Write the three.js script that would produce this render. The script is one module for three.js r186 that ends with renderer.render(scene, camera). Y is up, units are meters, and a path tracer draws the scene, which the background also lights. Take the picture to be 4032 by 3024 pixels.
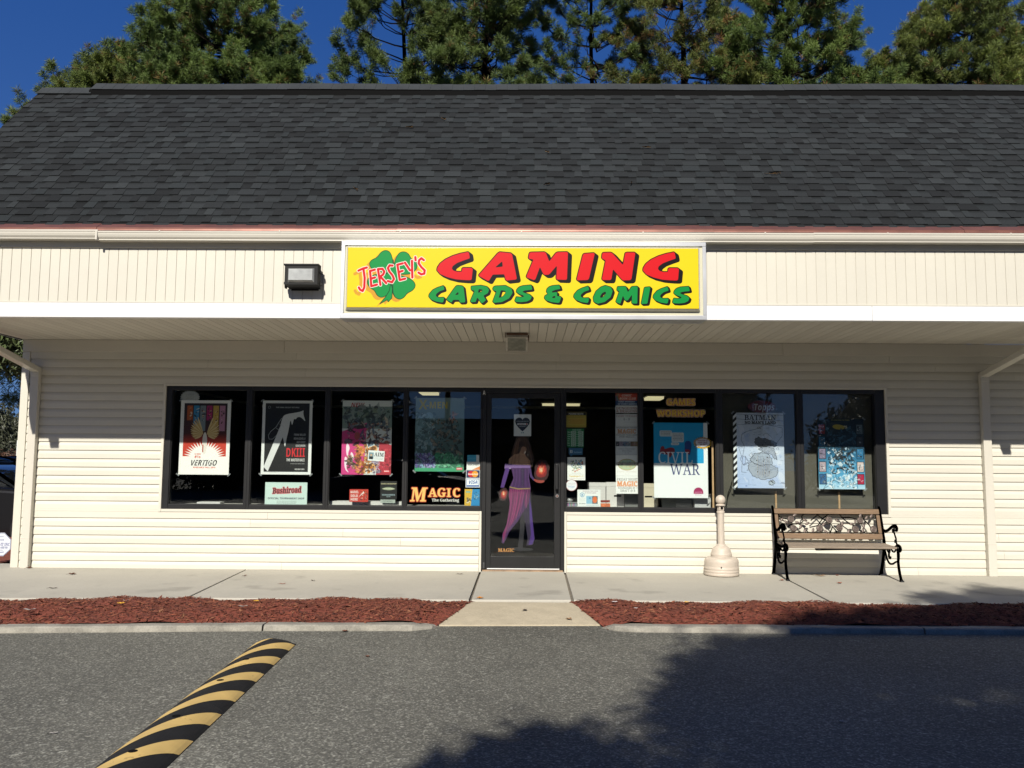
import * as THREE from 'three';
import { mergeGeometries } from 'three/addons/utils/BufferGeometryUtils.js';
import { RoundedBoxGeometry } from 'three/addons/geometries/RoundedBoxGeometry.js';

// ------------------------------------------------------------------ camera, sky, sun, exposure
const scene = new THREE.Scene();
const camera = new THREE.PerspectiveCamera(48.08, 4 / 3, 0.1, 600);
camera.position.set(0, 1.251, 10.3);
camera.rotation.set(0.0935, 0.01399, 0.00699, 'YXZ');
const renderer = new THREE.WebGLRenderer({ antialias: true });
renderer.setSize(1024, 768);
renderer.toneMapping = THREE.LinearToneMapping;
renderer.toneMappingExposure = 1.25;
renderer.shadowMap.enabled = true;

const LIGHT_DIR = new THREE.Vector3(0.145, -0.709, -1).normalize();   // the way the sunlight travels
const sun = new THREE.DirectionalLight(new THREE.Color().setRGB(1.0, 0.945, 0.85), 5.0);
sun.position.copy(LIGHT_DIR).multiplyScalar(-60);
sun.target.position.set(0, 0, 0);
sun.castShadow = true;
sun.shadow.mapSize.set(4096, 4096);
Object.assign(sun.shadow.camera, { left: -22, right: 22, top: 22, bottom: -22, near: 1, far: 140 });
scene.add(sun, sun.target);

{ // a clear autumn sky: deep blue above, paler towards the horizon, a little brighter round the sun
  const W = 512, H = 256, data = new Float32Array(W * H * 4), s = LIGHT_DIR.clone().negate(), d = new THREE.Vector3();
  for (let j = 0; j < H; j++) for (let i = 0; i < W; i++) {
    const v = ((j + 0.5) / H - 0.5) * Math.PI, u = ((i + 0.5) / W - 0.5) * 2 * Math.PI;
    d.set(Math.cos(v) * Math.cos(u), Math.sin(v), Math.cos(v) * Math.sin(u));
    const el = Math.max(0, v), g = Math.acos(Math.min(1, d.dot(s)));
    const zen = 0.58 + 0.80 * Math.exp(-el / 0.5), hz = Math.exp(-el / 0.19), ring = 0.30 * Math.exp(-g * 4);
    const k = (j * W + i) * 4, z = [0.010, 0.062, 0.262], h = [0.125, 0.23, 0.40], w = [0.55, 0.62, 0.70];
    for (let c = 0; c < 3; c++) data[k + c] = z[c] * zen + (h[c] - z[c] * zen) * hz + w[c] * ring * (0.5 + 0.5 * hz);
    data[k + 3] = 1;
  }
  const t = new THREE.DataTexture(data, W, H, THREE.RGBAFormat, THREE.FloatType);
  t.mapping = THREE.EquirectangularReflectionMapping;
  t.magFilter = THREE.LinearFilter; t.minFilter = THREE.LinearFilter; t.needsUpdate = true;
  scene.background = t; scene.environment = t;
}

// ------------------------------------------------------------------ helpers
function rng(seed) { let a = seed >>> 0; return () => { a = (a + 0x6d2b79f5) >>> 0; let t = Math.imul(a ^ (a >>> 15), 1 | a); t = (t + Math.imul(t ^ (t >>> 7), 61 | t)) ^ t; return ((t ^ (t >>> 14)) >>> 0) / 4294967296; }; }
const V3 = (x, y, z) => new THREE.Vector3(x, y, z);
const C = (r, g, b) => new THREE.Color().setRGB(r, g, b);
const lerp = (a, b, t) => a + (b - a) * t, clamp = (x, a = 0, b = 1) => Math.min(b, Math.max(a, x));
const used = new Map();
function numbered(name) { const n = used.get(name) ?? 0; used.set(name, n + 1); return n ? `${name}_${String(n).padStart(3, '0')}` : name; }
function tag(o, label, category, group) { o.userData.label = label; o.userData.category = category; if (group) o.userData.group = group; return o; }
function thing(name, label, category, pos = [0, 0, 0], turn = 0, group) {
  const o = new THREE.Group(); o.name = numbered(name); o.position.set(...pos); o.rotation.y = turn; scene.add(o);
  return tag(o, label, category, group);
}
function mesh(name, geo, mat, parent = scene) {
  const m = new THREE.Mesh(Array.isArray(geo) ? merge(geo) : geo, mat);
  m.name = parent === scene ? numbered(name) : name; m.castShadow = m.receiveShadow = true; parent.add(m); return m;
}
function struct(name, geo, mat, label) { const m = mesh(name, geo, mat); m.userData.kind = 'structure'; if (label) m.userData.label = label; return m; }
function merge(list) { // position, normal, uv (and colour when all have it), non-indexed
  const col = list.every((g) => g.attributes.color);
  return mergeGeometries(list.map((g) => {
    const n = g.index ? g.toNonIndexed() : g;
    for (const k of Object.keys(n.attributes)) if (!['position', 'normal', 'uv'].includes(k) && !(k === 'color' && col)) n.deleteAttribute(k);
    if (!n.attributes.uv) metreUV(n);
    return n;
  }));
}
function metreUV(g) { // uv in metres from the main direction of each face
  const p = g.attributes.position, n = g.attributes.normal, uv = new Float32Array(p.count * 2);
  for (let i = 0; i < p.count; i++) {
    const ax = Math.abs(n.getX(i)), ay = Math.abs(n.getY(i)), az = Math.abs(n.getZ(i));
    const [a, b] = ay >= ax && ay >= az ? [p.getX(i), p.getZ(i)] : az >= ax ? [p.getX(i), p.getY(i)] : [p.getZ(i), p.getY(i)];
    uv[2 * i] = a; uv[2 * i + 1] = b;
  }
  g.setAttribute('uv', new THREE.BufferAttribute(uv, 2)); return g;
}
function box(x0, x1, y0, y1, z0, z1) {
  const g = new THREE.BoxGeometry(x1 - x0, y1 - y0, z1 - z0).toNonIndexed(); g.translate((x0 + x1) / 2, (y0 + y1) / 2, (z0 + z1) / 2); return metreUV(g);
}
function rbox(x0, x1, y0, y1, z0, z1, r = 0.005, seg = 2) {
  const g = new RoundedBoxGeometry(x1 - x0, y1 - y0, z1 - z0, seg, r); g.translate((x0 + x1) / 2, (y0 + y1) / 2, (z0 + z1) / 2);
  const n = g.index ? g.toNonIndexed() : g; return metreUV(n);
}
function rawGeo(pos, uv, col) { // flat-shaded triangles
  const g = new THREE.BufferGeometry(); g.setAttribute('position', new THREE.BufferAttribute(new Float32Array(pos), 3));
  if (col) g.setAttribute('color', new THREE.BufferAttribute(new Float32Array(col), 3));
  g.computeVertexNormals(); if (uv) g.setAttribute('uv', new THREE.BufferAttribute(new Float32Array(uv), 2)); else metreUV(g); return g;
}
const quad = (out, a, b, c, d) => { out.push(...a, ...b, ...c, ...a, ...c, ...d); };
// a closed profile of [z, y] points, counter-clockwise seen from +x, drawn out from x0 to x1
function extrudeX(prof, x0, x1) {
  const out = [], n = prof.length;
  for (let i = 0; i < n; i++) { const [z, y] = prof[i], [z2, y2] = prof[(i + 1) % n]; quad(out, [x0, y, z], [x0, y2, z2], [x1, y2, z2], [x1, y, z]); }
  const tri = THREE.ShapeUtils.triangulateShape(prof.map(([z, y]) => new THREE.Vector2(z, y)), []);
  for (const [a, b, c] of tri) {
    out.push(x1, prof[a][1], prof[a][0], x1, prof[c][1], prof[c][0], x1, prof[b][1], prof[b][0]);
    out.push(x0, prof[a][1], prof[a][0], x0, prof[b][1], prof[b][0], x0, prof[c][1], prof[c][0]);
  }
  return rawGeo(out);
}
function tube(points, radii, sides = 6, caps = true) { // a tapered tube along a list of Vector3
  const rings = [], out = [], nor = [];
  let up = V3(0.31, 0.9, 0.29).normalize();
  for (let i = 0; i < points.length; i++) {
    const t = points[Math.min(i + 1, points.length - 1)].clone().sub(points[Math.max(i - 1, 0)]).normalize();
    const s = new THREE.Vector3().crossVectors(t, up); if (s.lengthSq() < 1e-4) s.crossVectors(t, V3(1, 0, 0)); s.normalize();
    up = new THREE.Vector3().crossVectors(s, t).normalize();
    const r = Array.isArray(radii) ? radii[i] : radii, ring = [];
    for (let k = 0; k < sides; k++) { const a = k / sides * 2 * Math.PI, n = s.clone().multiplyScalar(Math.cos(a)).addScaledVector(up, Math.sin(a)); ring.push([points[i].clone().addScaledVector(n, r), n]); }
    rings.push(ring);
  }
  const uvs = []; let len = 0;
  for (let i = 0; i + 1 < rings.length; i++) {
    const l2 = len + points[i].distanceTo(points[i + 1]);
    for (let k = 0; k < sides; k++) {
      const a = rings[i][k], b = rings[i][(k + 1) % sides], c = rings[i + 1][(k + 1) % sides], d = rings[i + 1][k];
      for (const v of [a, b, c, a, c, d]) { out.push(v[0].x, v[0].y, v[0].z); nor.push(v[1].x, v[1].y, v[1].z); }
      const u0 = k * 0.03, u1 = (k + 1) * 0.03; uvs.push(u0, len, u1, len, u1, l2, u0, len, u1, l2, u0, l2);
    }
    len = l2;
  }
  if (caps) for (const [ri, f] of [[0, -1], [rings.length - 1, 1]]) {
    const r = rings[ri], t = points[ri].clone().sub(points[ri ? ri - 1 : 1]).normalize();
    for (let k = 1; k + 1 < sides; k++) for (const q of f > 0 ? [0, k, k + 1] : [0, k + 1, k]) { const v = r[q][0]; out.push(v.x, v.y, v.z); nor.push(t.x, t.y, t.z); uvs.push(0, 0); }
  }
  const g = new THREE.BufferGeometry();
  g.setAttribute('position', new THREE.BufferAttribute(new Float32Array(out), 3)); g.setAttribute('normal', new THREE.BufferAttribute(new Float32Array(nor), 3)); g.setAttribute('uv', new THREE.BufferAttribute(new Float32Array(uvs), 2));
  return g;
}
const curve = (pts, n = 20) => new THREE.CatmullRomCurve3(pts.map((p) => V3(...p))).getPoints(n);

// ------------------------------------------------------------------ procedural textures
function noiseGrid(n, seed) { const r = rng(seed), g = new Float32Array(n * n); for (let i = 0; i < g.length; i++) g[i] = r(); return g; }
function fbmMap(size, cells, seed, gain = 0.5) { // tileable fractal noise 0..1; cells: list of lattice sizes
  const out = new Float32Array(size * size); let amp = 1, sum = 0;
  cells.forEach((n, o) => {
    const g = noiseGrid(n, seed + o * 17), f = n / size;
    for (let y = 0; y < size; y++) {
      const fy = y * f, y0 = Math.floor(fy), ty = fy - y0, sy = ty * ty * (3 - 2 * ty), r0 = (y0 % n) * n, r1 = ((y0 + 1) % n) * n;
      for (let x = 0; x < size; x++) {
        const fx = x * f, x0 = Math.floor(fx), tx = fx - x0, sx = tx * tx * (3 - 2 * tx), a = x0 % n, b = (x0 + 1) % n;
        out[y * size + x] += amp * lerp(lerp(g[r0 + a], g[r0 + b], sx), lerp(g[r1 + a], g[r1 + b], sx), sy);
      }
    }
    sum += amp; amp *= gain;
  });
  for (let i = 0; i < out.length; i++) out[i] /= sum;
  return out;
}
function texFrom(size, fn, srgb = true, metres = 1, height = size) {
  const d = new Uint8Array(size * height * 4);
  const enc = (x) => 255 * clamp(srgb ? (x <= 0.0031308 ? 12.92 * x : 1.055 * Math.pow(x, 1 / 2.4) - 0.055) : x);
  for (let i = 0; i < size * height; i++) { const v = fn(i % size, Math.floor(i / size), i); d[4 * i] = enc(v[0]); d[4 * i + 1] = enc(v[1]); d[4 * i + 2] = enc(v[2]); d[4 * i + 3] = 255; }
  const t = new THREE.DataTexture(d, size, height); t.wrapS = t.wrapT = THREE.RepeatWrapping; t.magFilter = THREE.LinearFilter; t.minFilter = THREE.LinearMipmapLinearFilter; t.generateMipmaps = true;
  if (srgb) t.colorSpace = THREE.SRGBColorSpace; t.repeat.set(1 / metres, 1 / metres); t.needsUpdate = true; return t;
}
const std = (o) => new THREE.MeshStandardMaterial({ roughness: 0.7, metalness: 0, ...unpack(o) });
const phys = (o) => new THREE.MeshPhysicalMaterial(unpack(o));
// small shared noise maps
const N1 = fbmMap(512, [8, 16, 32, 64, 128, 256], 11, 0.62);
const N2 = fbmMap(512, [4, 8, 16, 32], 23, 0.55);
const N3 = fbmMap(512, [128, 256], 37, 0.8);
const MOT = new Map();
function mottled(col, amt = 0.15, m = 1, fine = 0.08) { // one of a few shared grey patterns, coloured by the material
  const a = [0.04, 0.12, 0.3, 0.5].reduce((p, q) => (Math.abs(q - amt) < Math.abs(p - amt) ? q : p)), f = fine < 0.06 ? 0.02 : fine < 0.2 ? 0.09 : 0.3, key = a + '/' + f;
  if (!MOT.has(key)) MOT.set(key, texFrom(512, (x, y, i) => { const k = 0.62 * (1 + a * 2 * (N2[i] - 0.5) + f * 2 * (N3[i] - 0.5)); return [k, k, k]; }));
  const tex = MOT.get(key).clone(); tex.repeat.set(1 / m, 1 / m); tex.needsUpdate = true; return { mott: true, tex, col };
}
const unpack = (o) => (o.map?.mott ? { ...o, map: o.map.tex, color: new THREE.Color().setRGB(...o.map.col.map((v) => v / 0.62)) } : o);
const bumpTex = (m) => texFrom(512, (x, y, i) => [N1[i], N1[i], N1[i]], false, m);
const BUMP_FINE = bumpTex(0.35), BUMP_MID = bumpTex(1.3);

const VINYL = [0.575, 0.548, 0.465];
const M = {
  siding: std({ map: mottled(VINYL, 0.035, 2.3, 0.02), roughness: 0.55, bumpMap: BUMP_FINE, bumpScale: 0.0006 }),
  sidingB: std({ map: mottled(VINYL.map((v) => v * 0.965), 0.04, 1.7, 0.02), roughness: 0.58, bumpMap: BUMP_FINE, bumpScale: 0.0006 }),
  trim: std({ map: mottled([0.575, 0.548, 0.465], 0.03, 1.5, 0.02), roughness: 0.5 }),
  white: std({ map: mottled([0.74, 0.74, 0.73], 0.02, 2, 0.015), roughness: 0.45 }),
  soffit: std({ map: mottled([0.57, 0.535, 0.455], 0.05, 2.1, 0.03), roughness: 0.6 }),
  gutter: std({ map: mottled([0.56, 0.53, 0.455], 0.05, 1.9, 0.03), roughness: 0.38 }),
  copper: std({ map: mottled([0.20, 0.085, 0.062], 0.25, 0.8, 0.08), roughness: 0.38, metalness: 0.35 }),
  black: std({ map: mottled([0.013, 0.013, 0.0135], 0.25, 0.9, 0.15), roughness: 0.42, metalness: 0.2 }),
  rubber: phys({ map: mottled([0.013, 0.013, 0.0135], 0.3, 0.5, 0.25), roughness: 0.75, specularIntensity: 0.5, bumpMap: BUMP_FINE, bumpScale: 0.001 }),
  bumpYellow: std({ map: texFrom(512, (x, y, i) => { const w = N1[i], k = 0.8 + 0.4 * N2[i]; const d = w > 0.73 ? 0.7 : 1; return [0.62 * k * d, 0.425 * k * d, 0.125 * k * d + 0.015]; }, true, 0.6), roughness: 0.6 }),
  alu: std({ map: mottled([0.66, 0.67, 0.68], 0.08, 0.9, 0.04), roughness: 0.32, metalness: 0.75 }),
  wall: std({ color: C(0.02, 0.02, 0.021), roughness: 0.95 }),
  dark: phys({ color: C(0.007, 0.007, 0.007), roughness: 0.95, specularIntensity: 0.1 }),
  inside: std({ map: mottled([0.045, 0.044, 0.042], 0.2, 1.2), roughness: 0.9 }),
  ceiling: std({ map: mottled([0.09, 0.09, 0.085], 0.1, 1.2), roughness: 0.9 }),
  iron: std({ map: mottled([0.034, 0.035, 0.038], 0.4, 0.4, 0.3), roughness: 0.42, metalness: 0.5, bumpMap: BUMP_FINE, bumpScale: 0.001 }),
  bronze: std({ map: mottled([0.13, 0.10, 0.085], 0.4, 0.3, 0.3), roughness: 0.5, metalness: 0.45, bumpMap: BUMP_FINE, bumpScale: 0.001 }),
  glass: new THREE.MeshPhysicalMaterial({ color: C(0.96, 0.98, 0.97), transmission: 1, thickness: 0, roughness: 0, metalness: 0, ior: 1.52 }),
  tape: new THREE.MeshPhysicalMaterial({ color: C(0.30, 0.32, 0.33), roughness: 0.5, transmission: 0.4, thickness: 0 }),
  paper: std({ color: C(0.8, 0.8, 0.78), roughness: 0.8 }),
};
// ------------------------------------------------------------------ ground
const GROUND = -0.115;
const edge = (pts) => (x) => { for (let i = 0; i + 1 < pts.length; i++) if (x <= pts[i + 1][0] || i + 2 === pts.length) { const [a, b] = pts[i], [c, d] = pts[i + 1]; return b + (d - b) * (x - a) / (c - a); } };
const walkEdge = edge([[-9, 2.34], [-4.7, 2.28], [-3.1, 2.16], [-0.5, 2.13], [0.46, 2.085], [2.9, 2.095], [4.7, 2.11], [10, 2.14]]);
const kerbFront = edge([[-9, 3.62], [-4.7, 3.40], [-4, 3.33], [-2.1, 3.15], [-0.8, 3.08], [0.9, 3.05], [2.1, 3.045], [4.2, 3.01], [10, 3.0]]);

{ // worn asphalt: pale stones in a dark binder
  const S = 2048, n1 = fbmMap(S, [680, 1020], 5, 0.9), n2 = fbmMap(S, [4, 8, 16, 32, 64], 9, 0.6), n3 = fbmMap(S, [420, 900], 71, 0.8);
  const map = texFrom(S, (x, y, i) => {
    const st = clamp((n1[i] - 0.55) * 5), dk = clamp((0.42 - n3[i]) * 5), m = 0.62 + 0.76 * n2[i];
    const b = (0.092 + 0.12 * st - 0.034 * dk) * m, w = n3[i] > 0.74 ? 0.14 : 0;
    return [b * 1.05 + w, b * 1.02 + w, b * 0.83 + w * 0.85];
  }, true, 6.2);
  const bump = texFrom(1024, (x, y) => { const i = (y * 2) * S + x * 2, v = clamp(0.5 * n1[i] + 0.5 * n3[i]); return [v, v, v]; }, false, 3.1 * 2);
  M.asphalt = std({ map, bumpMap: bump, bumpScale: 0.006, roughness: 0.9 });
}
const lot = new THREE.PlaneGeometry(500, 500, 40, 40).rotateX(-Math.PI / 2).toNonIndexed(); lot.translate(0, GROUND, 0);
tag(struct('parking_lot', metreUV(lot), M.asphalt), 'worn grey asphalt of the parking lot', 'asphalt');

M.concrete = std({ map: texFrom(1024, (() => { const a = fbmMap(1024, [5, 10, 20, 40, 80], 31, 0.62), b = fbmMap(1024, [256, 512], 33, 0.8), c = fbmMap(1024, [12, 24, 48], 35, 0.6);
  return (x, y, i) => { const k = 0.86 + 0.24 * a[i] + 0.10 * (b[i] - 0.5), s = clamp((c[i] - 0.66) * 5) * 0.22; return [0.415 * k * (1 - s), 0.392 * k * (1 - s), 0.33 * k * (1 - s)]; }; })(), true, 3.7), roughness: 0.88, bumpMap: BUMP_MID, bumpScale: 0.004 });
M.kerb = std({ map: texFrom(512, (x, y, i) => { const k = 0.45 + 0.75 * N1[i] + 0.35 * (N3[i] - 0.5); return [0.32 * k, 0.30 * k, 0.25 * k]; }, true, 1.1), roughness: 0.9, bumpMap: BUMP_FINE, bumpScale: 0.003 });
M.apron = std({ map: texFrom(512, (x, y, i) => { const k = 0.80 + 0.30 * N1[i] + 0.25 * (N3[i] - 0.5); return [0.44 * k, 0.38 * k, 0.27 * k]; }, true, 0.9), roughness: 0.9, bumpMap: BUMP_FINE, bumpScale: 0.003 });
M.joint = std({ map: mottled([0.16, 0.14, 0.11], 0.5, 0.3, 0.3), roughness: 1 });

// a slab between two x lines at the back and front, following the walk edge, with a worn front lip
function slab(xb0, xb1, xf0, xf1, n = 12) {
  const out = [], top = (t, s) => { const x = lerp(lerp(xb0, xf0, s), lerp(xb1, xf1, s), t); return [x, lerp(0.0, -0.004, s), lerp(-0.35, walkEdge(x), s)]; };
  const drop = (p, y, dz) => [p[0], y, p[2] + dz];
  for (let i = 0; i < n; i++) {
    const t0 = i / n, t1 = (i + 1) / n;
    for (let j = 0; j < 4; j++) { const s0 = j / 4, s1 = (j + 1) / 4; quad(out, top(t0, s0), top(t0, s1), top(t1, s1), top(t1, s0)); }
    const a = top(t0, 1), b = top(t1, 1);
    quad(out, a, drop(a, -0.018, 0.012), drop(b, -0.018, 0.012), b);
    quad(out, drop(a, -0.018, 0.012), drop(a, -0.1, 0.014), drop(b, -0.1, 0.014), drop(b, -0.018, 0.012));
  }
  for (const t of [0, 1]) { const a = top(t, 0), b = top(t, 1); const q = [a, b, drop(b, -0.1, 0.012), drop(a, -0.1, 0)]; if (t) quad(out, q[0], q[1], q[2], q[3]); else quad(out, q[3], q[2], q[1], q[0]); }
  return rawGeo(out);
}
{
  const base = []; for (let i = 0; i < 30; i++) { const x0 = -9 + 19 * i / 30, x1 = -9 + 19 * (i + 1) / 30; quad(base, [x0, -0.03, -0.3], [x0, -0.03, walkEdge(x0) - 0.004], [x1, -0.03, walkEdge(x1) - 0.004], [x1, -0.03, -0.3]); }
  const walk = struct('sidewalk', rawGeo(base), M.joint); tag(walk, 'pale concrete sidewalk along the shop front', 'sidewalk');
  const J = [[-9, -9], [-6.42, -6.5], [-3.285, -3.13], [-0.503, -0.49], [0.497, 0.464], [2.985, 2.873], [6.4, 6.4], [10, 10]];
  for (let i = 0; i + 1 < J.length; i++) { const g = [3, 4, 2, 5].includes(i) ? 0.012 : 0.008; mesh('slab', slab(J[i][0] + g, J[i + 1][0] - g, J[i][1] + g * 1.2, J[i + 1][1] - g * 1.2), M.concrete, walk); }
}
{ // ramp of buff concrete from the walk down to the asphalt
  const out = [], n = 10, A = [-0.475, 0.452], B = [-0.755, 0.715];
  const P = (t, s) => [lerp(lerp(A[0], B[0], s), lerp(A[1], B[1], s), t), -0.022 + (GROUND + 0.012 + 0.022) * Math.pow(s, 1.25), lerp(walkEdge(0) + 0.03, 2.86 - 0.09 * t, s)];
  for (let i = 0; i < n; i++) for (let j = 0; j < n; j++) quad(out, P(i / n, j / n), P(i / n, (j + 1) / n), P((i + 1) / n, (j + 1) / n), P((i + 1) / n, j / n));
  for (let i = 0; i < n; i++) { const a = P(i / n, 1), b = P((i + 1) / n, 1); quad(out, a, [a[0], GROUND - 0.05, a[2] + 0.01], [b[0], GROUND - 0.05, b[2] + 0.01], b); }
  for (const t of [0, 1]) for (let j = 0; j < n; j++) { const a = P(t, j / n), b = P(t, (j + 1) / n), q = [a, b, [b[0], -0.2, b[2]], [a[0], -0.2, a[2]]]; t ? quad(out, ...q.reverse()) : quad(out, ...q); }
  tag(struct('walkway_ramp', rawGeo(out), M.apron), 'buff concrete ramp in front of the shop door', 'ramp');
}
{ // kerb stones, rounded at the ramp
  const stone = (x0, x1, round0, round1) => {
    const n = Math.max(6, Math.round((x1 - x0) * 6)), out = [], W = 0.15, ring = (x) => {
      let h = 0; if (round0) h = Math.max(h, 1 - (x - x0) / 0.22); if (round1) h = Math.max(h, 1 - (x1 - x) / 0.22); h = clamp(h); const back = h * h * 0.17, y = -0.066 - 0.05 * h * h * h, z = kerbFront(x) - back;
      return [[x, GROUND - 0.05, z], [x, GROUND + 0.01, z - 0.004], [x, y - 0.012, z - 0.012], [x, y - 0.003, z - 0.022], [x, y, z - 0.04], [x, y - 0.002, kerbFront(x) - W - back * 0.3], [x, -0.2, kerbFront(x) - W - back * 0.3]];
    };
    const xs = []; for (let i = 0; i <= n; i++) xs.push(lerp(x0, x1, 0.5 - 0.5 * Math.cos(Math.PI * i / n)));
    for (let i = 0; i < n; i++) { const a = ring(xs[i]), b = ring(xs[i + 1]); for (let k = 0; k + 1 < a.length; k++) quad(out, a[k], b[k], b[k + 1], a[k + 1]); }
    const A = ring(x0), B = ring(x1); for (let k = 1; k + 1 < A.length; k++) { out.push(...A[0], ...A[k + 1], ...A[k]); out.push(...B[0], ...B[k], ...B[k + 1]); }
    return rawGeo(out);
  };
  const L = thing('kerb', 'grey concrete kerb left of the door ramp', 'kerb'); L.userData.kind = 'structure';
  for (const [a, b, c] of [[-9, -5.02], [-5.0, -2.13], [-2.115, -0.70, true]]) mesh('kerb_stone', stone(a, b, false, c), M.kerb, L);
  const Rk = thing('kerb', 'grey concrete kerb right of the door ramp, half in tree shade', 'kerb'); Rk.userData.kind = 'structure';
  for (const [a, b, c] of [[0.665, 3.3, true], [3.315, 6.3], [6.315, 10]]) mesh('kerb_stone', stone(a, b, c, false), M.kerb, Rk);
}
// mulch: a humped bed with thousands of shredded bark chips on it
{
  const base = std({ map: texFrom(512, (x, y, i) => { const k = 0.45 + 1.1 * N1[i]; return [0.19 * k, 0.046 * k, 0.026 * k]; }, true, 0.5), roughness: 1, bumpMap: BUMP_FINE, bumpScale: 0.02 });
  const r = rng(404), tones = [[0.235, 0.066, 0.033], [0.175, 0.049, 0.026], [0.29, 0.095, 0.048], [0.10, 0.029, 0.018], [0.36, 0.16, 0.08]];
  const hump = (x, s) => lerp(-0.014, -0.068, s) + 0.030 * Math.sin(Math.PI * clamp(s)) + 0.012 * Math.sin(x * 3.1 + s * 5) + 0.008 * Math.sin(x * 9.7 - s * 7);
  const bed = (label, xa0, xa1, xb0, xb1, count) => {
    const z0 = (x) => walkEdge(x) + 0.008, z1 = (x) => kerbFront(x) - 0.12, out = [], n = 90, m = 10;
    const rampE = xa1 < 0 ? [-0.475, -0.755] : [0.452, 0.715], P = (t, s) => { const x = lerp(lerp(xa0, xb0, s), lerp(xa1, xb1, s), t), k = clamp(Math.abs(x - lerp(...rampE, s)) / 0.16), y0 = -0.024 - 0.088 * Math.pow(s, 1.25); return [x, lerp(y0, hump(x, s), k * k * (3 - 2 * k)), lerp(z0(x), z1(x), s)]; };
    for (let i = 0; i < n; i++) for (let j = 0; j < m; j++) quad(out, P(i / n, j / m), P(i / n, (j + 1) / m), P((i + 1) / n, (j + 1) / m), P((i + 1) / n, j / m));
    const g = new THREE.Group(); g.name = numbered('mulch_bed'); scene.add(g); g.userData.kind = 'structure'; tag(g, label, 'mulch');
    mesh('mulch_soil', rawGeo(out), base, g);
    const chip = new THREE.BufferGeometry(); // a crooked splinter
    { const p = [[-0.5, 0, 0], [-0.15, 0.18, 0.5], [0.5, 0, 0.1], [0.1, -0.12, -0.5], [0, 0.5, 0]], f = [[0, 1, 4], [1, 2, 4], [2, 3, 4], [3, 0, 4], [0, 3, 1], [1, 3, 2]]; chip.setAttribute('position', new THREE.BufferAttribute(new Float32Array(f.flatMap((t) => t.flatMap((k) => p[k]))), 3)); chip.computeVertexNormals(); }
    const im = new THREE.InstancedMesh(chip, std({ roughness: 0.95 }), count); im.name = 'bark_chips'; im.userData.kind = 'stuff'; im.castShadow = im.receiveShadow = true;
    const m4 = new THREE.Matrix4(), q = new THREE.Quaternion(), e = new THREE.Euler(), col = new THREE.Color();
    for (let i = 0; i < count; i++) {
      const p = P(r(), r() < 0.08 ? r() * 0.06 : r()), big = r() < 0.16, len = (big ? 0.062 : 0.03) * (0.5 + r()), wid = len * (0.10 + 0.22 * r());
      e.set((r() - 0.5) * 0.7, r() * 6.283, (r() - 0.5) * 0.6); q.setFromEuler(e);
      m4.compose(V3(p[0], p[1] + 0.004 + 0.008 * r(), p[2]), q, V3(len, wid * 0.6, wid)); im.setMatrixAt(i, m4);
      const t = tones[Math.floor(r() * (r() < 0.2 ? 5 : 4))], k = 0.50 + 0.42 * r(); im.setColorAt(i, col.setRGB(t[0] * k, t[1] * k, t[2] * k));
    }
    g.add(im);
  };
  bed('dark red bark mulch bed left of the door ramp', -9, -0.460, -9, -0.74, 26000);
  bed('dark red bark mulch bed right of the door ramp', 0.437, 10, 0.70, 10, 26000);
  // the patch beside the building where the yard sign stands
  const P2 = (t, s) => [lerp(-9.6, -6.55, t), -0.02 + 0.02 * Math.sin(t * 9 + s * 4), lerp(-4.2, -0.42, s)], out = [];
  for (let i = 0; i < 24; i++) for (let j = 0; j < 12; j++) quad(out, P2(i / 24, j / 12), P2(i / 24, (j + 1) / 12), P2((i + 1) / 24, (j + 1) / 12), P2((i + 1) / 24, j / 12));
  const side = struct('mulch_strip', rawGeo(out), base); tag(side, 'dark red mulch beside the left corner of the shop', 'mulch');
}
// ------------------------------------------------------------------ the shop building
const shop = thing('shop_building', 'cream vinyl sided shop with dark shingle roof and black framed shop windows', 'building');
const XL = -6.08, XR = 9.0;
// wall core with openings for the two window strips and the door
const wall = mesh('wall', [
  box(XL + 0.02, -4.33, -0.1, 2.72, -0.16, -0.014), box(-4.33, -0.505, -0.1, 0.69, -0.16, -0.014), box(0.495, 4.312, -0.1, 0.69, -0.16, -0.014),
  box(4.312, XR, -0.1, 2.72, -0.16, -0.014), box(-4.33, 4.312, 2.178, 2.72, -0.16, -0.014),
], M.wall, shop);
const rp = rng(77);
function plank(x0, x1, y0, clipTop, dx) {
  const p = [[-0.014, y0], [0.0105, y0], [0.0115, y0 + 0.004], [0.0100, y0 + 0.056], [0.0035, y0 + 0.080], [-0.0045, y0 + 0.1], [-0.014, y0 + 0.1]];
  let prof = p; if (clipTop !== undefined && y0 + 0.1 > clipTop) { const t = clipTop - y0; prof = [[-0.014, y0], [0.0105, y0], [0.0115, y0 + 0.004], [t > 0.056 ? 0.0095 : 0.0100, y0 + Math.max(0.01, t)], [-0.014, y0 + Math.max(0.01, t)]]; }
  mesh('siding_plank', extrudeX(prof, x0, x1), rp() < 0.4 ? M.sidingB : M.siding, wall);
}
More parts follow.
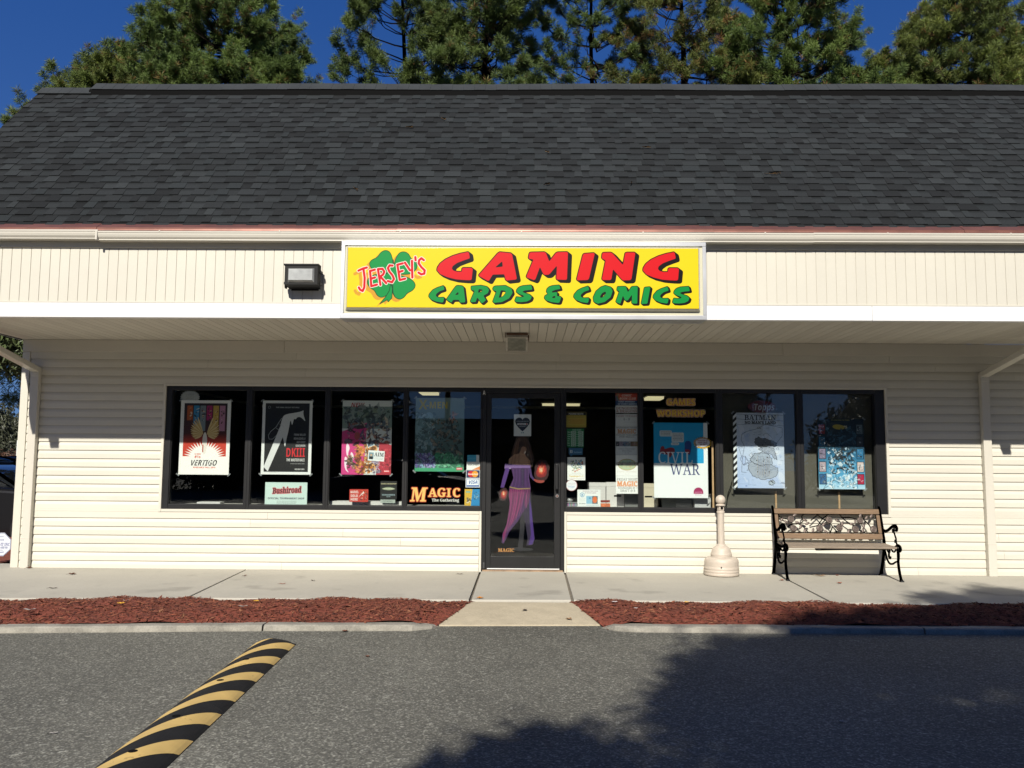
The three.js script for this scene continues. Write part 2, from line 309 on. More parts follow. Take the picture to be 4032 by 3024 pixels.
for (let i = 0; i < 26; i++) {
  const y0 = -0.013 + 0.1003 * i, clipF = i === 25 ? 2.577 : undefined;
  const runs = [];
  const split = (a, b) => { // planks meet end to end at a joint here and there
    const cuts = []; let x = a; for (;;) { x += 1.6 + 3.6 * rp(); if (x > b - 0.6) break; cuts.push(x); }
    let s = a; for (const c of [...cuts, b]) { runs.push([s, c - (c === b ? 0 : 0.0015)]); s = c + 0.0005; }
  };
  if (y0 + 0.1 <= 0.665 + 0.04) {
    split(XL + 0.095, -0.525); split(0.517, XR);
    for (const [a, b] of runs) plank(a, b, y0, a > -4.4 && b < 4.4 ? 0.664 : (y0 + 0.1 > 0.664 ? 0.664 : clipF));
    if (y0 + 0.1 > 0.664) { runs.length = 0; }
  } else if (y0 < 2.19) { split(XL + 0.095, -4.347); split(4.330, XR); for (const [a, b] of runs) plank(a, b, y0, clipF); }
  else { split(XL + 0.095, XR); for (const [a, b] of runs) plank(a, b, y0, clipF); }
}
for (const [a, b] of [[XL + 0.095, -4.347], [4.330, XR]]) plank(a, b, -0.013 + 0.1003 * 6 + 0.0752, undefined);   // fill beside the sill trim
mesh('corner_post', [rbox(XL, XL + 0.092, -0.015, 2.575, -0.02, 0.022, 0.004), rbox(XL - 0.002, XL + 0.018, -0.015, 2.72, -0.12, -0.0202, 0.004)], M.trim, shop);
mesh('frieze_board', [rbox(XL, -2.9, 2.578, 2.7235, -0.012, 0.026, 0.003), rbox(-2.897, 3.1, 2.5785, 2.7235, -0.012, 0.0245, 0.003), rbox(3.103, XR, 2.578, 2.7235, -0.012, 0.026, 0.003)], M.soffit, shop);
// side wall, gable end and the rest of the shell (rear)
const side = mesh('side_wall', [box(XL - 0.004, XL + 0.1, -0.13, 2.72, -9, -0.125)], M.sidingB, shop);
for (let i = 0; i < 27; i++) mesh('siding_plank', rbox(XL - 0.016, XL - 0.006, -0.02 + i * 0.1003, 0.076 + i * 0.1003, -8.9, -0.13, 0.003, 1), M.siding, side);
mesh('rear_wall', [box(XL, XR, -0.13, 3.0, -9.12, -9.002), box(XR - 0.1, XR, -0.13, 2.72, -9, -0.17)], M.sidingB, shop);

// window and door trim in cream
mesh('window_trim', [
  rbox(-4.346, -4.3145, 0.665, 2.20, -0.01, 0.019, 0.003), rbox(4.2985, 4.329, 0.665, 2.20, -0.01, 0.019, 0.003),
  rbox(-4.314, 4.298, 2.1725, 2.1995, -0.01, 0.018, 0.003), rbox(-4.314, -0.523, 0.666, 0.6985, -0.01, 0.018, 0.003), rbox(0.515, 4.298, 0.666, 0.6985, -0.01, 0.018, 0.003),
  rbox(-0.522, -0.494, -0.012, 0.70, -0.01, 0.019, 0.003), rbox(0.486, 0.514, -0.012, 0.70, -0.01, 0.019, 0.003),
], M.trim, shop);

// storefront: seven fixed windows and a door in black aluminium
const PX = [[-4.244, -3.339], [-3.274, -2.388], [-2.331, -1.441], [-1.393, -0.512], [0.503, 1.371], [1.421, 2.295], [2.369, 3.253], [3.329, 4.183]];
const OUT = [[-4.3135, -3.307], [-3.3065, -2.36], [-2.3595, -1.418], [-1.4175, -0.494], [0.486, 1.396], [1.3965, 2.332], [2.3325, 3.291], [3.2915, 4.2975]];
PX.forEach(([a, b], i) => {
  const [A, B] = OUT[i], f = [];
  f.push(rbox(A, a, 0.700, 2.171, -0.115, i % 2 ? -0.004 : -0.005, 0.003, 1), rbox(b, B, 0.700, 2.171, -0.115, -0.0045, 0.003, 1));
  f.push(rbox(a, b, 0.7005, 0.752, -0.113, -0.007, 0.003, 1), rbox(a, b, 2.122, 2.1705, -0.113, -0.007, 0.003, 1));
  f.push(box(a, b, 0.752, 0.760, -0.06, -0.020), box(a, a + 0.008, 0.760, 2.122, -0.06, -0.020), box(b - 0.008, b, 0.760, 2.122, -0.06, -0.020));
  const w = mesh('window', f, M.black, shop);
  mesh('pane', box(a + 0.001, b - 0.001, 0.753, 2.121, -0.0405, -0.040).translate(0, 0, 0), M.glass, w);
});
{ // door
  const d = mesh('door', [
    rbox(-0.446, -0.387, 0.018, 2.107, -0.075, -0.020, 0.003, 1), rbox(0.367, 0.439, 0.018, 2.107, -0.075, -0.020, 0.003, 1),
    rbox(-0.387, 0.367, 0.018, 0.171, -0.074, -0.021, 0.003, 1), rbox(-0.387, 0.367, 2.048, 2.107, -0.074, -0.021, 0.003, 1),
  ], M.black, shop);
  mesh('pane', box(-0.386, 0.366, 0.172, 2.047, -0.0485, -0.048), M.glass, d);
  const steel = std({ map: mottled([0.40, 0.40, 0.40], 0.2, 0.3), roughness: 0.35, metalness: 0.8 });
  mesh('handle', [rbox(0.378, 0.412, 1.225, 1.262, -0.02, 0.035, 0.004), rbox(0.378, 0.412, 0.965, 1.002, -0.02, 0.035, 0.004), rbox(0.380, 0.410, 0.965, 1.262, 0.034, 0.052, 0.006)], M.black, d);
  const cyl = (x, y, z0, z1, r, m) => { const g = new THREE.CylinderGeometry(r, r * 1.05, z1 - z0, 20).rotateX(Math.PI / 2).translate(x, y, (z0 + z1) / 2); return mesh('lock', g, m, d); };
  cyl(0.402, 0.884, -0.02, -0.006, 0.019, steel); cyl(0.402, 0.884, -0.006, -0.004, 0.011, M.copper);
  mesh('pivot', rbox(-0.476, -0.450, 0.030, 0.100, -0.019, 0.008, 0.006), std({ color: C(0.07, 0.07, 0.07), roughness: 0.5, metalness: 0.5 }), d);
  mesh('weather_strip', rbox(-0.425, 0.430, 0.022, 0.034, -0.0195, -0.010, 0.003, 1), M.white, d);
  mesh('threshold', [rbox(-0.48, 0.47, -0.004, 0.016, -0.14, 0.012, 0.004, 1)], std({ map: mottled([0.30, 0.20, 0.12], 0.5, 0.3, 0.3), roughness: 0.6 }), shop);
  const jamb = mesh('door_frame', [rbox(-0.4925, -0.448, 0.0165, 2.171, -0.115, -0.003, 0.003, 1), rbox(0.441, 0.4845, 0.0165, 2.171, -0.115, -0.003, 0.003, 1), rbox(-0.448, 0.441, 2.109, 2.171, -0.113, -0.005, 0.003, 1)], M.black, shop);
  jamb.userData.label = undefined;
}

// canopy: soffit boards, fascia boards, white band, gutter
const soffitCore = mesh('soffit', box(XL + 0.002, XR, 2.735, 2.775, -0.014, 1.665), M.wall, shop);
for (let i = 0; i < 150; i++) { const x = XL + 0.004 + i * 0.1005; if (x > XR - 0.1) break; mesh('soffit_board', rbox(x, x + 0.0965, 2.7245, 2.7345, 0.0275, 1.662, 0.003, 1), i % 3 === 1 ? M.soffit2 ??= std({ map: mottled([0.53, 0.495, 0.42], 0.06, 2.1, 0.03), roughness: 0.6 }) : M.soffit, soffitCore); }
const fascia = mesh('fascia', [box(XL - 0.02, XR, 2.74, 3.60, 1.60, 1.668), box(XL - 0.03, XL - 0.0005, 2.721, 3.60, 0.03, 1.599)], M.wall, shop);
for (let i = 0; i < 152; i++) { const x = -6.066 + i * 0.1002; if (x > XR - 0.1) break; mesh('fascia_board', rbox(x, x + 0.0962, 2.884, 3.45, 1.66, 1.690, 0.003, 1), i % 4 === 2 ? M.trim2 ??= std({ map: mottled([0.568, 0.541, 0.459], 0.03, 1.5, 0.02), roughness: 0.5 }) : M.trim, fascia); }
mesh('fascia_groove', box(XL - 0.02, XR, 2.884, 3.45, 1.6683, 1.683), M.sidingB, fascia);
mesh('fascia_trim', [rbox(XL - 0.03, XR, 2.868, 2.8845, 1.66, 1.6955, 0.003, 1)], M.trim, fascia);
mesh('white_band', [rbox(XL - 0.03, -1.2, 2.718, 2.8675, 1.62, 1.694, 0.003, 1), rbox(-1.198, 3.5, 2.7185, 2.8675, 1.62, 1.6925, 0.003, 1), rbox(3.502, XR, 2.718, 2.8675, 1.62, 1.694, 0.003, 1), rbox(XL - 0.036, XL - 0.0305, 2.718, 2.8675, 0.03, 1.619, 0.002, 1)], M.white, fascia);
mesh('eave_board', rbox(XL - 0.02, XR, 3.438, 3.60, 1.669, 1.708, 0.003, 1), M.trim, fascia);
{ // gutter of several lengths, one seam lapping the next, with a rolled lip
  const prof = (g) => [[1.7085, 3.489], [1.795, 3.489], [1.800, 3.494 + g], [1.798, 3.502 + g], [1.803, 3.506], [1.815, 3.522], [1.822, 3.545], [1.823, 3.560], [1.828, 3.563], [1.829, 3.578], [1.824, 3.581], [1.818, 3.578], [1.818, 3.564], [1.79, 3.505], [1.7115, 3.505], [1.7115, 3.580], [1.7085, 3.580]];
  const gut = mesh('gutter', extrudeX(prof(0).map(([z, y]) => [z + 0.003, y + 0.012]), XL - 0.2, -4.32), M.gutter, shop);
  mesh('gutter_length', extrudeX(prof(0), -4.335, 2.9), M.gutter, gut); mesh('gutter_length', extrudeX(prof(0).map(([z, y]) => [z + 0.0015, y + 0.003]), 2.89, XR), M.gutter, gut);
  mesh('gutter_seam', [rbox(-4.345, -4.325, 3.488, 3.585, 1.795, 1.834, 0.003, 1)], M.gutter, gut);
  for (let x = -3.7; x < 8; x += 1.22) mesh('gutter_hanger', box(x, x + 0.012, 3.574, 3.587, 1.712, 1.832), M.gutter, gut);
}
{ // red-brown metal drip edge in lengths
  const pr = [[1.735, 3.592], [1.803, 3.586], [1.808, 3.590], [1.806, 3.606], [1.800, 3.612], [1.80, 3.6225], [1.70, 3.690], [1.68, 3.62]];
  const cuts = [XL - 0.42, -4.62, -4.35, -1.3, 1.9, 4.4, XR]; const m0 = mesh('drip_edge', extrudeX(pr, cuts[0], cuts[1]), M.copper, shop);
  for (let i = 1; i + 1 < cuts.length; i++) mesh('drip_edge_length', extrudeX(pr.map(([z, y]) => [z + (i % 2) * 0.002, y + (i % 2) * 0.0015]), cuts[i] + 0.001, cuts[i + 1] - 0.001), M.copper, m0);
}
for (const [x, n] of [[-5.885, 0], [5.462, 1]]) { // downspouts: straight pipe on the wall, sloping elbow out under the canopy, drop from the gutter
  const pipe = mesh('downspout', [rbox(x - 0.049, x + 0.049, -0.004, 2.335, 0.0125, 0.078, 0.008), rbox(x - 0.051, x + 0.051, n ? 0.36 : 0.34, n ? 0.372 : 0.35, 0.0125, 0.080, 0.004)], M.gutter, shop);
  const a = V3(x, 2.352, 0.046), b = V3(x, 2.655, 1.70), len = a.distanceTo(b), sl = rbox(-0.048, 0.048, -0.032, 0.032, -0.03, len + 0.03, 0.008);
  sl.rotateX(-Math.atan2(b.y - a.y, b.z - a.z)).translate(a.x, a.y, a.z);
  mesh('elbow', [sl, rbox(x - 0.0505, x + 0.0505, 2.27, 2.36, 0.0115, 0.0815, 0.008), rbox(x - 0.05, x + 0.05, 2.655, 2.70, 1.70, 1.775, 0.008), rbox(x - 0.048, x + 0.048, 2.70, 3.48, 1.712, 1.775, 0.008)], M.gutter, pipe);
}

// roof: deck, shingles in courses, ridge
const TH = 46 * Math.PI / 180, EZ = 1.785, EY = 3.6, XRL = -6.475, SL = 3.62;
const RP = (x, s, n) => [x, EY + s * Math.sin(TH) + n * Math.cos(TH), EZ - s * Math.cos(TH) + n * Math.sin(TH)];
{
  const ry = RP(0, SL, 0)[1], rz = RP(0, SL, 0)[2];
  const roof = mesh('roof', [extrudeX([[EZ + 0.02, EY - 0.02], [EZ, EY], [rz, ry], [-9.3, 3.1], [-9.3, 3.0], [rz, ry - 0.14], [EZ - 0.12, EY - 0.02]], XRL + 0.012, XR)], M.wall, shop);
  mesh('gable_wall', [extrudeX([[1.60, 3.58], [rz, ry - 0.145], [-9.0, 3.0], [-9.0, 2.721], [0.02, 2.721], [0.02, 3.58]], XL - 0.01, XL + 0.05)], M.sidingB, shop);
  mesh('rake_board', [extrudeX([[EZ - 0.13, EY - 0.05], [EZ + 0.01, EY - 0.03], [rz, ry - 0.02], [rz, ry - 0.17]], XRL - 0.004, XRL + 0.02)], M.trim, shop);
  const shMat = phys({ vertexColors: true, roughness: 0.95, specularIntensity: 0.3, map: texFrom(512, (x, y, i) => { const k = 0.55 + 0.9 * N3[i]; return [0.62 * k, 0.62 * k, 0.62 * k]; }, true, 0.35), bumpMap: BUMP_FINE, bumpScale: 0.002 });
  const r = rng(2024), EXP = 0.1445, ROWS = 25, field = [];
  const tones = [[0.035, 0.039, 0.041], [0.031, 0.034, 0.0355], [0.042, 0.047, 0.049], [0.026, 0.028, 0.029], [0.034, 0.039, 0.041], [0.023, 0.025, 0.026]];
  // one shingle tab or the strip beneath it: a thin wedge, darker towards its top where the next course shades the print
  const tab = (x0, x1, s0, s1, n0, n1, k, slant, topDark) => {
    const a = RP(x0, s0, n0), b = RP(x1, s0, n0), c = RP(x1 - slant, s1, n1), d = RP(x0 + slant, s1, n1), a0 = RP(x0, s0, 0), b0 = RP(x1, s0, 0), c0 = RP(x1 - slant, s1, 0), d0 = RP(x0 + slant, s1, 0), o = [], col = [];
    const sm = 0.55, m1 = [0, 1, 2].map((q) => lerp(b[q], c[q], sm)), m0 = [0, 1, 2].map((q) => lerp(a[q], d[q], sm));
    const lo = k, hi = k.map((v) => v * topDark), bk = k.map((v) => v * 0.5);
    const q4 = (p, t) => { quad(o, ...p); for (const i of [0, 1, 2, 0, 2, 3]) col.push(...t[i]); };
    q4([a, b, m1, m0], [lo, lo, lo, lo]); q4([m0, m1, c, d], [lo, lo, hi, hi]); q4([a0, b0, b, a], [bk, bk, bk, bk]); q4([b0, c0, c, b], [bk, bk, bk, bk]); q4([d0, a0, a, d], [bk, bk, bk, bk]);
    return rawGeo(o, null, col);
  };
  let singles = 0;
  for (let row = 0; row < ROWS; row++) {
    const s0 = row * EXP, s1 = s0 + EXP + 0.012, wob = () => (r() - 0.5) * 0.004;
    let x = XRL - (row % 3) * 0.06 - 0.1;
    while (x < XR) {
      const wT = 0.075 + 0.13 * r(), wG = 0.07 + 0.12 * r(), sl = 0.012 * r();
      const put = (x0, x1, n0, n1, k, slant, dk, o0) => {
        x0 = Math.max(x0, XRL); if (x1 - x0 < 0.02 || x0 > XR) return;
        const g = tab(x0, Math.min(x1, XR), Math.max(s0 + o0, -0.012), s1, n0, n1, k, slant, dk);
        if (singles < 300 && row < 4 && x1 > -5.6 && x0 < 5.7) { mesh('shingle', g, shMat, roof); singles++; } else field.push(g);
      };
      const t1 = tones[Math.floor(r() * 6)], t2 = tones[Math.floor(r() * r() * 6)], v = 1.02 + 0.22 * r();
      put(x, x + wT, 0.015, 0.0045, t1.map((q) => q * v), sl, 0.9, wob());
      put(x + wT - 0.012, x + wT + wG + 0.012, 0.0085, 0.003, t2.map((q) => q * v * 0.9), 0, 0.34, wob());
      x += wT + wG;
    }
  }
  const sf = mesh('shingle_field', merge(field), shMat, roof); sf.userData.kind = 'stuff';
  // ridge cap pieces on a ridge vent that stops short of the left end
  const capMat = std({ map: mottled([0.026, 0.030, 0.032], 0.3, 0.6, 0.4), roughness: 0.93, bumpMap: BUMP_FINE, bumpScale: 0.002 });
  mesh('ridge_vent', [extrudeX([[rz + 0.125, ry - 0.15], [rz + 0.125, ry - 0.055], [rz, ry + 0.068], [rz - 0.15, ry - 0.03], [rz - 0.15, ry - 0.09], [rz, ry + 0.0]], -5.78, XR)], M.dark, roof);
  for (let x = XRL, i = 0; x < XR; x += 0.145, i++) {
    const big = x > -5.8, h = (big ? 0.078 : 0.018) + 0.006 * Math.sin(x * 1.7) + 0.004 * r(), w = 0.135;
    mesh('ridge_cap', extrudeX([[rz + w, ry + h - w * 0.94], [rz + w - 0.004, ry + h - w * 0.90 + 0.008], [rz, ry + h + 0.012], [rz - w, ry + h - w * 0.7], [rz - w, ry + h - w * 0.72], [rz, ry + h - 0.004]], x, x + 0.1435), capMat, roof);
  }
}

// inside: floor, walls, ceiling, lit fluorescent tubes
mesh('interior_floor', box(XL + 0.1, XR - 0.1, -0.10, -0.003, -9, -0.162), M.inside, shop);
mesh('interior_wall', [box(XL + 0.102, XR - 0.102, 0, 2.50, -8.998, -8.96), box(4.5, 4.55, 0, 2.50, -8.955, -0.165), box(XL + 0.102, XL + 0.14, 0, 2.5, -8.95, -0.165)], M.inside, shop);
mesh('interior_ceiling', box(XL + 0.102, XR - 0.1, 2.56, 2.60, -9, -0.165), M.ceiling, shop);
mesh('window_ledge', [box(-4.30, -0.51, 0.705, 0.745, -0.55, -0.118), box(0.50, 2.33, 0.705, 0.745, -0.55, -0.118)], std({ map: mottled([0.5, 0.485, 0.44], 0.1, 0.7), roughness: 0.6 }), shop);
const lampMat = new THREE.MeshStandardMaterial({ color: C(0.8, 0.78, 0.65), emissive: C(1, 0.88, 0.5), emissiveIntensity: 0.5, roughness: 0.5 });
for (const [x, z, w, d] of [[0.525, -7.9, 0.27, 0.14], [1.015, -7.9, 0.33, 0.14], [2.47, -6.05, 0.30, 0.5], [-1.70, -5.05, 0.30, 0.6]]) {
  const t = mesh('ceiling_lamp', [box(x - w / 2 - 0.03, x + w / 2 + 0.03, 2.545, 2.559, z - d / 2 - 0.03, z + d / 2 + 0.03)], M.white, shop);
  mesh('lamp_tube', box(x - w / 2, x + w / 2, 2.500, 2.5445, z - d / 2, z + d / 2), lampMat, t);
  const L = new THREE.RectAreaLight(C(1, 0.88, 0.6), 0.8, w, d); L.position.set(x, 2.495, z); L.lookAt(x, 0, z); scene.add(L);
}
// ------------------------------------------------------------------ printed things: canvases
function canvasTex(w, h, draw) {
  const c = document.createElement('canvas'); c.width = w; c.height = h; const g = c.getContext('2d'); draw(g, w, h);
  const t = new THREE.CanvasTexture(c); t.colorSpace = THREE.SRGBColorSpace; t.anisotropy = 8; return t;
}
const poly = (g, pts) => { g.beginPath(); pts.forEach(([x, y], i) => (i ? g.lineTo(x, y) : g.moveTo(x, y))); g.closePath(); };
function smoothPoly(g, pts) { // closed, through the midpoints, so that corners are rounded
  const n = pts.length, mid = (a, b) => [(a[0] + b[0]) / 2, (a[1] + b[1]) / 2]; const m = mid(pts[n - 1], pts[0]); g.beginPath(); g.moveTo(...m);
  for (let i = 0; i < n; i++) g.quadraticCurveTo(...pts[i], ...mid(pts[i], pts[(i + 1) % n])); g.closePath();
}
function txt(g, s, x, y, size, fill, o = {}) { // o: font, align, max, stroke, lw, skew, sx
  g.save(); g.translate(x, y); g.transform(o.sx ?? 1, 0, o.skew ?? 0, 1, 0, 0); if (o.rot) g.rotate(o.rot);
  g.font = `${o.weight ?? 'bold'} ${size}px ${o.font ?? 'sans-serif'}`; g.textAlign = o.align ?? 'center'; g.textBaseline = 'middle';
  if (o.max) { const w = g.measureText(s).width; if (w > o.max) g.scale(o.max / w, 1); }
  if (o.stroke) { g.strokeStyle = o.stroke; g.lineWidth = o.lw ?? 3; g.lineJoin = 'round'; g.strokeText(s, 0, 0); }
  g.fillStyle = fill; g.fillText(s, 0, 0); g.restore();
}
const fineLines = (g, x, y, w, n, dy, col, r, h = 2) => { g.fillStyle = col; for (let i = 0; i < n; i++) { let a = x; while (a < x + w) { const l = 3 + r() * 12; g.fillRect(a, y + i * dy, Math.min(l, x + w - a), h); a += l + 3; } } };
const strokes = (g, paths, lw, col) => { g.lineWidth = lw; g.strokeStyle = col; g.lineCap = 'round'; g.lineJoin = 'round'; for (const p of paths) { g.beginPath(); p.forEach(([x, y], i) => (i ? g.lineTo(x, y) : g.moveTo(x, y))); g.stroke(); } };

// ------------------------------------------------------------------ the lit box sign over the entrance
{
  const K = 0.5, X0 = 88, Y0 = 88, W = 4012, H = 692;
  const mv = (p, dx, dy, sx = 1, sy = 1) => p.map(([x, y]) => [x * sx + dx, y * sy + dy]), RX = 2037;
  const Gp = [[1440, 140], [1468, 133], [1482, 146], [1492, 200], [1488, 215], [1420, 238], [1345, 268], [1298, 302], [1288, 328], [1304, 350], [1345, 362], [1396, 362], [1400, 326], [1414, 317], [1508, 317], [1528, 332], [1516, 454], [1500, 466], [1430, 464], [1330, 456], [1230, 431], [1150, 396], [1112, 352], [1116, 318], [1146, 270], [1206, 222], [1292, 180], [1380, 152]];
  const Ap = [[1806, 150], [1830, 134], [1958, 146], [1976, 162], [2032, 440], [2020, 456], [1914, 468], [1899, 458], [1882, 396], [1755, 401], [1714, 470], [1698, 473], [1596, 418], [1592, 400]], Ah = [[1858, 250], [1863, 302], [1788, 311]];
  const Mp = [[130, 158], [142, 145], [305, 140], [326, 152], [362, 246], [434, 152], [456, 141], [565, 138], [578, 152], [567, 454], [554, 466], [450, 463], [439, 450], [445, 308], [370, 396], [350, 408], [310, 410], [290, 396], [255, 324], [207, 458], [190, 471], [107, 442], [97, 425], [176, 232], [132, 226], [120, 212]];
  const Ip = [[742, 172], [757, 158], [870, 148], [883, 162], [817, 450], [800, 466], [682, 471], [671, 455]];
  const Np = [[963, 158], [977, 145], [1066, 142], [1086, 155], [1200, 282], [1225, 152], [1241, 142], [1336, 141], [1346, 156], [1301, 450], [1284, 466], [1202, 469], [1184, 456], [1090, 345], [1073, 450], [1060, 466], [970, 466], [959, 450], [1001, 238], [966, 222], [957, 206]];
  const Cp = [[1174, 530], [1192, 523], [1206, 566], [1200, 576], [1150, 592], [1113, 622], [1108, 645], [1136, 661], [1198, 659], [1204, 668], [1196, 710], [1184, 723], [1110, 711], [1050, 686], [1024, 652], [1030, 622], [1070, 574], [1120, 548]];
  const aP = [[1334, 530], [1350, 521], [1408, 527], [1424, 542], [1446, 704], [1436, 719], [1382, 722], [1370, 690], [1306, 691], [1286, 723], [1232, 692], [1230, 676], [1310, 560]], aH = [[1360, 600], [1363, 626], [1328, 631]];
  const rPp = [[1508, 530], [1620, 519], [1690, 534], [1716, 570], [1702, 612], [1652, 640], [1682, 690], [1642, 725], [1625, 726], [1580, 664], [1562, 714], [1506, 717], [1499, 702], [1546, 585], [1508, 575], [1506, 550]], rH = [[1598, 566], [1638, 573], [1622, 598], [1588, 604]];
  const dP = [[1764, 535], [1780, 527], [1900, 520], [1972, 556], [1984, 606], [1944, 670], [1860, 714], [1768, 723], [1754, 706], [1796, 590], [1762, 580], [1752, 560]], dH = [[1850, 578], [1896, 584], [1902, 606], [1872, 646], [1826, 662]];
  const sP = [[60, 530], [158, 521], [172, 572], [160, 580], [84, 588], [58, 600], [88, 614], [140, 630], [166, 656], [152, 692], [108, 714], [40, 722], [-22, 718], [-32, 704], [-15, 656], [34, 662], [72, 656], [66, 645], [18, 628], [-16, 604], [-10, 574], [16, 546]];
  const eP = [[400, 527], [478, 521], [492, 568], [430, 580], [396, 594], [396, 607], [440, 600], [456, 606], [452, 647], [490, 650], [500, 664], [481, 722], [464, 729], [388, 720], [326, 700], [304, 674], [311, 644], [346, 625], [327, 600], [335, 565], [360, 541]], eH = [[430, 648], [428, 668], [398, 669], [402, 656]];
  const oP = [[1000, 523], [1066, 543], [1086, 590], [1062, 660], [992, 716], [912, 736], [866, 712], [860, 660], [892, 590], [950, 540]], oH = [[1000, 596], [1006, 614], [976, 655], [946, 666], [942, 650], [966, 614]];
  const R = (p) => mv(p, RX, -8), m2 = mv(Mp, 1117 - 97 * 0.526, 531 - 138 * 0.615, 0.526, 0.615), i2 = mv(Ip, 1405 - 672 * 0.515, 536 - 148 * 0.622, 0.515, 0.622);
  const big = [[Gp], [Ap, Ah], [R(Mp)], [R(Ip)], [R(Np)], [R(mv(Gp, 314, 2))]];
  const small = [[Cp], [aP, aH], [rPp, rH], [dP, dH], [R(sP)], [R(eP), R(eH)], [R(mv(Cp, -387, 6))], [R(oP), R(oH)], [R(m2)], [R(i2)], [R(mv(Cp, 515, 8))], [R(mv(sP, 1790, 8))]];
  const face = canvasTex(2006, 346, (g) => {
    g.scale(K, K); g.translate(-X0, -Y0); g.fillStyle = '#f3d51c'; g.fillRect(X0 - 10, Y0 - 10, W + 20, H + 20);
    const path = (rings) => { g.beginPath(); for (const p of rings) { const n = p.length, rad = 9; for (let i = 0; i < n; i++) { const a = p[(i + n - 1) % n], b = p[i], c = p[(i + 1) % n]; const u = Math.hypot(b[0] - a[0], b[1] - a[1]), v = Math.hypot(c[0] - b[0], c[1] - b[1]), k = Math.min(rad, u / 2, v / 2); const s = [b[0] + (a[0] - b[0]) * k / u, b[1] + (a[1] - b[1]) * k / u], e = [b[0] + (c[0] - b[0]) * k / v, b[1] + (c[1] - b[1]) * k / v]; i ? g.lineTo(...s) : g.moveTo(...s); g.quadraticCurveTo(...b, ...e); } g.closePath(); } };
    const letter = (rings, col, dx, dy, lw) => {
      g.lineJoin = 'round'; g.fillStyle = g.strokeStyle = '#0d0b0a'; g.lineWidth = lw;
      for (let i = 12; i >= 0; i--) { g.save(); g.translate(dx * i / 12, dy * i / 12); path([rings[0]]); g.fill(); g.stroke(); g.restore(); }
      if (rings[1]) { const h = rings[1]; g.save(); path([mv(h, dx, dy)]); g.clip(); path([h]); g.fillStyle = '#f3d51c'; g.fill(); g.restore(); }
      g.fillStyle = col; path(rings); g.fill('evenodd'); g.lineWidth = lw * 0.45; g.stroke();
    };
    for (const l of big) letter(l, '#dc141f', 37, 28, 13);
    for (const l of small) letter(l, '#07913f', 19, 17, 9);
    // four-leaf clover and the name across it
    const lobes = [
      [[612, 300], [604, 220], [575, 140], [520, 116], [460, 148], [430, 205], [362, 232], [336, 272], [352, 325], [410, 358], [510, 382], [612, 392]],
      [[618, 300], [640, 210], [680, 146], [736, 134], [788, 160], [812, 214], [872, 252], [892, 300], [872, 352], [815, 394], [730, 402], [618, 392]],
      [[612, 396], [520, 388], [440, 396], [366, 412], [322, 452], [318, 510], [358, 562], [404, 582], [432, 642], [480, 668], [534, 650], [574, 600], [596, 510]],
      [[604, 396], [720, 418], [802, 440], [864, 490], [872, 544], [830, 592], [778, 612], [748, 662], [700, 688], [648, 672], [612, 620], [600, 530]]];
    const stem = [[588, 500], [572, 590], [530, 660], [468, 738], [552, 692], [564, 716], [604, 672], [610, 560]];
    g.save(); g.translate(-38, 32); g.fillStyle = '#d99f30'; for (const l of lobes) { smoothPoly(g, l); g.fill(); } poly(g, stem); g.fill(); g.restore();
    const J = [[[215, 358], [262, 335], [310, 322]], [[272, 342], [288, 440], [286, 550], [268, 592], [240, 578], [224, 552]], [[348, 362], [366, 535]], [[346, 362], [402, 346]], [[356, 452], [406, 436]], [[366, 536], [430, 518]], [[438, 340], [470, 520]], [[438, 340], [490, 336], [512, 370], [498, 402], [458, 430]], [[470, 428], [536, 500]], [[604, 298], [570, 296], [552, 328], [570, 368], [606, 410], [624, 452], [602, 490], [554, 476]], [[660, 288], [690, 462]], [[660, 288], [720, 272]], [[674, 374], [722, 358]], [[692, 464], [752, 448]], [[746, 264], [806, 352]], [[826, 242], [834, 434]], [[864, 200], [868, 236]], [[962, 234], [934, 212], [908, 236], [904, 272], [936, 316], [974, 352], [970, 390], [936, 398], [904, 378]]];
    g.save(); g.translate(-42, 38); strokes(g, J, 34, '#d99f30'); g.restore();
    for (const l of lobes) { smoothPoly(g, l); g.fillStyle = '#0a9444'; g.fill(); g.lineWidth = 7; g.strokeStyle = '#123a20'; g.stroke(); }
    g.fillStyle = '#0a9444'; g.beginPath(); g.ellipse(608, 400, 60, 90, 0, 0, 7); g.fill();
    strokes(g, [[[612, 232], [620, 300]], [[594, 505], [578, 590], [540, 660]], [[612, 520], [616, 610], [640, 660]]], 7, '#123a20');
    poly(g, stem); g.fillStyle = '#0a9444'; g.fill(); g.lineWidth = 7; g.strokeStyle = '#123a20'; g.stroke();
    strokes(g, J, 42, '#f6efe4'); strokes(g, J, 27, '#d8141d');
  });
  const sg = thing('shop_sign', 'long yellow box sign with red and green lettering and a clover over the door', 'shop sign', [0, 0, 0]);
  const x0 = -1.815, x1 = 1.785, y0 = 2.672, y1 = 3.446;
  mesh('cabinet', box(x0 + 0.004, x1 - 0.004, y0 + 0.004, y1 - 0.004, 1.7085, 1.935), M.alu, sg);
  const fr = (a, b, c, d) => rbox(a, b, c, d, 1.925, 1.962, 0.004);
  mesh('sign_frame', [fr(x0, x1, y1 - 0.042, y1), fr(x0, x1, y0, y0 + 0.045), fr(x0, x0 + 0.036, y0 + 0.0455, y1 - 0.0425), fr(x1 - 0.036, x1, y0 + 0.0455, y1 - 0.0425)], M.alu, sg);
  const cream = new THREE.MeshPhysicalMaterial({ color: C(0.55, 0.53, 0.40), roughness: 0.25, clearcoat: 0.6 });
  const a0 = x0 + 0.036, a1 = x1 - 0.036, b0 = y0 + 0.045, b1 = y1 - 0.042, f0 = -1.742, f1 = 1.702, g0 = 2.774, g1 = 3.374, zf = 2.0, zb = 1.948, out = [];
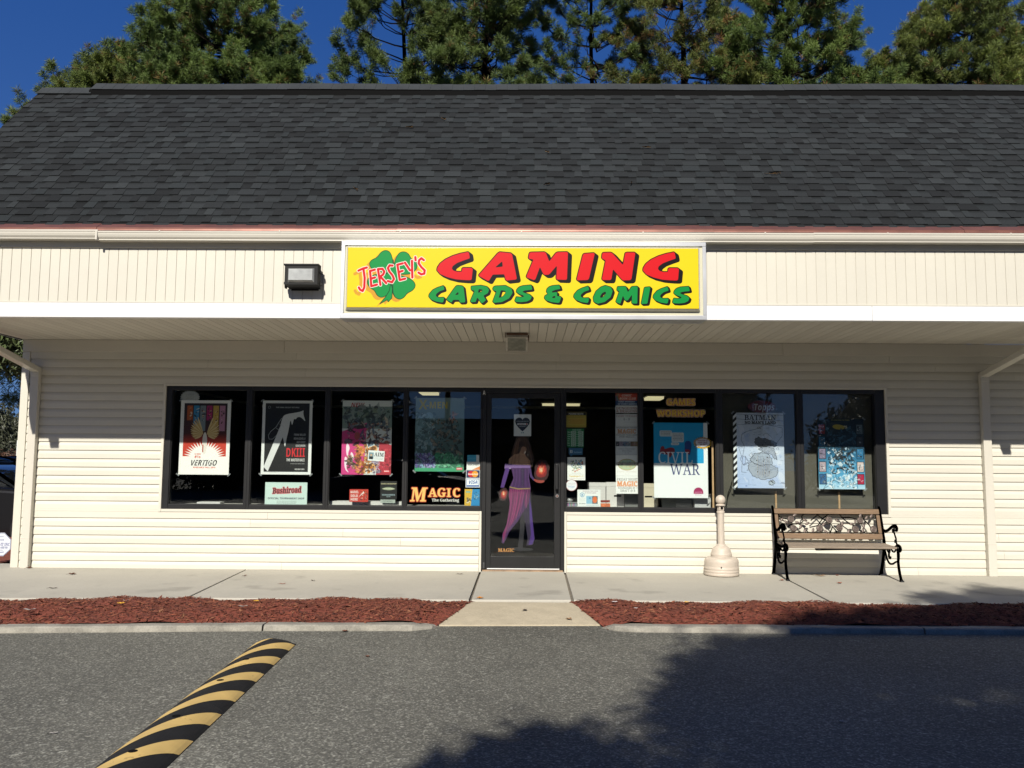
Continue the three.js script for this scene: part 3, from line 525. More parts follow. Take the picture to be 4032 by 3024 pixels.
  const o4 = [[a0, b0], [a1, b0], [a1, b1], [a0, b1]], i4 = [[f0 - 0.022, g0 - 0.022], [f1 + 0.02, g0 - 0.022], [f1 + 0.02, g1 + 0.018], [f0 - 0.022, g1 + 0.018]], t4 = [[f0, g0], [f1, g0], [f1, g1], [f0, g1]];
  for (let k = 0; k < 4; k++) { const n = (k + 1) % 4; quad(out, [...o4[k], zb], [...o4[n], zb], [...i4[n], zb], [...i4[k], zb]); quad(out, [...i4[k], zb], [...i4[n], zb], [...t4[n], zf - 0.004], [...t4[k], zf - 0.004]); }
  mesh('sign_pan', rawGeo(out), cream, sg);
  const p = rbox(f0, f1, g0, g1, zf - 0.012, zf, 0.006, 3), uv = p.attributes.uv, ps = p.attributes.position;
  for (let i = 0; i < uv.count; i++) uv.setXY(i, (ps.getX(i) - f0) / (f1 - f0), (ps.getY(i) - g0) / (g1 - g0));
  mesh('sign_face', p, new THREE.MeshPhysicalMaterial({ color: C(0.76, 0.76, 0.76), map: face, specularIntensity: 0.35, roughness: 0.35, clearcoat: 0.25, clearcoatRoughness: 0.12 }), sg);
}
// flood light on the fascia and the dead lamp under the canopy
{
  const f = thing('wall_light', 'dark metal flood light with a frosted glass front left of the yellow sign', 'wall light', [-2.235, 3.115, 1.69]);
  const blk = phys({ map: mottled([0.014, 0.014, 0.014], 0.35, 0.3, 0.3), roughness: 0.6, specularIntensity: 0.4 });
  const prism = (hw0, hw1, y, Y, z0, z1, yy, YY) => { const A = [[-hw0, y], [hw0, y], [hw0, Y], [-hw0, Y]], B = [[-hw1, yy], [hw1, yy], [hw1, YY], [-hw1, YY]], o = []; for (let k = 0; k < 4; k++) { const n = (k + 1) % 4; quad(o, [...A[k], z0], [...A[n], z0], [...B[n], z1], [...B[k], z1]); } quad(o, ...B.map((p) => [...p, z1])); quad(o, ...A.map((p) => [...p, z0]).reverse()); return rawGeo(o); };
  mesh('housing', [prism(0.155, 0.175, -0.10, 0.105, 0.003, 0.10, -0.085, 0.115), prism(0.182, 0.165, -0.098, 0.122, 0.1005, 0.17, -0.085, 0.108), box(-0.175, 0.175, 0.1085, 0.124, 0.10, 0.178)], blk, f);
  mesh('mounting_plate', [rbox(-0.14, 0.14, -0.115, 0.10, 0.0005, 0.0025, 0.001, 1)], blk, f);
  const gl = phys({ map: mottled([0.42, 0.43, 0.41], 0.3, 0.35, 0.1), roughness: 0.22, clearcoat: 1 });
  mesh('lens', [prism(0.132, 0.118, -0.066, 0.078, 0.1705, 0.20, -0.046, 0.066)], gl, f);
  for (const [x, y] of [[-0.18, -0.06], [0.185, -0.07], [0.187, 0.05], [-0.17, -0.1]]) mesh('clip', rbox(x - 0.008, x + 0.008, y - 0.012, y + 0.012, 0.07, 0.115, 0.003, 1), blk, f);
  const s = thing('canopy_lamp', 'rusty square lamp fitting under the canopy above the door', 'ceiling lamp', [-0.085, 2.675, 0.55]); s.rotation.x = -0.24; s.scale.set(0.95, 1, 1.15);
  const grey = std({ map: mottled([0.46, 0.43, 0.37], 0.4, 0.3, 0.3), roughness: 0.6, metalness: 0.2 }), rust = std({ map: mottled([0.12, 0.065, 0.04], 0.5, 0.15, 0.4), roughness: 0.9 });
  const P = (h0, d0, h1, d1, ya, yb) => { const A = [[-h0, -d0], [h0, -d0], [h0, d0], [-h0, d0]], B = [[-h1, -d1], [h1, -d1], [h1, d1], [-h1, d1]], o = []; for (let k = 0; k < 4; k++) { const n = (k + 1) % 4; quad(o, [A[k][0], ya, A[k][1]], [A[n][0], ya, A[n][1]], [B[n][0], yb, B[n][1]], [B[k][0], yb, B[k][1]]); } quad(o, ...B.map((p) => [p[0], yb, p[1]])); return rawGeo(o); };
  mesh('lamp_box', [P(0.128, 0.19, 0.12, 0.18, 0.06, -0.045), box(-0.13, -0.108, -0.062, -0.0455, -0.185, 0.185), box(0.108, 0.13, -0.062, -0.0455, -0.185, 0.185), box(-0.1075, 0.1075, -0.060, -0.0455, 0.165, 0.185), box(-0.1075, 0.1075, -0.060, -0.0455, -0.185, -0.165)], grey, s);
  mesh('lamp_lens', [box(-0.107, 0.107, -0.053, -0.0455, -0.164, 0.164)], std({ map: mottled([0.20, 0.20, 0.165], 0.5, 0.2, 0.3), roughness: 0.3 }), s);
  mesh('rusty_rim', [rbox(-0.12, 0.136, -0.034, -0.012, 0.1905, 0.2, 0.003, 1), rbox(0.1315, 0.146, -0.05, -0.01, 0.08, 0.15, 0.003, 1), rbox(-0.138, -0.1305, -0.03, -0.002, 0.12, 0.19, 0.003, 1)], rust, s);
}
// ------------------------------------------------------------------ posters and stickers on the inside of the glass
const GZ = -0.047;   // just behind the panes
function sheet(name, label, category, [x0, x1, y0, y1], px, draw, o = {}) {
  const w = x1 - x0, h = y1 - y0, H = Math.round(px * h / w), z = o.z ?? GZ;
  const t = thing(name, label, category, [(x0 + x1) / 2, y0, z], 0, o.group);
  const tex = canvasTex(px, H, draw), mat = std({ color: C(0.8, 0.8, 0.8).multiplyScalar(o.tint ?? 1), map: tex, roughness: o.rough ?? 0.45, side: THREE.DoubleSide, ...(o.alpha ? { transparent: true, alphaTest: 0.5 } : {}) });
  const g = new THREE.PlaneGeometry(w, h, 8, 10), p = g.attributes.position, q = (o.wave ?? 1) * 0.0012;
  for (let i = 0; i < p.count; i++) p.setZ(i, -q + q * Math.sin(p.getX(i) * 9 + p.getY(i) * 5 + x0 * 7));
  g.rotateZ(o.rot ?? 0); g.translate(0, h / 2, 0); g.computeVertexNormals();
  mesh('sheet', g, mat, t);
  if (o.tape) for (const sx of [-1, 1]) for (const sy of [0, 1]) { const a = box(-0.022, 0.022, -0.008, 0.008, 0, 0.0005); a.rotateZ(sx * (sy ? -1 : 1) * 0.75); a.translate(sx * (w / 2 + 0.004), sy ? h + 0.001 : -0.001, 0.0022); mesh('tape', a, M.tape, t); }
  return t;
}
const rq = rng(9001);
// blotches of colour that stand in for printed artwork
function blobs(g, w, h, cols, n, s0, s1, x0 = 0, x1 = 1, y0 = 0, y1 = 1) {
  for (let i = 0; i < n * 4; i++) {
    const x = (x0 + (x1 - x0) * rq()) * w, y = (y0 + (y1 - y0) * rq()) * h, s = (s0 + (s1 - s0) * rq()) * w * (i < n ? 0.8 : 0.36), a = rq() * 6.28, k = 5 + Math.floor(rq() * 5), pts = [], el = 0.5 + 1.4 * rq();
    for (let j = 0; j < k; j++) { const b = j / k * 6.283, rr = s * (0.35 + 0.95 * rq()), u = Math.cos(b) * rr * el, v = Math.sin(b) * rr / el; pts.push([x + u * Math.cos(a) - v * Math.sin(a), y + u * Math.sin(a) + v * Math.cos(a)]); }
    if (rq() < 0.5) smoothPoly(g, pts); else poly(g, pts); g.fillStyle = cols[Math.floor(rq() * cols.length)]; g.globalAlpha = 0.75; g.fill(); g.globalAlpha = 1;
    if (rq() < 0.22) { g.strokeStyle = 'rgba(15,12,15,0.8)'; g.lineWidth = 0.8 + rq() * 1.4; g.stroke(); }
    if (i > n * 2 && rq() < 0.3) strokes(g, [[[x, y], [x + (rq() - 0.5) * s * 3, y + (rq() - 0.5) * s * 3]]], 0.8 + rq(), rq() < 0.5 ? 'rgba(245,240,235,0.6)' : 'rgba(10,8,12,0.7)');
  }
}
function jagged(g, pts, j) { const o = []; pts.forEach((p, i) => { const q = pts[(i + 1) % pts.length]; for (let k = 0; k < 5; k++) o.push([lerp(p[0], q[0], k / 5) + (rq() - 0.5) * j, lerp(p[1], q[1], k / 5) + (rq() - 0.5) * j]); }); poly(g, o); return o; }
sheet('poster', 'red and white poster with a sunburst and VERTIGO lettering in the leftmost window', 'poster', [-4.15, -3.541, 1.107, 2.002], 340, (g, w, h) => {
  g.fillStyle = '#f3f2ef'; g.fillRect(0, 0, w, h); g.fillStyle = '#c63a22'; g.fillRect(24, 20, w - 48, h * 0.74);
  const grd = g.createLinearGradient(0, 0, 0, h * 0.6); grd.addColorStop(0, '#160d0d'); grd.addColorStop(0.75, '#4a1712'); grd.addColorStop(1, 'rgba(198,58,34,0)'); g.fillStyle = grd; g.fillRect(24, 20, w - 48, h * 0.6);
  const cols = ['#b5561f', '#2f86b8', '#7c8a90', '#a81f63', '#c9a64a', '#b9809c']; cols.forEach((c, i) => { g.fillStyle = c; const x = 44 + i * 44; g.fillRect(x, 36, 38, 100 + (i % 3) * 36); blobs(g, w, h, ['#dcb98f', '#6b2b1c', '#e9dcc4', '#222', c], 4, 0.02, 0.04, x / w + 0.03, x / w + 0.09, 0.1, 0.3); });
  for (const s of [-1, 1]) for (let i = 0; i < 13; i++) { const a = -1.25 + i * 0.14; g.save(); g.translate(w / 2 + s * 12, h * 0.47); g.rotate(s * (a + 1.57) ); g.fillStyle = i % 2 ? '#c9a765' : '#e0c78f'; g.beginPath(); g.ellipse(0, -66 + i * 2.5, 6, 62 - i * 3, 0, 0, 7); g.fill(); g.restore(); }
  g.fillStyle = '#f5f3ee'; g.beginPath(); const cx = w / 2, cy = h * 0.78; for (let i = 0; i <= 40; i++) { const a = Math.PI + i / 40 * Math.PI, r = (i % 2 ? 1 : 0.66) * w * 0.43; g.lineTo(cx + Math.cos(a) * r, cy + Math.sin(a) * r * 0.82); } g.closePath(); g.fill(); g.fillRect(0, h * 0.755, w, h);
  g.fillStyle = '#e9e2d8'; g.beginPath(); g.ellipse(cx, h * 0.58, 17, 74, 0, 0, 7); g.fill(); g.fillStyle = '#b14b31'; g.fillRect(cx - 14, h * 0.60, 7, 50);
  txt(g, '12 NEW', w * 0.37, h * 0.725, 12, '#d2452c'); txt(g, '#1s', w * 0.37, h * 0.762, 25, '#d2452c');
  txt(g, 'VERTIGO', w * 0.5, h * 0.845, 52, '#1a1817', { skew: -0.25, max: 180, weight: 'bold' }); g.fillStyle = '#f3f2ef'; for (const x of [0.34, 0.5, 0.63]) { poly(g, [[w * x, h * 0.80], [w * x + 5, h * 0.80], [w * x - 16, h * 0.9], [w * x - 20, h * 0.9]]); g.fill(); }
  txt(g, 'AVAILABLE FALL 2015', w * 0.51, h * 0.903, 15, '#d2452c', { max: 152 });
}, { tape: true });
sheet('price_burst', 'grey starburst label above the red VERTIGO poster', 'sticker', [-4.172, -3.928, 1.975, 2.117], 160, (g, w, h) => {
  g.fillStyle = '#b9bab6'; g.beginPath(); for (let i = 0; i < 44; i++) { const a = i / 44 * 6.283, r = i % 2 ? 0.5 : 0.44; g.lineTo(w / 2 + Math.cos(a) * r * w, h * 0.56 + Math.sin(a) * r * w * 0.72); } g.fill(); fineLines(g, 50, 30, 60, 4, 10, '#8b8c88', rq);
}, { alpha: true, z: GZ - 0.012 });
sheet('poster', 'black poster with a white streak and red DKIII letters', 'poster', [-3.156, -2.552, 1.115, 2.004], 340, (g, w, h) => {
  g.fillStyle = '#e9ebe9'; g.fillRect(0, 0, w, h); g.fillStyle = '#0d0d0e'; g.fillRect(20, 18, w - 40, h - 36);
  g.fillStyle = '#dcdedd'; poly(g, [[18, h - 50], [48, h - 20], [150, 232], [178, 110], [160, 100], [140, 130]]); g.fill();
  smoothPoly(g, [[135, 110], [160, 92], [210, 84], [262, 74], [282, 62], [276, 90], [300, 150], [262, 110], [236, 112], [228, 130], [214, 120], [204, 180], [192, 120], [182, 200], [168, 260], [160, 330], [146, 250], [120, 200]]); g.fill();
  strokes(g, [[[132, 120], [112, 150], [96, 180], [60, 210], [44, 236], [50, 262], [74, 262], [100, 236]], [[120, 160], [146, 176]], [[98, 190], [128, 204]]], 3, '#c9cbca');
  txt(g, 'THE DARK KNIGHT RETURNS', w * 0.5, 47, 12, '#c9cbca', { max: 180 }); g.strokeStyle = '#bfc1c0'; g.lineWidth = 2; g.beginPath(); g.arc(46, 46, 8, 0, 7); g.stroke();
  for (const [s, y, m] of [['FRANK MILLER', 230, 80], ['BRIAN AZZARELLO', 256, 80], ['ANDY KUBERT', 280, 60], ['KLAUS JANSON', 304, 66]]) txt(g, s, w - 42, y, 20, '#d2d3d2', { align: 'right', max: m });
  txt(g, 'DKIII', w - 42, 352, 84, '#d3202a', { align: 'right', max: 132 }); txt(g, 'THE MASTER RACE', w - 44, 402, 26, '#e6e6e4', { align: 'right', max: 124 });
  txt(g, 'AN EIGHT-ISSUE LIMITED SERIES', w - 44, 427, 9, '#b9bab9', { align: 'right', max: 96 }); txt(g, 'HOLIDAY 2015', w - 44, 464, 14, '#e6e6e4', { align: 'right', max: 66 }); g.fillStyle = '#b9bab9'; g.fillRect(58, 484, 44, 2);
}, { tape: true });
sheet('shop_notice', 'pale green BUSHIROAD official tournament shop card under the DKIII poster', 'sign', [-3.094, -2.588, 0.758, 1.022], 300, (g, w, h) => {
  g.fillStyle = '#c9dfd8'; g.fillRect(0, 0, w, h); txt(g, 'Bushiroad', w * 0.52, h * 0.36, 56, '#191413', { font: 'serif', max: 205, stroke: '#cf6c70', lw: 9, skew: -0.1, rot: -0.05 });
  txt(g, 'OFFICIAL TOURNAMENT SHOP', w * 0.5, h * 0.72, 18, '#2a2436', { max: 275 }); fineLines(g, 85, h * 0.84, 140, 3, 8, '#66706d', rq);
});
sheet('poster', 'pink and orange comic poster with an AIM badge in the third window', 'poster', [-2.187, -1.589, 1.12, 2.01], 340, (g, w, h) => {
  g.fillStyle = '#d9e0de'; g.fillRect(0, 0, w, h); g.fillStyle = '#7a8f88'; g.fillRect(0, h * 0.08, w, h * 0.3); g.fillStyle = '#d13f86'; poly(g, [[0, h * 0.42], [w * 0.5, h * 0.3], [w * 0.45, h], [0, h]]); g.fill();
  txt(g, 'NEW', w * 0.3, h * 0.06, 40, '#a83038', { skew: -0.2, max: 120 });
  blobs(g, w, h, ['#3c4a52', '#52616b', '#7d8c74', '#2e3437', '#8f9b97', '#3b5146'], 26, 0.05, 0.13, 0.05, 0.95, 0.08, 0.34); blobs(g, w, h, ['#3a2d33', '#5d4a55', '#7a6f80', '#a2543e', '#d6c2a6', '#4a5d77', '#241d21'], 40, 0.04, 0.1, 0.1, 0.95, 0.28, 0.6);
  g.fillStyle = '#f2e3ec'; for (const [x, y] of [[30, 340], [60, 400], [20, 430]]) { smoothPoly(g, [[x, y - 60], [x + 30, y - 20], [x + 10, y + 30], [x + 40, y + 70], [x, y + 40]]); g.fill(); }
  g.fillStyle = '#b03040'; poly(g, [[w * 0.76, h * 0.56], [w, h * 0.6], [w, h], [w * 0.7, h]]); g.fill();
  blobs(g, w, h, ['#d58a3c', '#c4742b', '#e6aa5a', '#8e4f1d', '#5c3216'], 46, 0.04, 0.10, 0.28, 0.7, 0.6, 0.98); blobs(g, w, h, ['#6b5340', '#a07a5c', '#3e2e25'], 14, 0.03, 0.07, 0.12, 0.28, 0.76, 0.92); blobs(g, w, h, ['#9c8fa8', '#c9bfd2', '#6c5f7a'], 12, 0.03, 0.07, 0.62, 0.78, 0.82, 0.98); blobs(g, w, h, ['#7d1f2b', '#c5384a', '#e05663'], 12, 0.03, 0.07, 0.8, 0.98, 0.66, 0.95);
  g.fillStyle = '#e7ecec'; g.save(); g.translate(w * 0.54, h * 0.67); g.rotate(0.06); g.fillRect(0, 0, w * 0.33, h * 0.14); g.fillStyle = '#7c9aa6'; g.fillRect(6, 14, 32, 46); g.fillStyle = '#191919'; g.fillRect(10, 42, 24, 18); g.fillStyle = '#caa98c'; g.beginPath(); g.arc(22, 32, 8, 0, 7); g.fill(); txt(g, 'AIM', w * 0.22, h * 0.052, 36, '#20222a', { font: 'serif', max: 66 }); fineLines(g, 46, h * 0.095, 58, 2, 8, '#8d9496', rq); g.restore();
  g.fillStyle = '#d4262e'; g.fillRect(w * 0.855, h * 0.935, 40, 18); txt(g, 'MARVEL', w * 0.855 + 20, h * 0.953, 12, '#fff', { max: 36 });
}, { tape: true });
sheet('poster', 'teal and purple misty comic poster lettered X-MEN in the fourth window', 'poster', [-1.305, -0.715, 1.164, 2.048], 330, (g, w, h) => {
  const q = g.createLinearGradient(0, 0, 0, h); q.addColorStop(0, '#7d9390'); q.addColorStop(0.4, '#5b7a80'); q.addColorStop(0.75, '#46615f'); q.addColorStop(1, '#3f7a62'); g.fillStyle = q; g.fillRect(0, 0, w, h);
  blobs(g, w, h, ['#6d8d99', '#88a9b3', '#4d6a76', '#9db4b8'], 30, 0.05, 0.12, 0.02, 0.45, 0.2, 0.7); blobs(g, w, h, ['#2c3a3a', '#46423e', '#6d5a4c', '#1f2727', '#8f8070', '#3b4f4c'], 38, 0.03, 0.09, 0.35, 0.92, 0.3, 0.76); blobs(g, w, h, ['#9a6a52', '#b58a76'], 6, 0.03, 0.06, 0.7, 0.85, 0.2, 0.35);
  blobs(g, w, h, ['#7a6ab0', '#9d92cc', '#5a4b94', '#b9b3dd', '#8fb5cf'], 34, 0.04, 0.09, 0.02, 0.42, 0.76, 0.95); blobs(g, w, h, ['#3f9a6d', '#5db486', '#2d7a55', '#86cba6'], 34, 0.04, 0.09, 0.42, 0.98, 0.76, 0.97); g.fillStyle = '#3f9f72'; g.fillRect(0, h * 0.955, w, h * 0.05);
  txt(g, 'X', w * 0.15, h * 0.095, 92, '#b3a53e', { max: 80 }); txt(g, '-MEN', w * 0.44, h * 0.10, 62, '#c3b13c', { max: 150 });
  g.fillStyle = '#d4262e'; g.fillRect(w * 0.85, h * 0.945, 40, 17); txt(g, 'MARVEL', w * 0.85 + 20, h * 0.961, 12, '#fff', { max: 36 });
}, { tape: true });
sheet('sticker', 'red MARVEL SOLD HERE sticker at the bottom of the third window', 'sticker', [-2.08, -1.855, 0.796, 0.946], 180, (g, w, h) => { g.fillStyle = '#c23a2b'; g.fillRect(0, 0, w, h); txt(g, 'MARVEL', 8, 26, 34, '#e9e4df', { align: 'left', max: 80 }); txt(g, 'SOLD', 10, 62, 34, '#e9e4df', { align: 'left', max: 72 }); txt(g, 'HERE', 10, 96, 34, '#e9e4df', { align: 'left', max: 72 }); blobs(g, w, h, ['#7c2218', '#e0673e', '#3a1814', '#f0d8c8'], 18, 0.03, 0.09, 0.6, 0.95, 0.15, 0.85); g.fillStyle = '#efe6de'; poly(g, [[80, 84], [136, 18], [142, 40], [130, 40]]); g.fill(); });
sheet('sticker', 'dark strip of small gold game logos beside the red sticker', 'sticker', [-1.712, -1.513, 0.83, 1.046], 150, (g, w, h) => { g.fillStyle = '#121414'; g.fillRect(0, 0, w, h); txt(g, 'GAMES WORKSHOP', w / 2, 24, 16, '#c9c19a', { max: 140 }); g.fillStyle = '#8d9a7e'; smoothPoly(g, [[6, 70], [40, 58], [75, 52], [110, 58], [144, 70], [110, 78], [75, 84], [40, 78]]); g.fill(); txt(g, 'WARHAMMER', w / 2, 69, 14, '#e6e2c8', { max: 100 }); txt(g, 'WARHAMMER', w / 2, 122, 20, '#9db3b8', { max: 120 }); txt(g, '40,000', w / 2, 140, 12, '#9db3b8', { max: 50 }); strokes(g, [[[16, 132], [134, 132]]], 1.5, '#6f8388'); });
sheet('sticker', 'pale CITADEL strip at the foot of the third window', 'sticker', [-1.708, -1.53, 0.785, 0.826], 140, (g, w, h) => { g.fillStyle = '#a9b3ab'; g.fillRect(0, 0, w, h); txt(g, 'CITADEL', w / 2, h / 2, 24, '#7a857d', { max: 120 }); });
sheet('window_lettering', 'yellow MAGIC The Gathering lettering along the bottom of the fourth window', 'lettering', [-1.376, -0.70, 0.786, 0.985], 512, (g, w, h) => {
  const spec = [['M', 50, 128, 104, -8], ['A', 168, 92, 78, 0], ['G', 246, 92, 82, 0], ['I', 312, 92, 82, 0], ['C', 370, 92, 82, 0]];
  for (const pass of [['#c23a1e', 15], ['#f4e3bf', 0]]) { let i = 0; for (const [c, x, s, y] of [['M', 96, 172, 74], ['A', 222, 104, 54], ['G', 302, 106, 54], ['I', 368, 104, 54], ['C', 436, 106, 54]]) txt(g, c, x, y, s, i >= 0 && pass[1] === 0 ? '#f2c772' : pass[0], { font: 'serif', stroke: pass[1] ? pass[0] : '#f2c772', lw: pass[1] || 3, skew: c === 'M' ? -0.12 : 0, max: c === 'M' ? 150 : c === 'I' ? 40 : 82 }); }
  txt(g, 'The Gathering', 338, 122, 34, '#f4f2ec', { font: 'serif', max: 300, stroke: '#111', lw: 4 });
}, { alpha: true, wave: 0, z: -0.043 });
for (const [label, r4, draw] of [
  ['blue and white card sticker, topmost of the payment stack left of the door', [-0.674, -0.531, 1.284, 1.364], (g, w, h) => { g.fillStyle = '#f4f6f6'; g.fillRect(0, 0, w, h); g.fillStyle = '#49b3d8'; g.fillRect(0, 0, w * 0.75, h); txt(g, 'AMERICAN EXPRESS', w * 0.38, h * 0.5, 12, '#7fcbe4', { max: 84 }); }],
  ['white DISCOVER sticker with an orange corner in the payment stack', [-0.681, -0.523, 1.188, 1.283], (g, w, h) => { g.fillStyle = '#f2f2ee'; g.fillRect(0, 0, w, h); txt(g, 'DISCOVER', w * 0.5, h * 0.36, 24, '#3a3b40', { max: 108 }); g.fillStyle = '#e8935a'; poly(g, [[w, h * 0.55], [w, h], [w * 0.4, h]]); g.fill(); }],
  ['MasterCard sticker with red and orange discs in the payment stack', [-0.687, -0.520, 1.087, 1.187], (g, w, h) => { g.fillStyle = '#f2f3f4'; g.fillRect(0, 0, w, h); g.fillStyle = '#2b3561'; g.fillRect(4, 4, w - 8, h - 8); g.fillStyle = '#d7252d'; g.beginPath(); g.arc(w * 0.36, h * 0.5, h * 0.38, 0, 7); g.fill(); g.fillStyle = '#f2a22c'; g.beginPath(); g.arc(w * 0.64, h * 0.5, h * 0.38, 0, 7); g.fill(); txt(g, 'MasterCard', w * 0.5, h * 0.5, 20, '#fff', { max: 96, skew: -0.15 }); }],
  ['white VISA sticker, lowest of the payment stack', [-0.690, -0.521, 0.978, 1.085], (g, w, h) => { g.fillStyle = '#f4f6f9'; g.fillRect(0, 0, w, h); g.strokeStyle = '#2c5aa6'; g.lineWidth = 4; g.strokeRect(8, 6, w - 16, h - 12); g.fillStyle = '#2c5aa6'; g.fillRect(8, h - 20, w - 16, 10); txt(g, 'VISA', w * 0.53, h * 0.42, 42, '#2450a0', { skew: -0.25, max: 84 }); }],
  ['yellow and blue cartoon sticker below the VISA sticker', [-0.701, -0.514, 0.762, 0.957], (g, w, h) => { g.fillStyle = '#d9b23e'; g.fillRect(0, 0, w, h); g.fillStyle = '#2a8cc4'; poly(g, [[w * 0.5, 0], [w, 0], [w, h], [w * 0.4, h]]); g.fill(); blobs(g, w, h, ['#efe6cf', '#3a352b', '#8a7a50'], 9, 0.05, 0.11, 0.12, 0.38, 0.5, 0.85); blobs(g, w, h, ['#bfe0ee', '#17527c', '#6fb7da'], 9, 0.05, 0.10, 0.6, 0.92, 0.2, 0.65); g.fillStyle = '#8fb39a'; g.fillRect(w * 0.08, h * 0.12, w * 0.3, h * 0.1); }],
]) sheet('sticker', label, 'sticker', r4, 130, draw, { z: -0.044, wave: 0 });
sheet('unit_letter', 'small white letter A on the black frame left of the door', 'letter', [-0.500, -0.455, 2.070, 2.148], 64, (g, w, h) => txt(g, 'A', w / 2, h / 2, 100, '#d6d6d2', { max: 48 }), { alpha: true, wave: 0, z: -0.0015 });
sheet('door_notice', 'white notice with a dark blue heart on the door glass', 'notice', [-0.119, 0.089, 1.594, 1.855], 200, (g, w, h) => { g.fillStyle = '#dfe3e6'; g.fillRect(0, 0, w, h); g.fillStyle = '#1d2740'; g.beginPath(); g.moveTo(w * 0.5, h * 0.78); g.bezierCurveTo(w * 0.1, h * 0.52, -w * 0.05, h * 0.28, w * 0.2, h * 0.17); g.bezierCurveTo(w * 0.38, h * 0.1, w * 0.48, h * 0.2, w * 0.5, h * 0.26); g.bezierCurveTo(w * 0.52, h * 0.2, w * 0.62, h * 0.1, w * 0.8, h * 0.17); g.bezierCurveTo(w * 1.05, h * 0.28, w * 0.9, h * 0.52, w * 0.5, h * 0.78); g.fill(); txt(g, 'SHOW YOUR LOVE FOR', w / 2, h * 0.32, 14, '#c8d0da', { max: 140 }); g.fillStyle = '#c8d0da'; g.fillRect(w * 0.2, h * 0.4, w * 0.6, h * 0.09); txt(g, 'Jersey\'s', w * 0.45, h * 0.445, 18, '#7c2b30', { max: 80 }); g.fillStyle = '#b03038'; g.beginPath(); g.arc(w * 0.74, h * 0.445, 9, 0, 7); g.fill(); txt(g, 'TEMPORARY 1', w / 2, h * 0.55, 13, '#c8d0da', { max: 90 }); fineLines(g, w * 0.15, h * 0.07, w * 0.7, 1, 4, '#7b8288', rq); fineLines(g, w * 0.15, h * 0.9, w * 0.7, 1, 4, '#9aa0a6', rq); g.fillStyle = '#2d6f86'; g.fillRect(w * 0.42, h * 0.83, 14, 8); g.fillRect(w * 0.52, h * 0.83, 14, 8); }, { z: -0.052 });
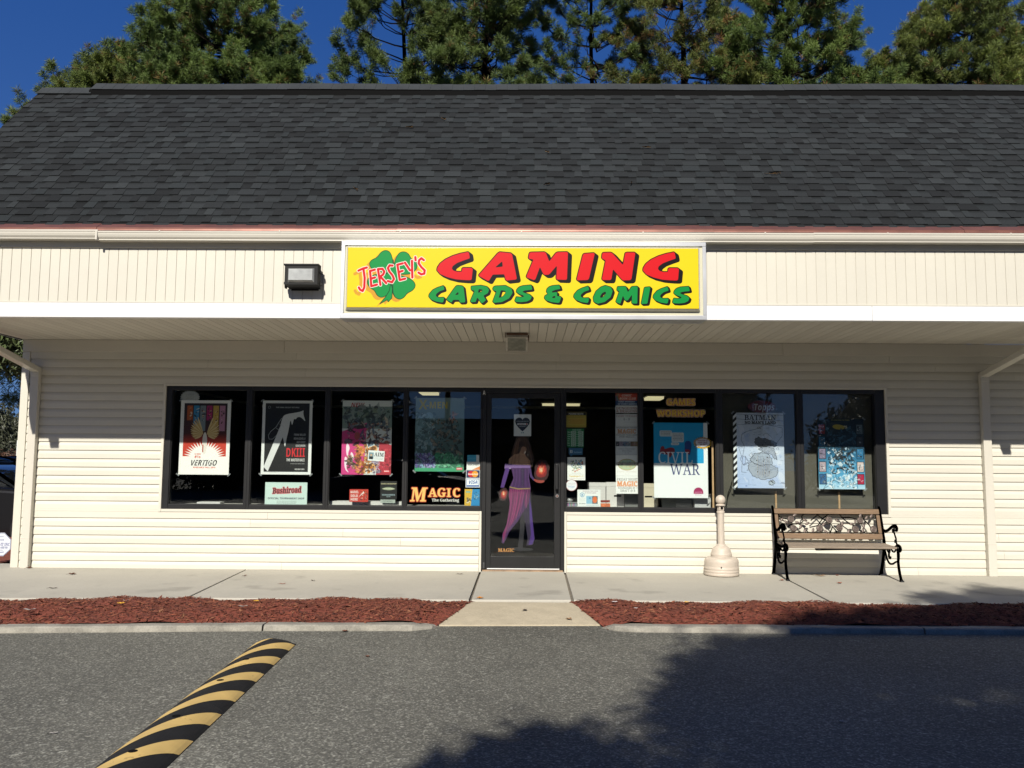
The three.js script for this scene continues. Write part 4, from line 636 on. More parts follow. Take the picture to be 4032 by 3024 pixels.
sheet('door_cling', 'tall purple gown figure cling with two red glows on the door glass', 'window cling', [-0.386, 0.366, 0.173, 1.59], 512, (g, w, h) => { // a plain draped gown with a scarf of hair and two glowing flames
  const X = (x) => (x - 140) / 440 * w, Y = (y) => (y - 482) / 815 * h, S = (pts, c) => { smoothPoly(g, pts.map(([x, y]) => [X(x), Y(y)])); g.fillStyle = c; g.fill(); };
  const glow = (x, y, r, ry) => { for (let i = 0; i < 60; i++) { const k = 1 - i / 60, c = k > 0.7 ? [60, 8, 10] : k > 0.45 ? [150, 22, 24] : k > 0.2 ? [225, 70, 34] : [250, 200, 150]; const a = rq() * 6.28; g.fillStyle = `rgb(${c})`; g.beginPath(); g.ellipse(X(x) + Math.cos(a) * r * k * 0.35, Y(y) + Math.sin(a) * ry * k * 0.35, r * k * 0.62, ry * k * 0.62, a * 0.1, 0, 7); g.fill(); } };
  S([[250, 1245], [300, 1236], [450, 1246], [420, 1262], [360, 1262], [300, 1258]], '#15161a');
  glow(490, 715, 72, 96); glow(228, 880, 42, 58);
  S([[395, 1010], [420, 1080], [440, 1170], [436, 1215], [385, 1222], [405, 1180], [395, 1100], [380, 1040]], '#3a2270');
  const band = (pts, c) => { poly(g, pts.map(([x, y]) => [X(x), Y(y)])); g.fillStyle = c; g.fill(); };
  S([[318, 480], [372, 470], [412, 520], [424, 590], [440, 650], [424, 700], [400, 680], [300, 650], [272, 650], [282, 590], [300, 530]], '#4a2f20'); S([[320, 500], [350, 490], [330, 570], [296, 640], [284, 640], [300, 570]], '#7a5236');
  band([[262, 640], [300, 606], [334, 600], [338, 560], [348, 540], [384, 540], [390, 566], [376, 600], [384, 620], [412, 648], [414, 690], [262, 684]], '#c99c7c');
  band([[338, 556], [350, 536], [384, 536], [392, 560], [380, 590], [360, 604], [344, 588]], '#b98a6c'); S([[330, 520], [360, 505], [396, 530], [402, 580], [392, 590], [386, 556], [352, 548], [342, 590], [330, 600]], '#4a2f20');
  band([[236, 668], [300, 676], [416, 678], [414, 700], [330, 706], [232, 704]], '#8a6aa8');
  band([[240, 700], [270, 700], [252, 760], [230, 834], [206, 834], [220, 770]], '#5a3088');
  band([[350, 930], [384, 930], [376, 1080], [364, 1240], [352, 1268], [326, 1264], [342, 1130]], '#15101c');
  band([[330, 860], [414, 840], [424, 960], [434, 1090], [446, 1180], [434, 1220], [388, 1226], [398, 1180], [384, 1090], [362, 985], [350, 960]], '#241238');
  band([[408, 900], [424, 980], [436, 1100], [444, 1180], [430, 1216], [404, 1222], [420, 1150], [410, 1040]], '#4a2384');
  band([[280, 700], [412, 698], [404, 760], [418, 836], [392, 960], [364, 1000], [330, 1060], [270, 1132], [232, 1214], [216, 1206], [222, 1150], [252, 1080], [274, 960], [262, 880], [270, 826], [296, 770]], '#471a5c');
  band([[270, 842], [372, 846], [350, 960], [304, 1060], [262, 1110], [228, 1204], [224, 1150], [254, 1080], [276, 960], [264, 890]], '#8c2160'); band([[366, 846], [415, 842], [406, 930], [384, 975], [366, 920]], '#6a1c58');
  band([[352, 702], [368, 702], [367, 826], [354, 826]], '#2a1a40');
  for (let i = 0; i < 46; i++) { const t = i / 45, xa = lerp(276, 404, t), xe = lerp(226, 400, Math.pow(t, 1.4)), ye = lerp(1205, 960, t), m = lerp(276, 396, t) + 14 * Math.sin(i * 1.7); g.globalAlpha = 0.55; g.strokeStyle = ['#2a0f3c', '#b0408a', '#481858', '#d0669c', '#35134a'][i % 5]; g.lineWidth = 1 + 2.4 * Math.abs(Math.sin(i * 2.3)); g.beginPath(); g.moveTo(X(xa), Y(846)); g.quadraticCurveTo(X(m), Y(lerp(1000, 900, t)), X(xe), Y(ye)); g.stroke(); }
  for (let i = 0; i < 16; i++) { const t = i / 15; g.strokeStyle = i % 3 ? '#3a1a58' : '#b48ad8'; g.lineWidth = 1.6; g.beginPath(); g.moveTo(X(lerp(292, 404, t)), Y(704)); g.quadraticCurveTo(X(lerp(312, 396, t)), Y(770), X(lerp(276, 412, t)), Y(832)); g.stroke(); }
  for (let i = 0; i < 26; i++) { const t = i / 25; g.strokeStyle = ['#2e1a12', '#6b4630', '#8a6244', '#3a2418'][i % 4]; g.lineWidth = 1.5 + rq() * 2; g.beginPath(); g.moveTo(X(lerp(330, 384, t)), Y(492)); g.bezierCurveTo(X(lerp(290, 410, t)), Y(530), X(lerp(300, 430, t)), Y(600), X(lerp(t < 0.5 ? 276 : 330, 440, t)), Y(lerp(650, 690, rq()))); if (t < 0.38 || t > 0.66) g.stroke(); }
  g.globalAlpha = 1; band([[404, 700], [418, 702], [426, 750], [446, 776], [438, 786], [412, 760]], '#4a2a70');
  for (const [fx, fy, fs] of [[490, 715, 1], [228, 880, 0.55]]) for (let i = 0; i < 70; i++) { const a = rq() * 6.28, q = Math.pow(rq(), 0.6), x = X(fx) + Math.cos(a) * q * 40 * fs, y = Y(fy) + Math.sin(a) * q * 50 * fs - 14 * fs; strokes(g, [[[x, y + 12 * fs], [x + (rq() - 0.5) * 6, y - 16 * fs * rq()]]], 1 + 2 * rq() * fs, q < 0.35 ? '#ffe6c0' : q < 0.6 ? '#f29a58' : '#c02a2c'); }
  strokes(g, [[[X(272), Y(830)], [X(330), Y(842)], [X(410), Y(838)]]], 9, '#a8925a'); 
  S([[436, 770], [470, 782], [516, 780], [510, 798], [470, 802], [440, 786]], '#b0483a');
  txt(g, 'MAGIC', X(248), Y(1258), 38, '#efb45a', { font: 'serif', max: 132, stroke: '#6b2412', lw: 5 });
}, { alpha: true, wave: 0, z: -0.0525, tint: 0.72 });
sheet('notice', 'yellow PLEASE NOTE card with a black heading right of the door', 'notice', [0.503, 0.753, 1.700, 1.890], 230, (g, w, h) => { g.fillStyle = '#b5a142'; g.fillRect(0, 0, w, h); g.strokeStyle = '#6b5c24'; g.lineWidth = 5; g.strokeRect(2, 2, w - 4, h - 4); g.fillStyle = '#1b1a18'; g.fillRect(6, 6, w - 12, 32); txt(g, 'PLEASE NOTE', w / 2, 23, 26, '#d7d6d0', { max: 205 }); fineLines(g, 30, 46, w - 60, 3, 9, '#5c521f', rq); fineLines(g, 50, 84, w - 70, 6, 9, '#b5622c', rq, 3); g.fillStyle = '#b5622c'; g.fillRect(34, 88, 10, 8); g.fillRect(34, 116, 10, 8); fineLines(g, 16, h - 22, w - 32, 2, 9, '#4a421b', rq); });
sheet('notice', 'green opening hours card in the window right of the door', 'notice', [0.519, 0.722, 1.463, 1.686], 200, (g, w, h) => { g.fillStyle = '#1f7a47'; g.fillRect(0, 0, w, h); txt(g, 'STORE HOURS', w * 0.58, 14, 16, '#d6e4da', { max: 120 }); ['Mon', 'Tues', 'Wed', 'Thu', 'Fri', 'Sat', 'Sun'].forEach((d, i) => { const y = 40 + i * 26; txt(g, d, 6, y, 17, '#d6e4da', { align: 'left', max: 40 }); g.fillStyle = '#b5cdbd'; g.fillRect(48, y - 11, 58, 22); g.fillRect(134, y - 11, 58, 22); txt(g, '10:30', 77, y, 18, '#22382b', { max: 50 }); txt(g, 'to', 120, y, 14, '#d6e4da'); txt(g, ['8:00', '8:00', '8:00', '8:00', 'Finish', '8:00', '6:00'][i], 163, y, 18, '#22382b', { max: 50 }); }); });
sheet('sticker', 'blue facebook speech bubble sticker under the hours card', 'sticker', [0.540, 0.705, 1.352, 1.455], 140, (g, w, h) => { g.fillStyle = '#3b6f97'; g.fillRect(0, 0, w, h * 0.78); poly(g, [[16, h * 0.7], [44, h * 0.76], [22, h - 1]]); g.fill(); g.fillStyle = '#dfe9ef'; g.fillRect(14, h * 0.24, 24, 28); txt(g, 'f', 28, h * 0.42, 30, '#31597c'); txt(g, 'facebook', 92, h * 0.48, 20, '#9cc0d8', { max: 80 }); }, { alpha: true, wave: 0 });
sheet('notice', 'white flyer with a cluster of small colourful creatures and yellow Tuesdays text', 'flyer', [0.524, 0.738, 1.072, 1.346], 200, (g, w, h) => { g.fillStyle = '#eef0ec'; g.fillRect(0, 0, w, h); blobs(g, w, h, ['#3f7fc4', '#5fb0d8', '#7fb060', '#4a6a3a', '#a8432e', '#2f5da0', '#d8cf6a', '#7aa8a0'], 34, 0.03, 0.085, 0.2, 0.82, 0.12, 0.5); blobs(g, w, h, ['#d8503c', '#e9d6a8', '#d99a6a', '#f4f0ea'], 10, 0.03, 0.06, 0.25, 0.75, 0.52, 0.62); fineLines(g, 50, h * 0.68, 100, 2, 6, '#b5b7b2', rq); g.fillStyle = '#c9cbc6'; g.fillRect(10, h * 0.74, w - 20, 2); txt(g, 'Tuesdays 5 - 7', w / 2, h * 0.83, 24, '#d8b24a', { max: 170 }); fineLines(g, 14, h * 0.92, w - 28, 1, 4, '#c58b8b', rq); });
sheet('sticker', 'round white sticker with a thin red ring on the glass right of the door', 'sticker', [0.505, 0.643, 0.943, 1.081], 130, (g, w, h) => { g.fillStyle = '#a34a4e'; g.beginPath(); g.arc(w / 2, h / 2, w / 2 - 1, 0, 7); g.fill(); g.fillStyle = '#e9ebee'; g.beginPath(); g.arc(w / 2, h / 2, w / 2 - 5, 0, 7); g.fill(); txt(g, 'People Love Us', w / 2, h * 0.38, 12, '#c9b3bb', { max: 76 }); txt(g, 'on', w / 2, h * 0.5, 10, '#c3c6cc'); txt(g, 'Google', w / 2, h * 0.63, 22, '#9db4d8', { max: 74 }); }, { alpha: true, wave: 0, z: -0.045 });
sheet('notice', 'white card grading flyer with a blue B seal on the ledge right of the door', 'flyer', [0.644, 0.920, 0.757, 0.962], 240, (g, w, h) => { g.fillStyle = '#e9edea'; g.fillRect(0, 0, w, h); txt(g, 'INCREASE THE VALUE', w * 0.56, 16, 17, '#a98f9a', { max: 160, font: 'serif' }); txt(g, 'OF YOUR CARDS', w * 0.56, 34, 16, '#a98f9a', { max: 120, font: 'serif' }); g.strokeStyle = '#5b9cc0'; g.lineWidth = 5; g.beginPath(); g.arc(50, 54, 21, 0, 7); g.stroke(); txt(g, 'B', 50, 55, 32, '#3b86b8'); g.fillStyle = '#8fc0d8'; g.fillRect(92, 66, 58, 80); g.fillStyle = '#5d6a72'; g.fillRect(152, 66, 58, 80); g.fillStyle = '#e0733c'; g.beginPath(); g.ellipse(181, 104, 24, 34, 0, 0, 7); g.fill(); g.fillStyle = '#4f8fb8'; g.fillRect(120, 80, 20, 14); fineLines(g, 22, 86, 60, 6, 7, '#b3bdb8', rq); txt(g, 'GET GRADED', 50, 142, 15, '#56606a', { max: 64 }); fineLines(g, 92, 154, 130, 2, 9, '#9dbccb', rq, 4); });
// the column of event sheets
const ev = (label, r4, draw) => sheet('event_sheet', label, 'flyer', r4, 256, draw, { rot: 0.002 });
ev('red and blue COMIC BOOK CLUB sheet, topmost of the column of flyers', [1.102, 1.369, 1.972, 2.117], (g, w, h) => { g.fillStyle = '#c2452c'; g.fillRect(0, 0, w, h); blobs(g, w, h, ['#3f8f5a', '#c9a83c', '#2f6ea8', '#d8693c'], 14, 0.04, 0.09, 0, 0.16, 0.05, 0.6); g.fillStyle = '#244a7a'; g.fillRect(0, h * 0.6, w, h * 0.4); txt(g, 'COMIC', w * 0.5, h * 0.18, 34, '#e8dcd0', { skew: -0.2 }); txt(g, 'BOOK CLUB', w * 0.55, h * 0.44, 34, '#e8dcd0', { skew: -0.2, max: 190 }); txt(g, 'FIRST MONDAY', w * 0.5, h * 0.7, 26, '#cdd8e4', { max: 210 }); txt(g, 'OF EVERY MONTH', w * 0.53, h * 0.9, 26, '#cdd8e4', { max: 230 }); });
ev('white DUNGEONS & DRAGONS every Tuesday sheet', [1.101, 1.369, 1.722, 1.970], (g, w, h) => { g.fillStyle = '#d4d8da'; g.fillRect(0, 0, w, h); txt(g, 'DUNGEONS', w / 2, 32, 42, '#7c2c28', { font: 'serif', max: 244 }); txt(g, '& DRAGONS', w / 2, 66, 42, '#8e3a30', { font: 'serif', max: 240 }); g.fillStyle = '#26221f'; g.fillRect(4, 86, w - 8, 14); txt(g, 'ENCOUNTERS', w / 2, 93, 11, '#b9b0a4', { max: 200 }); txt(g, 'EVERY TUESDAY', w / 2, 122, 32, '#8a4640', { font: 'serif', weight: 'normal', max: 244 }); txt(g, '6 - 9', w / 2, 158, 38, '#5d5f64', { font: 'serif', weight: 'normal' }); fineLines(g, 100, 194, 140, 1, 4, '#b3b6b8', rq); });
ev('white WEDNESDAY NIGHT MAGIC standard tournament sheet', [1.100, 1.369, 1.541, 1.720], (g, w, h) => { g.fillStyle = '#d0d5d8'; g.fillRect(0, 0, w, h); txt(g, 'WEDNESDAY NIGHT', w / 2, 16, 26, '#4b4d52', { font: 'serif', max: 240 }); txt(g, 'MAGIC', w / 2, 58, 66, '#d9a878', { font: 'serif', max: 210, stroke: '#8f4a32', lw: 5 }); txt(g, 'STANDARD TOURNAMENT', w / 2, 98, 20, '#4b4d52', { font: 'serif', max: 246 }); txt(g, 'EVERY WEEK @ 6', w / 2, 122, 22, '#5c5e63', { font: 'serif', max: 170 }); });
ev('pale sheet with a strip of small dark pictures, Every Thursday Free Play', [1.100, 1.370, 1.378, 1.5395], (g, w, h) => { g.fillStyle = '#cfd4d8'; g.fillRect(0, 0, w, h); ['#3a3f4a', '#8a7f92', '#5a6f88', '#7b8a98', '#6f5a40', '#8c7a58'].forEach((c, i) => { g.fillStyle = c; g.fillRect(4 + i * 41.5, 2, 40, 54); }); blobs(g, w, h, ['#23262c', '#a8949c', '#a06a7a', '#c2b28c', '#3c4c60'], 20, 0.02, 0.06, 0.05, 0.95, 0.05, 0.3); txt(g, 'Every Thursday', w / 2, 84, 26, '#a3a8ae', { font: 'serif', max: 190 }); txt(g, 'Free Play', w / 2, 108, 24, '#a3a8ae', { font: 'serif' }); txt(g, '5 - 8', w / 2, 132, 22, '#a3a8ae', { font: 'serif' }); });
ev('white PATHFINDER SOCIETY sheet with an oval map logo', [1.102, 1.371, 1.128, 1.376], (g, w, h) => { g.fillStyle = '#f0f2ef'; g.fillRect(0, 0, w, h); g.fillStyle = '#b8c9a8'; g.beginPath(); g.ellipse(w / 2, 108, 100, 62, 0, 0, 7); g.fill(); g.strokeStyle = '#c2a46a'; g.lineWidth = 7; g.stroke(); blobs(g, w, h, ['#8fb8c4', '#d8c68c', '#9cba8c'], 14, 0.03, 0.08, 0.25, 0.75, 0.3, 0.6); g.fillStyle = '#4a4438'; g.fillRect(8, 84, w - 16, 34); txt(g, 'PATHFINDER', w / 2, 101, 36, '#f2ede0', { font: 'serif', max: 232, stroke: '#3a352c', lw: 4 }); txt(g, 'SOCIETY', w / 2, 134, 22, '#d8cba8', { font: 'serif', max: 130 }); txt(g, 'Every Thursday', w / 2, 186, 30, '#e0d8d4', { font: 'serif', max: 220 }); txt(g, '5 - 9', w / 2, 216, 24, '#e0d8d4', { font: 'serif' }); });
ev('white FRIDAY NIGHT MAGIC sheet, lowest of the column of flyers', [1.103, 1.372, 0.917, 1.1265], (g, w, h) => { g.fillStyle = '#f1f3f0'; g.fillRect(0, 0, w, h); txt(g, 'FRIDAY NIGHT', w / 2, 38, 40, '#3b3a3c', { font: 'serif', weight: 'normal', max: 236 }); txt(g, 'MAGIC', w / 2, 88, 74, '#eda86c', { font: 'serif', max: 232, stroke: '#d06c4a', lw: 5 }); txt(g, 'STANDARD @ 7', w * 0.52, 134, 34, '#3b3a3c', { font: 'serif', weight: 'normal', max: 220 }); txt(g, 'DRAFT @ 8', w * 0.52, 166, 34, '#3b3a3c', { font: 'serif', weight: 'normal', max: 170 }); });
sheet('window_lettering', 'yellow GAMES WORKSHOP lettering with red outline high in the window', 'lettering', [1.588, 2.184, 1.822, 2.072], 512, (g, w, h) => { for (const [s, y, m] of [['GAMES', 50, 300], ['WORKSHOP', 166, 500]]) { txt(g, s, w * 0.5, y, 92, '#c23c20', { max: m, stroke: '#e6dfd0', lw: 16 }); txt(g, s, w * 0.5, y, 92, '#c23c20', { max: m, stroke: '#c23c20', lw: 10 }); txt(g, s, w * 0.5, y, 92, '#f6d650', { max: m }); } }, { alpha: true, wave: 0, z: -0.044 });
sheet('poster', 'blue and white CIVIL WAR poster with two speech bubbles', 'poster', [1.557, 2.200, 0.872, 1.766], 360, (g, w, h) => {
  g.fillStyle = '#eef2f2'; g.fillRect(0, 0, w, h); g.fillStyle = '#16a0d6'; g.fillRect(0, 0, w * 0.925, h * 0.54);
  const bub = (x, y, ww, hh) => { g.fillStyle = '#cfd8da'; g.beginPath(); g.roundRect(x, y, ww, hh, 8); g.fill(); fineLines(g, x + 8, y + 8, ww - 16, Math.floor((hh - 8) / 10), 10, '#5d6468', rq, 3); };
  bub(40, 52, 82, 40); bub(120, 66, 82, 64); bub(116, 132, 54, 18);
  smoothPoly(g, [[50, 156], [72, 158], [70, 180], [110, 164], [140, 170], [142, 200], [120, 214], [108, 240], [98, 214], [44, 206], [40, 190]]); g.fillStyle = '#8e2a33'; g.fill(); smoothPoly(g, [[206, 128], [232, 118], [254, 132], [252, 170], [246, 200], [240, 222], [226, 200], [204, 190], [208, 160]]); g.fillStyle = '#2a4a8e'; g.fill(); smoothPoly(g, [[204, 176], [246, 178], [238, 214], [214, 204]]); g.fillStyle = '#9a2c3c'; g.fill();
  txt(g, 'CIVIL', w * 0.40, h * 0.47, 106, '#f1f4f4', { font: 'serif', weight: 'normal', max: 236 }); txt(g, 'WAR', w * 0.57, h * 0.625, 100, '#28336e', { font: 'serif', weight: 'normal', max: 200 });
  g.fillStyle = '#a32a5e'; g.beginPath(); g.arc(w * 0.82, h * 0.925, 32, Math.PI, 0); g.lineTo(w * 0.82 + 32, h * 0.945); g.lineTo(w * 0.82 - 32, h * 0.945); g.fill(); txt(g, 'SKOTTIE', w * 0.82, h * 0.925, 15, '#d890b0', { max: 52 }); fineLines(g, w * 0.76, h * 0.952, 42, 2, 6, '#c890aa', rq);
}, { tape: true, z: -0.05 });
sheet('price_burst', 'yellow jagged POSTER IS FOR SALE bubble on the blue poster corner', 'sticker', [2.022, 2.257, 1.448, 1.604], 220, (g, w, h) => { g.fillStyle = '#d8a82e'; g.beginPath(); for (let i = 0; i < 44; i++) { const a = i / 44 * 6.283, r = i % 2 ? 0.49 : 0.38; g.lineTo(w / 2 + Math.cos(a) * r * w, h / 2 + Math.sin(a) * r * h); } g.fill(); g.fillStyle = '#ddd8da'; g.strokeStyle = '#3a2a20'; g.lineWidth = 3; g.beginPath(); g.ellipse(w * 0.5, h * 0.48, w * 0.37, h * 0.34, 0, 0, 7); g.fill(); g.stroke(); poly(g, [[40, 96], [72, 110], [26, 132]]); g.fillStyle = '#ddd8da'; g.fill(); g.stroke(); txt(g, 'POSTER IS', w * 0.5, 46, 24, '#7a1d44', { max: 120 }); txt(g, 'FOR SALE', w * 0.5, 70, 24, '#7a1d44', { max: 116 }); txt(g, '$5.99', w * 0.5, 95, 24, '#7a1d44', { max: 76 }); }, { alpha: true, wave: 0, z: -0.0445 });
sheet('window_decal', 'faded red oval TOPPS decal above the map poster', 'sticker', [2.678, 3.070, 1.893, 2.037], 256, (g, w, h) => { g.fillStyle = '#5c1f25'; g.beginPath(); g.ellipse(w * 0.44, h * 0.5, w * 0.43, h * 0.5, 0, 0, 7); g.fill(); txt(g, 'Topps', w * 0.52, h * 0.54, 70, '#a9abac', { max: 164, skew: -0.15, stroke: '#3a1418', lw: 4 }); txt(g, '®', w * 0.9, h * 0.7, 16, '#8b8d90'); }, { alpha: true, wave: 0, z: -0.044 });
sheet('poster', 'pale blue pencil map poster with black and white striped left edge', 'poster', [2.507, 3.110, 0.994, 1.891], 350, (g, w, h) => {
  const q = g.createLinearGradient(0, h, w, 0); q.addColorStop(0, '#a9bfe6'); q.addColorStop(0.5, '#c9d6ea'); q.addColorStop(1, '#b9c0c6'); g.fillStyle = q; g.fillRect(0, 0, w, h); blobs(g, w, h, ['rgba(150,170,220,0.35)', 'rgba(235,240,246,0.5)'], 16, 0.06, 0.16, 0.05, 0.98, 0.1, 0.95);
  g.fillStyle = '#e3e7e8'; g.fillRect(0, 0, 24, h); g.fillStyle = '#15161a'; for (let y = -20; y < h + 30; y += 44) { poly(g, [[0, y + 24], [24, y], [24, y + 22], [0, y + 46]]); g.fill(); }
  txt(g, 'BATMAN', w * 0.54, 34, 50, '#1c2230', { font: 'serif', max: 220 }); txt(g, 'NO MAN\'S LAND', w * 0.54, 68, 27, '#3c4048', { font: 'serif', max: 216, stroke: '#1b1d22', lw: 2 });
  strokes(g, [[[26, 8], [100, 14], [190, 6], [348, 18]], [[26, 42], [140, 52], [240, 46], [348, 56]], [[28, 84], [150, 76], [348, 90]]], 1.5, '#33363c');
  const isl = (pts, c) => { const o = jagged(g, pts, 11); g.fillStyle = c; g.fill(); g.strokeStyle = '#23252b'; g.lineWidth = 2.4; g.stroke(); g.save(); poly(g, o); g.clip(); const bx = pts.map((p) => p[0]), by = pts.map((p) => p[1]), X = (t) => lerp(Math.min(...bx), Math.max(...bx), t), Y = (t) => lerp(Math.min(...by), Math.max(...by), t); for (let i = 0; i < 90; i++) { const u = rq(), v = rq(); strokes(g, [[[X(u), Y(v)], [X(u + 0.25 * (rq() - 0.5)), Y(v + 0.3 * (rq() - 0.5))]]], 0.6 + rq() * 0.9, rq() < 0.75 ? 'rgba(50,54,66,0.7)' : 'rgba(215,222,232,0.8)'); } for (let i = 0; i < 3; i++) { g.fillStyle = '#2a2d34'; g.beginPath(); g.arc(X(0.2 + 0.6 * rq()), Y(0.3 + 0.5 * rq()), 4, 0, 7); g.fill(); } g.restore(); };
  isl([[150, 180], [176, 168], [230, 182], [300, 208], [296, 232], [250, 230], [190, 242], [146, 214]], '#6c7076'); isl([[176, 250], [230, 236], [280, 240], [290, 290], [300, 320], [280, 318], [262, 288], [220, 280]], '#a3adbd'); isl([[118, 320], [140, 286], [190, 276], [250, 292], [266, 320], [262, 360], [200, 372], [150, 350], [110, 336]], '#aab6c6'); isl([[102, 350], [124, 338], [180, 366], [250, 360], [300, 380], [304, 420], [276, 450], [200, 462], [130, 440], [104, 400]], '#a6b1c0'); isl([[238, 474], [262, 464], [284, 474], [272, 498], [244, 500]], '#bccbd8');
  for (let i = 0; i < 22; i++) strokes(g, [[[165 + i * 4, 300 + (i % 5) * 10], [163 + i * 4, 430 + (i % 3) * 8]]], 1.2, i % 4 ? 'rgba(70,74,90,0.55)' : 'rgba(190,140,80,0.6)');
  strokes(g, [[[170, 110], [220, 80], [340, 104], [338, 160], [300, 208]], [[60, 150], [90, 130], [170, 110]], [[60, 150], [54, 190], [76, 230], [60, 320], [54, 410], [86, 414]], [[76, 230], [36, 240], [60, 320]]], 2, '#3a3d44'); for (let i = 0; i < 40; i++) { g.fillStyle = 'rgba(60,66,84,0.55)'; g.fillRect(36 + rq() * 300, 100 + rq() * 400, 6 + rq() * 18, 1.5); }
  g.strokeStyle = 'rgba(80,96,130,0.7)'; g.lineWidth = 1.2; g.strokeRect(32, h - 62, 70, 34); g.strokeRect(w - 80, h - 36, 74, 26); txt(g, '75', 30 + 54, h - 14, 12, '#39539a');
}, { tape: true });
sheet('poster', 'dark blue and white comic poster numbered 75 with small covers down both sides', 'poster', [3.513, 4.060, 0.989, 1.826], 330, (g, w, h) => { // generic rain-and-rooftop artwork
  const q = g.createLinearGradient(0, 0, 0, h); q.addColorStop(0, '#10222c'); q.addColorStop(0.35, '#16303e'); q.addColorStop(0.5, '#2b6d92'); q.addColorStop(0.8, '#58a8d2'); q.addColorStop(1, '#bfe0f2'); g.fillStyle = q; g.fillRect(0, 0, w, h);
  txt(g, 'CELEBRATING THE YEARS', w / 2, 10, 11, '#b3a548', { max: 250 }); txt(g, '75', w * 0.6, 62, 30, '#e0d8b0', {}); g.fillStyle = '#a8973a'; g.beginPath(); g.ellipse(w * 0.46, 60, 44, 18, 0.1, 0, 7); g.fill();
  blobs(g, w, h, ['#1d3a4a', '#2a5066', '#142832', '#3d6a80'], 26, 0.05, 0.12, 0.2, 0.8, 0.14, 0.42); blobs(g, w, h, ['#eef4f8', '#cfe0ee', '#0f1418', '#0f1418', '#20262c', '#7ab6d8'], 46, 0.03, 0.09, 0.22, 0.78, 0.42, 0.78); blobs(g, w, h, ['#d8ecf6', '#a8d4ec', '#f4fafc', '#4d90b8'], 36, 0.04, 0.09, 0.15, 0.85, 0.78, 0.98);
  for (let i = 0; i < 60; i++) { const x = rq() * w, y = h * (0.3 + 0.55 * rq()); strokes(g, [[[x, y], [x - 7, y + 22]]], 1, 'rgba(220,236,246,0.6)'); }
  ['#8e2a30', '#2a6a8e', '#8a7f98', '#b8a8b0', '#3a6a9a'].forEach((c, i) => { for (const [x, cc] of [[6, c], [w - 54, ['#5a6a70', '#3a4046', '#2f7aa8', '#d8c8c4', '#b8284a'][i]]]) { const y = 40 + i * 88 + (i > 2 ? 6 : 0); g.fillStyle = '#10161c'; g.fillRect(x - 2, y - 2, 52, 76); g.fillStyle = cc; g.fillRect(x + 2, y + 2, 44, 68); blobs(g, w, h, ['#1c2228', '#dfe6ea', cc, '#6a7a88'], 5, 0.02, 0.04, (x + 10) / w, (x + 38) / w, (y + 12) / h, (y + 60) / h); } });
}, { tape: true });

// ------------------------------------------------------------------ what stands behind the glass
mesh('backing_board', [box(2.345, 3.29, 0.70, 2.14, -0.175, -0.165), box(3.293, 4.24, 0.70, 2.14, -0.173, -0.163)], std({ map: mottled([0.085, 0.079, 0.062], 0.12, 0.9, 0.06), roughness: 0.9 }), shop);
const pine = std({ map: mottled([0.42, 0.27, 0.14], 0.3, 0.3), roughness: 0.8 });
for (const [x, y] of [[3.03, 0.96], [3.785, 0.955], [2.263, 1.55]]) mesh('wood_strip', rbox(x - 0.011, x + 0.011, 0.73, y, -0.164 + (x < 2.3 ? 0.08 : 0.002), -0.150 + (x < 2.3 ? 0.08 : 0.002), 0.002, 1), pine, shop);
mesh('cable', tube(curve([[2.375, 0.735, -0.06], [2.42, 0.80, -0.075], [2.44, 0.92, -0.08], [2.475, 1.02, -0.07], [2.49, 1.08, -0.06]], 16), 0.005, 6), M.rubber, shop);
const card = std({ map: mottled([0.56, 0.55, 0.53], 0.05, 0.7), roughness: 0.85 }), cardC = std({ map: mottled([0.5, 0.45, 0.34], 0.06, 0.7), roughness: 0.85 }), cardG = std({ map: mottled([0.13, 0.135, 0.13], 0.15, 0.7), roughness: 0.9 });
function carton(label, [x, y, z], [w, h, d], mat, holeX, turn = 0) {
  const t = thing('cardboard_box', label, 'box', [x, y, z], turn);
  mesh('carton', rbox(-w / 2, w / 2, 0, h, -d, 0, 0.004, 1), mat, t);
  mesh('box_lid', [rbox(-w / 2 - 0.003, w / 2 + 0.003, h - 0.05, h + 0.002, -d - 0.003, 0.003, 0.003, 1)], mat, t);
  if (holeX !== undefined) mesh('hand_hole', rbox(holeX - 0.045, holeX + 0.045, h * 0.42, h * 0.42 + 0.02, -0.002, 0.0016, 0.0015, 1), M.dark, t);
}
carton('white cardboard box standing left in the window right of the door', [0.905, 0.7455, -0.30], [0.20, 0.295, 0.24], card, undefined, 0.04);
carton('white cardboard box with a hand hole behind the column of flyers', [1.118, 0.7455, -0.28], [0.215, 0.30, 0.24], card, 0.03, -0.03);
carton('dark grey box under the column of flyers', [1.315, 0.7455, -0.24], [0.17, 0.17, 0.25], cardG);
carton('cream cardboard box with a hand hole left of the blue poster', [1.535, 0.7455, -0.26], [0.20, 0.288, 0.24], cardC, -0.015, 0.02);
carton('dark grey box standing under the blue poster', [1.86, 0.7455, -0.22], [0.36, 0.13, 0.28], cardG);
carton('light grey box under the right corner of the blue poster', [2.155, 0.7455, -0.16], [0.19, 0.12, 0.20], std({ map: mottled([0.42, 0.43, 0.43], 0.1, 0.6), roughness: 0.8 }));
carton('flat white box lying on the ledge of the leftmost window', [-3.80, 0.7455, -0.13], [0.27, 0.03, 0.18], card, undefined, 0.08);
carton('long low white box on the ledge of the third window', [-1.90, 0.7455, -0.15], [0.86, 0.052, 0.2], card);
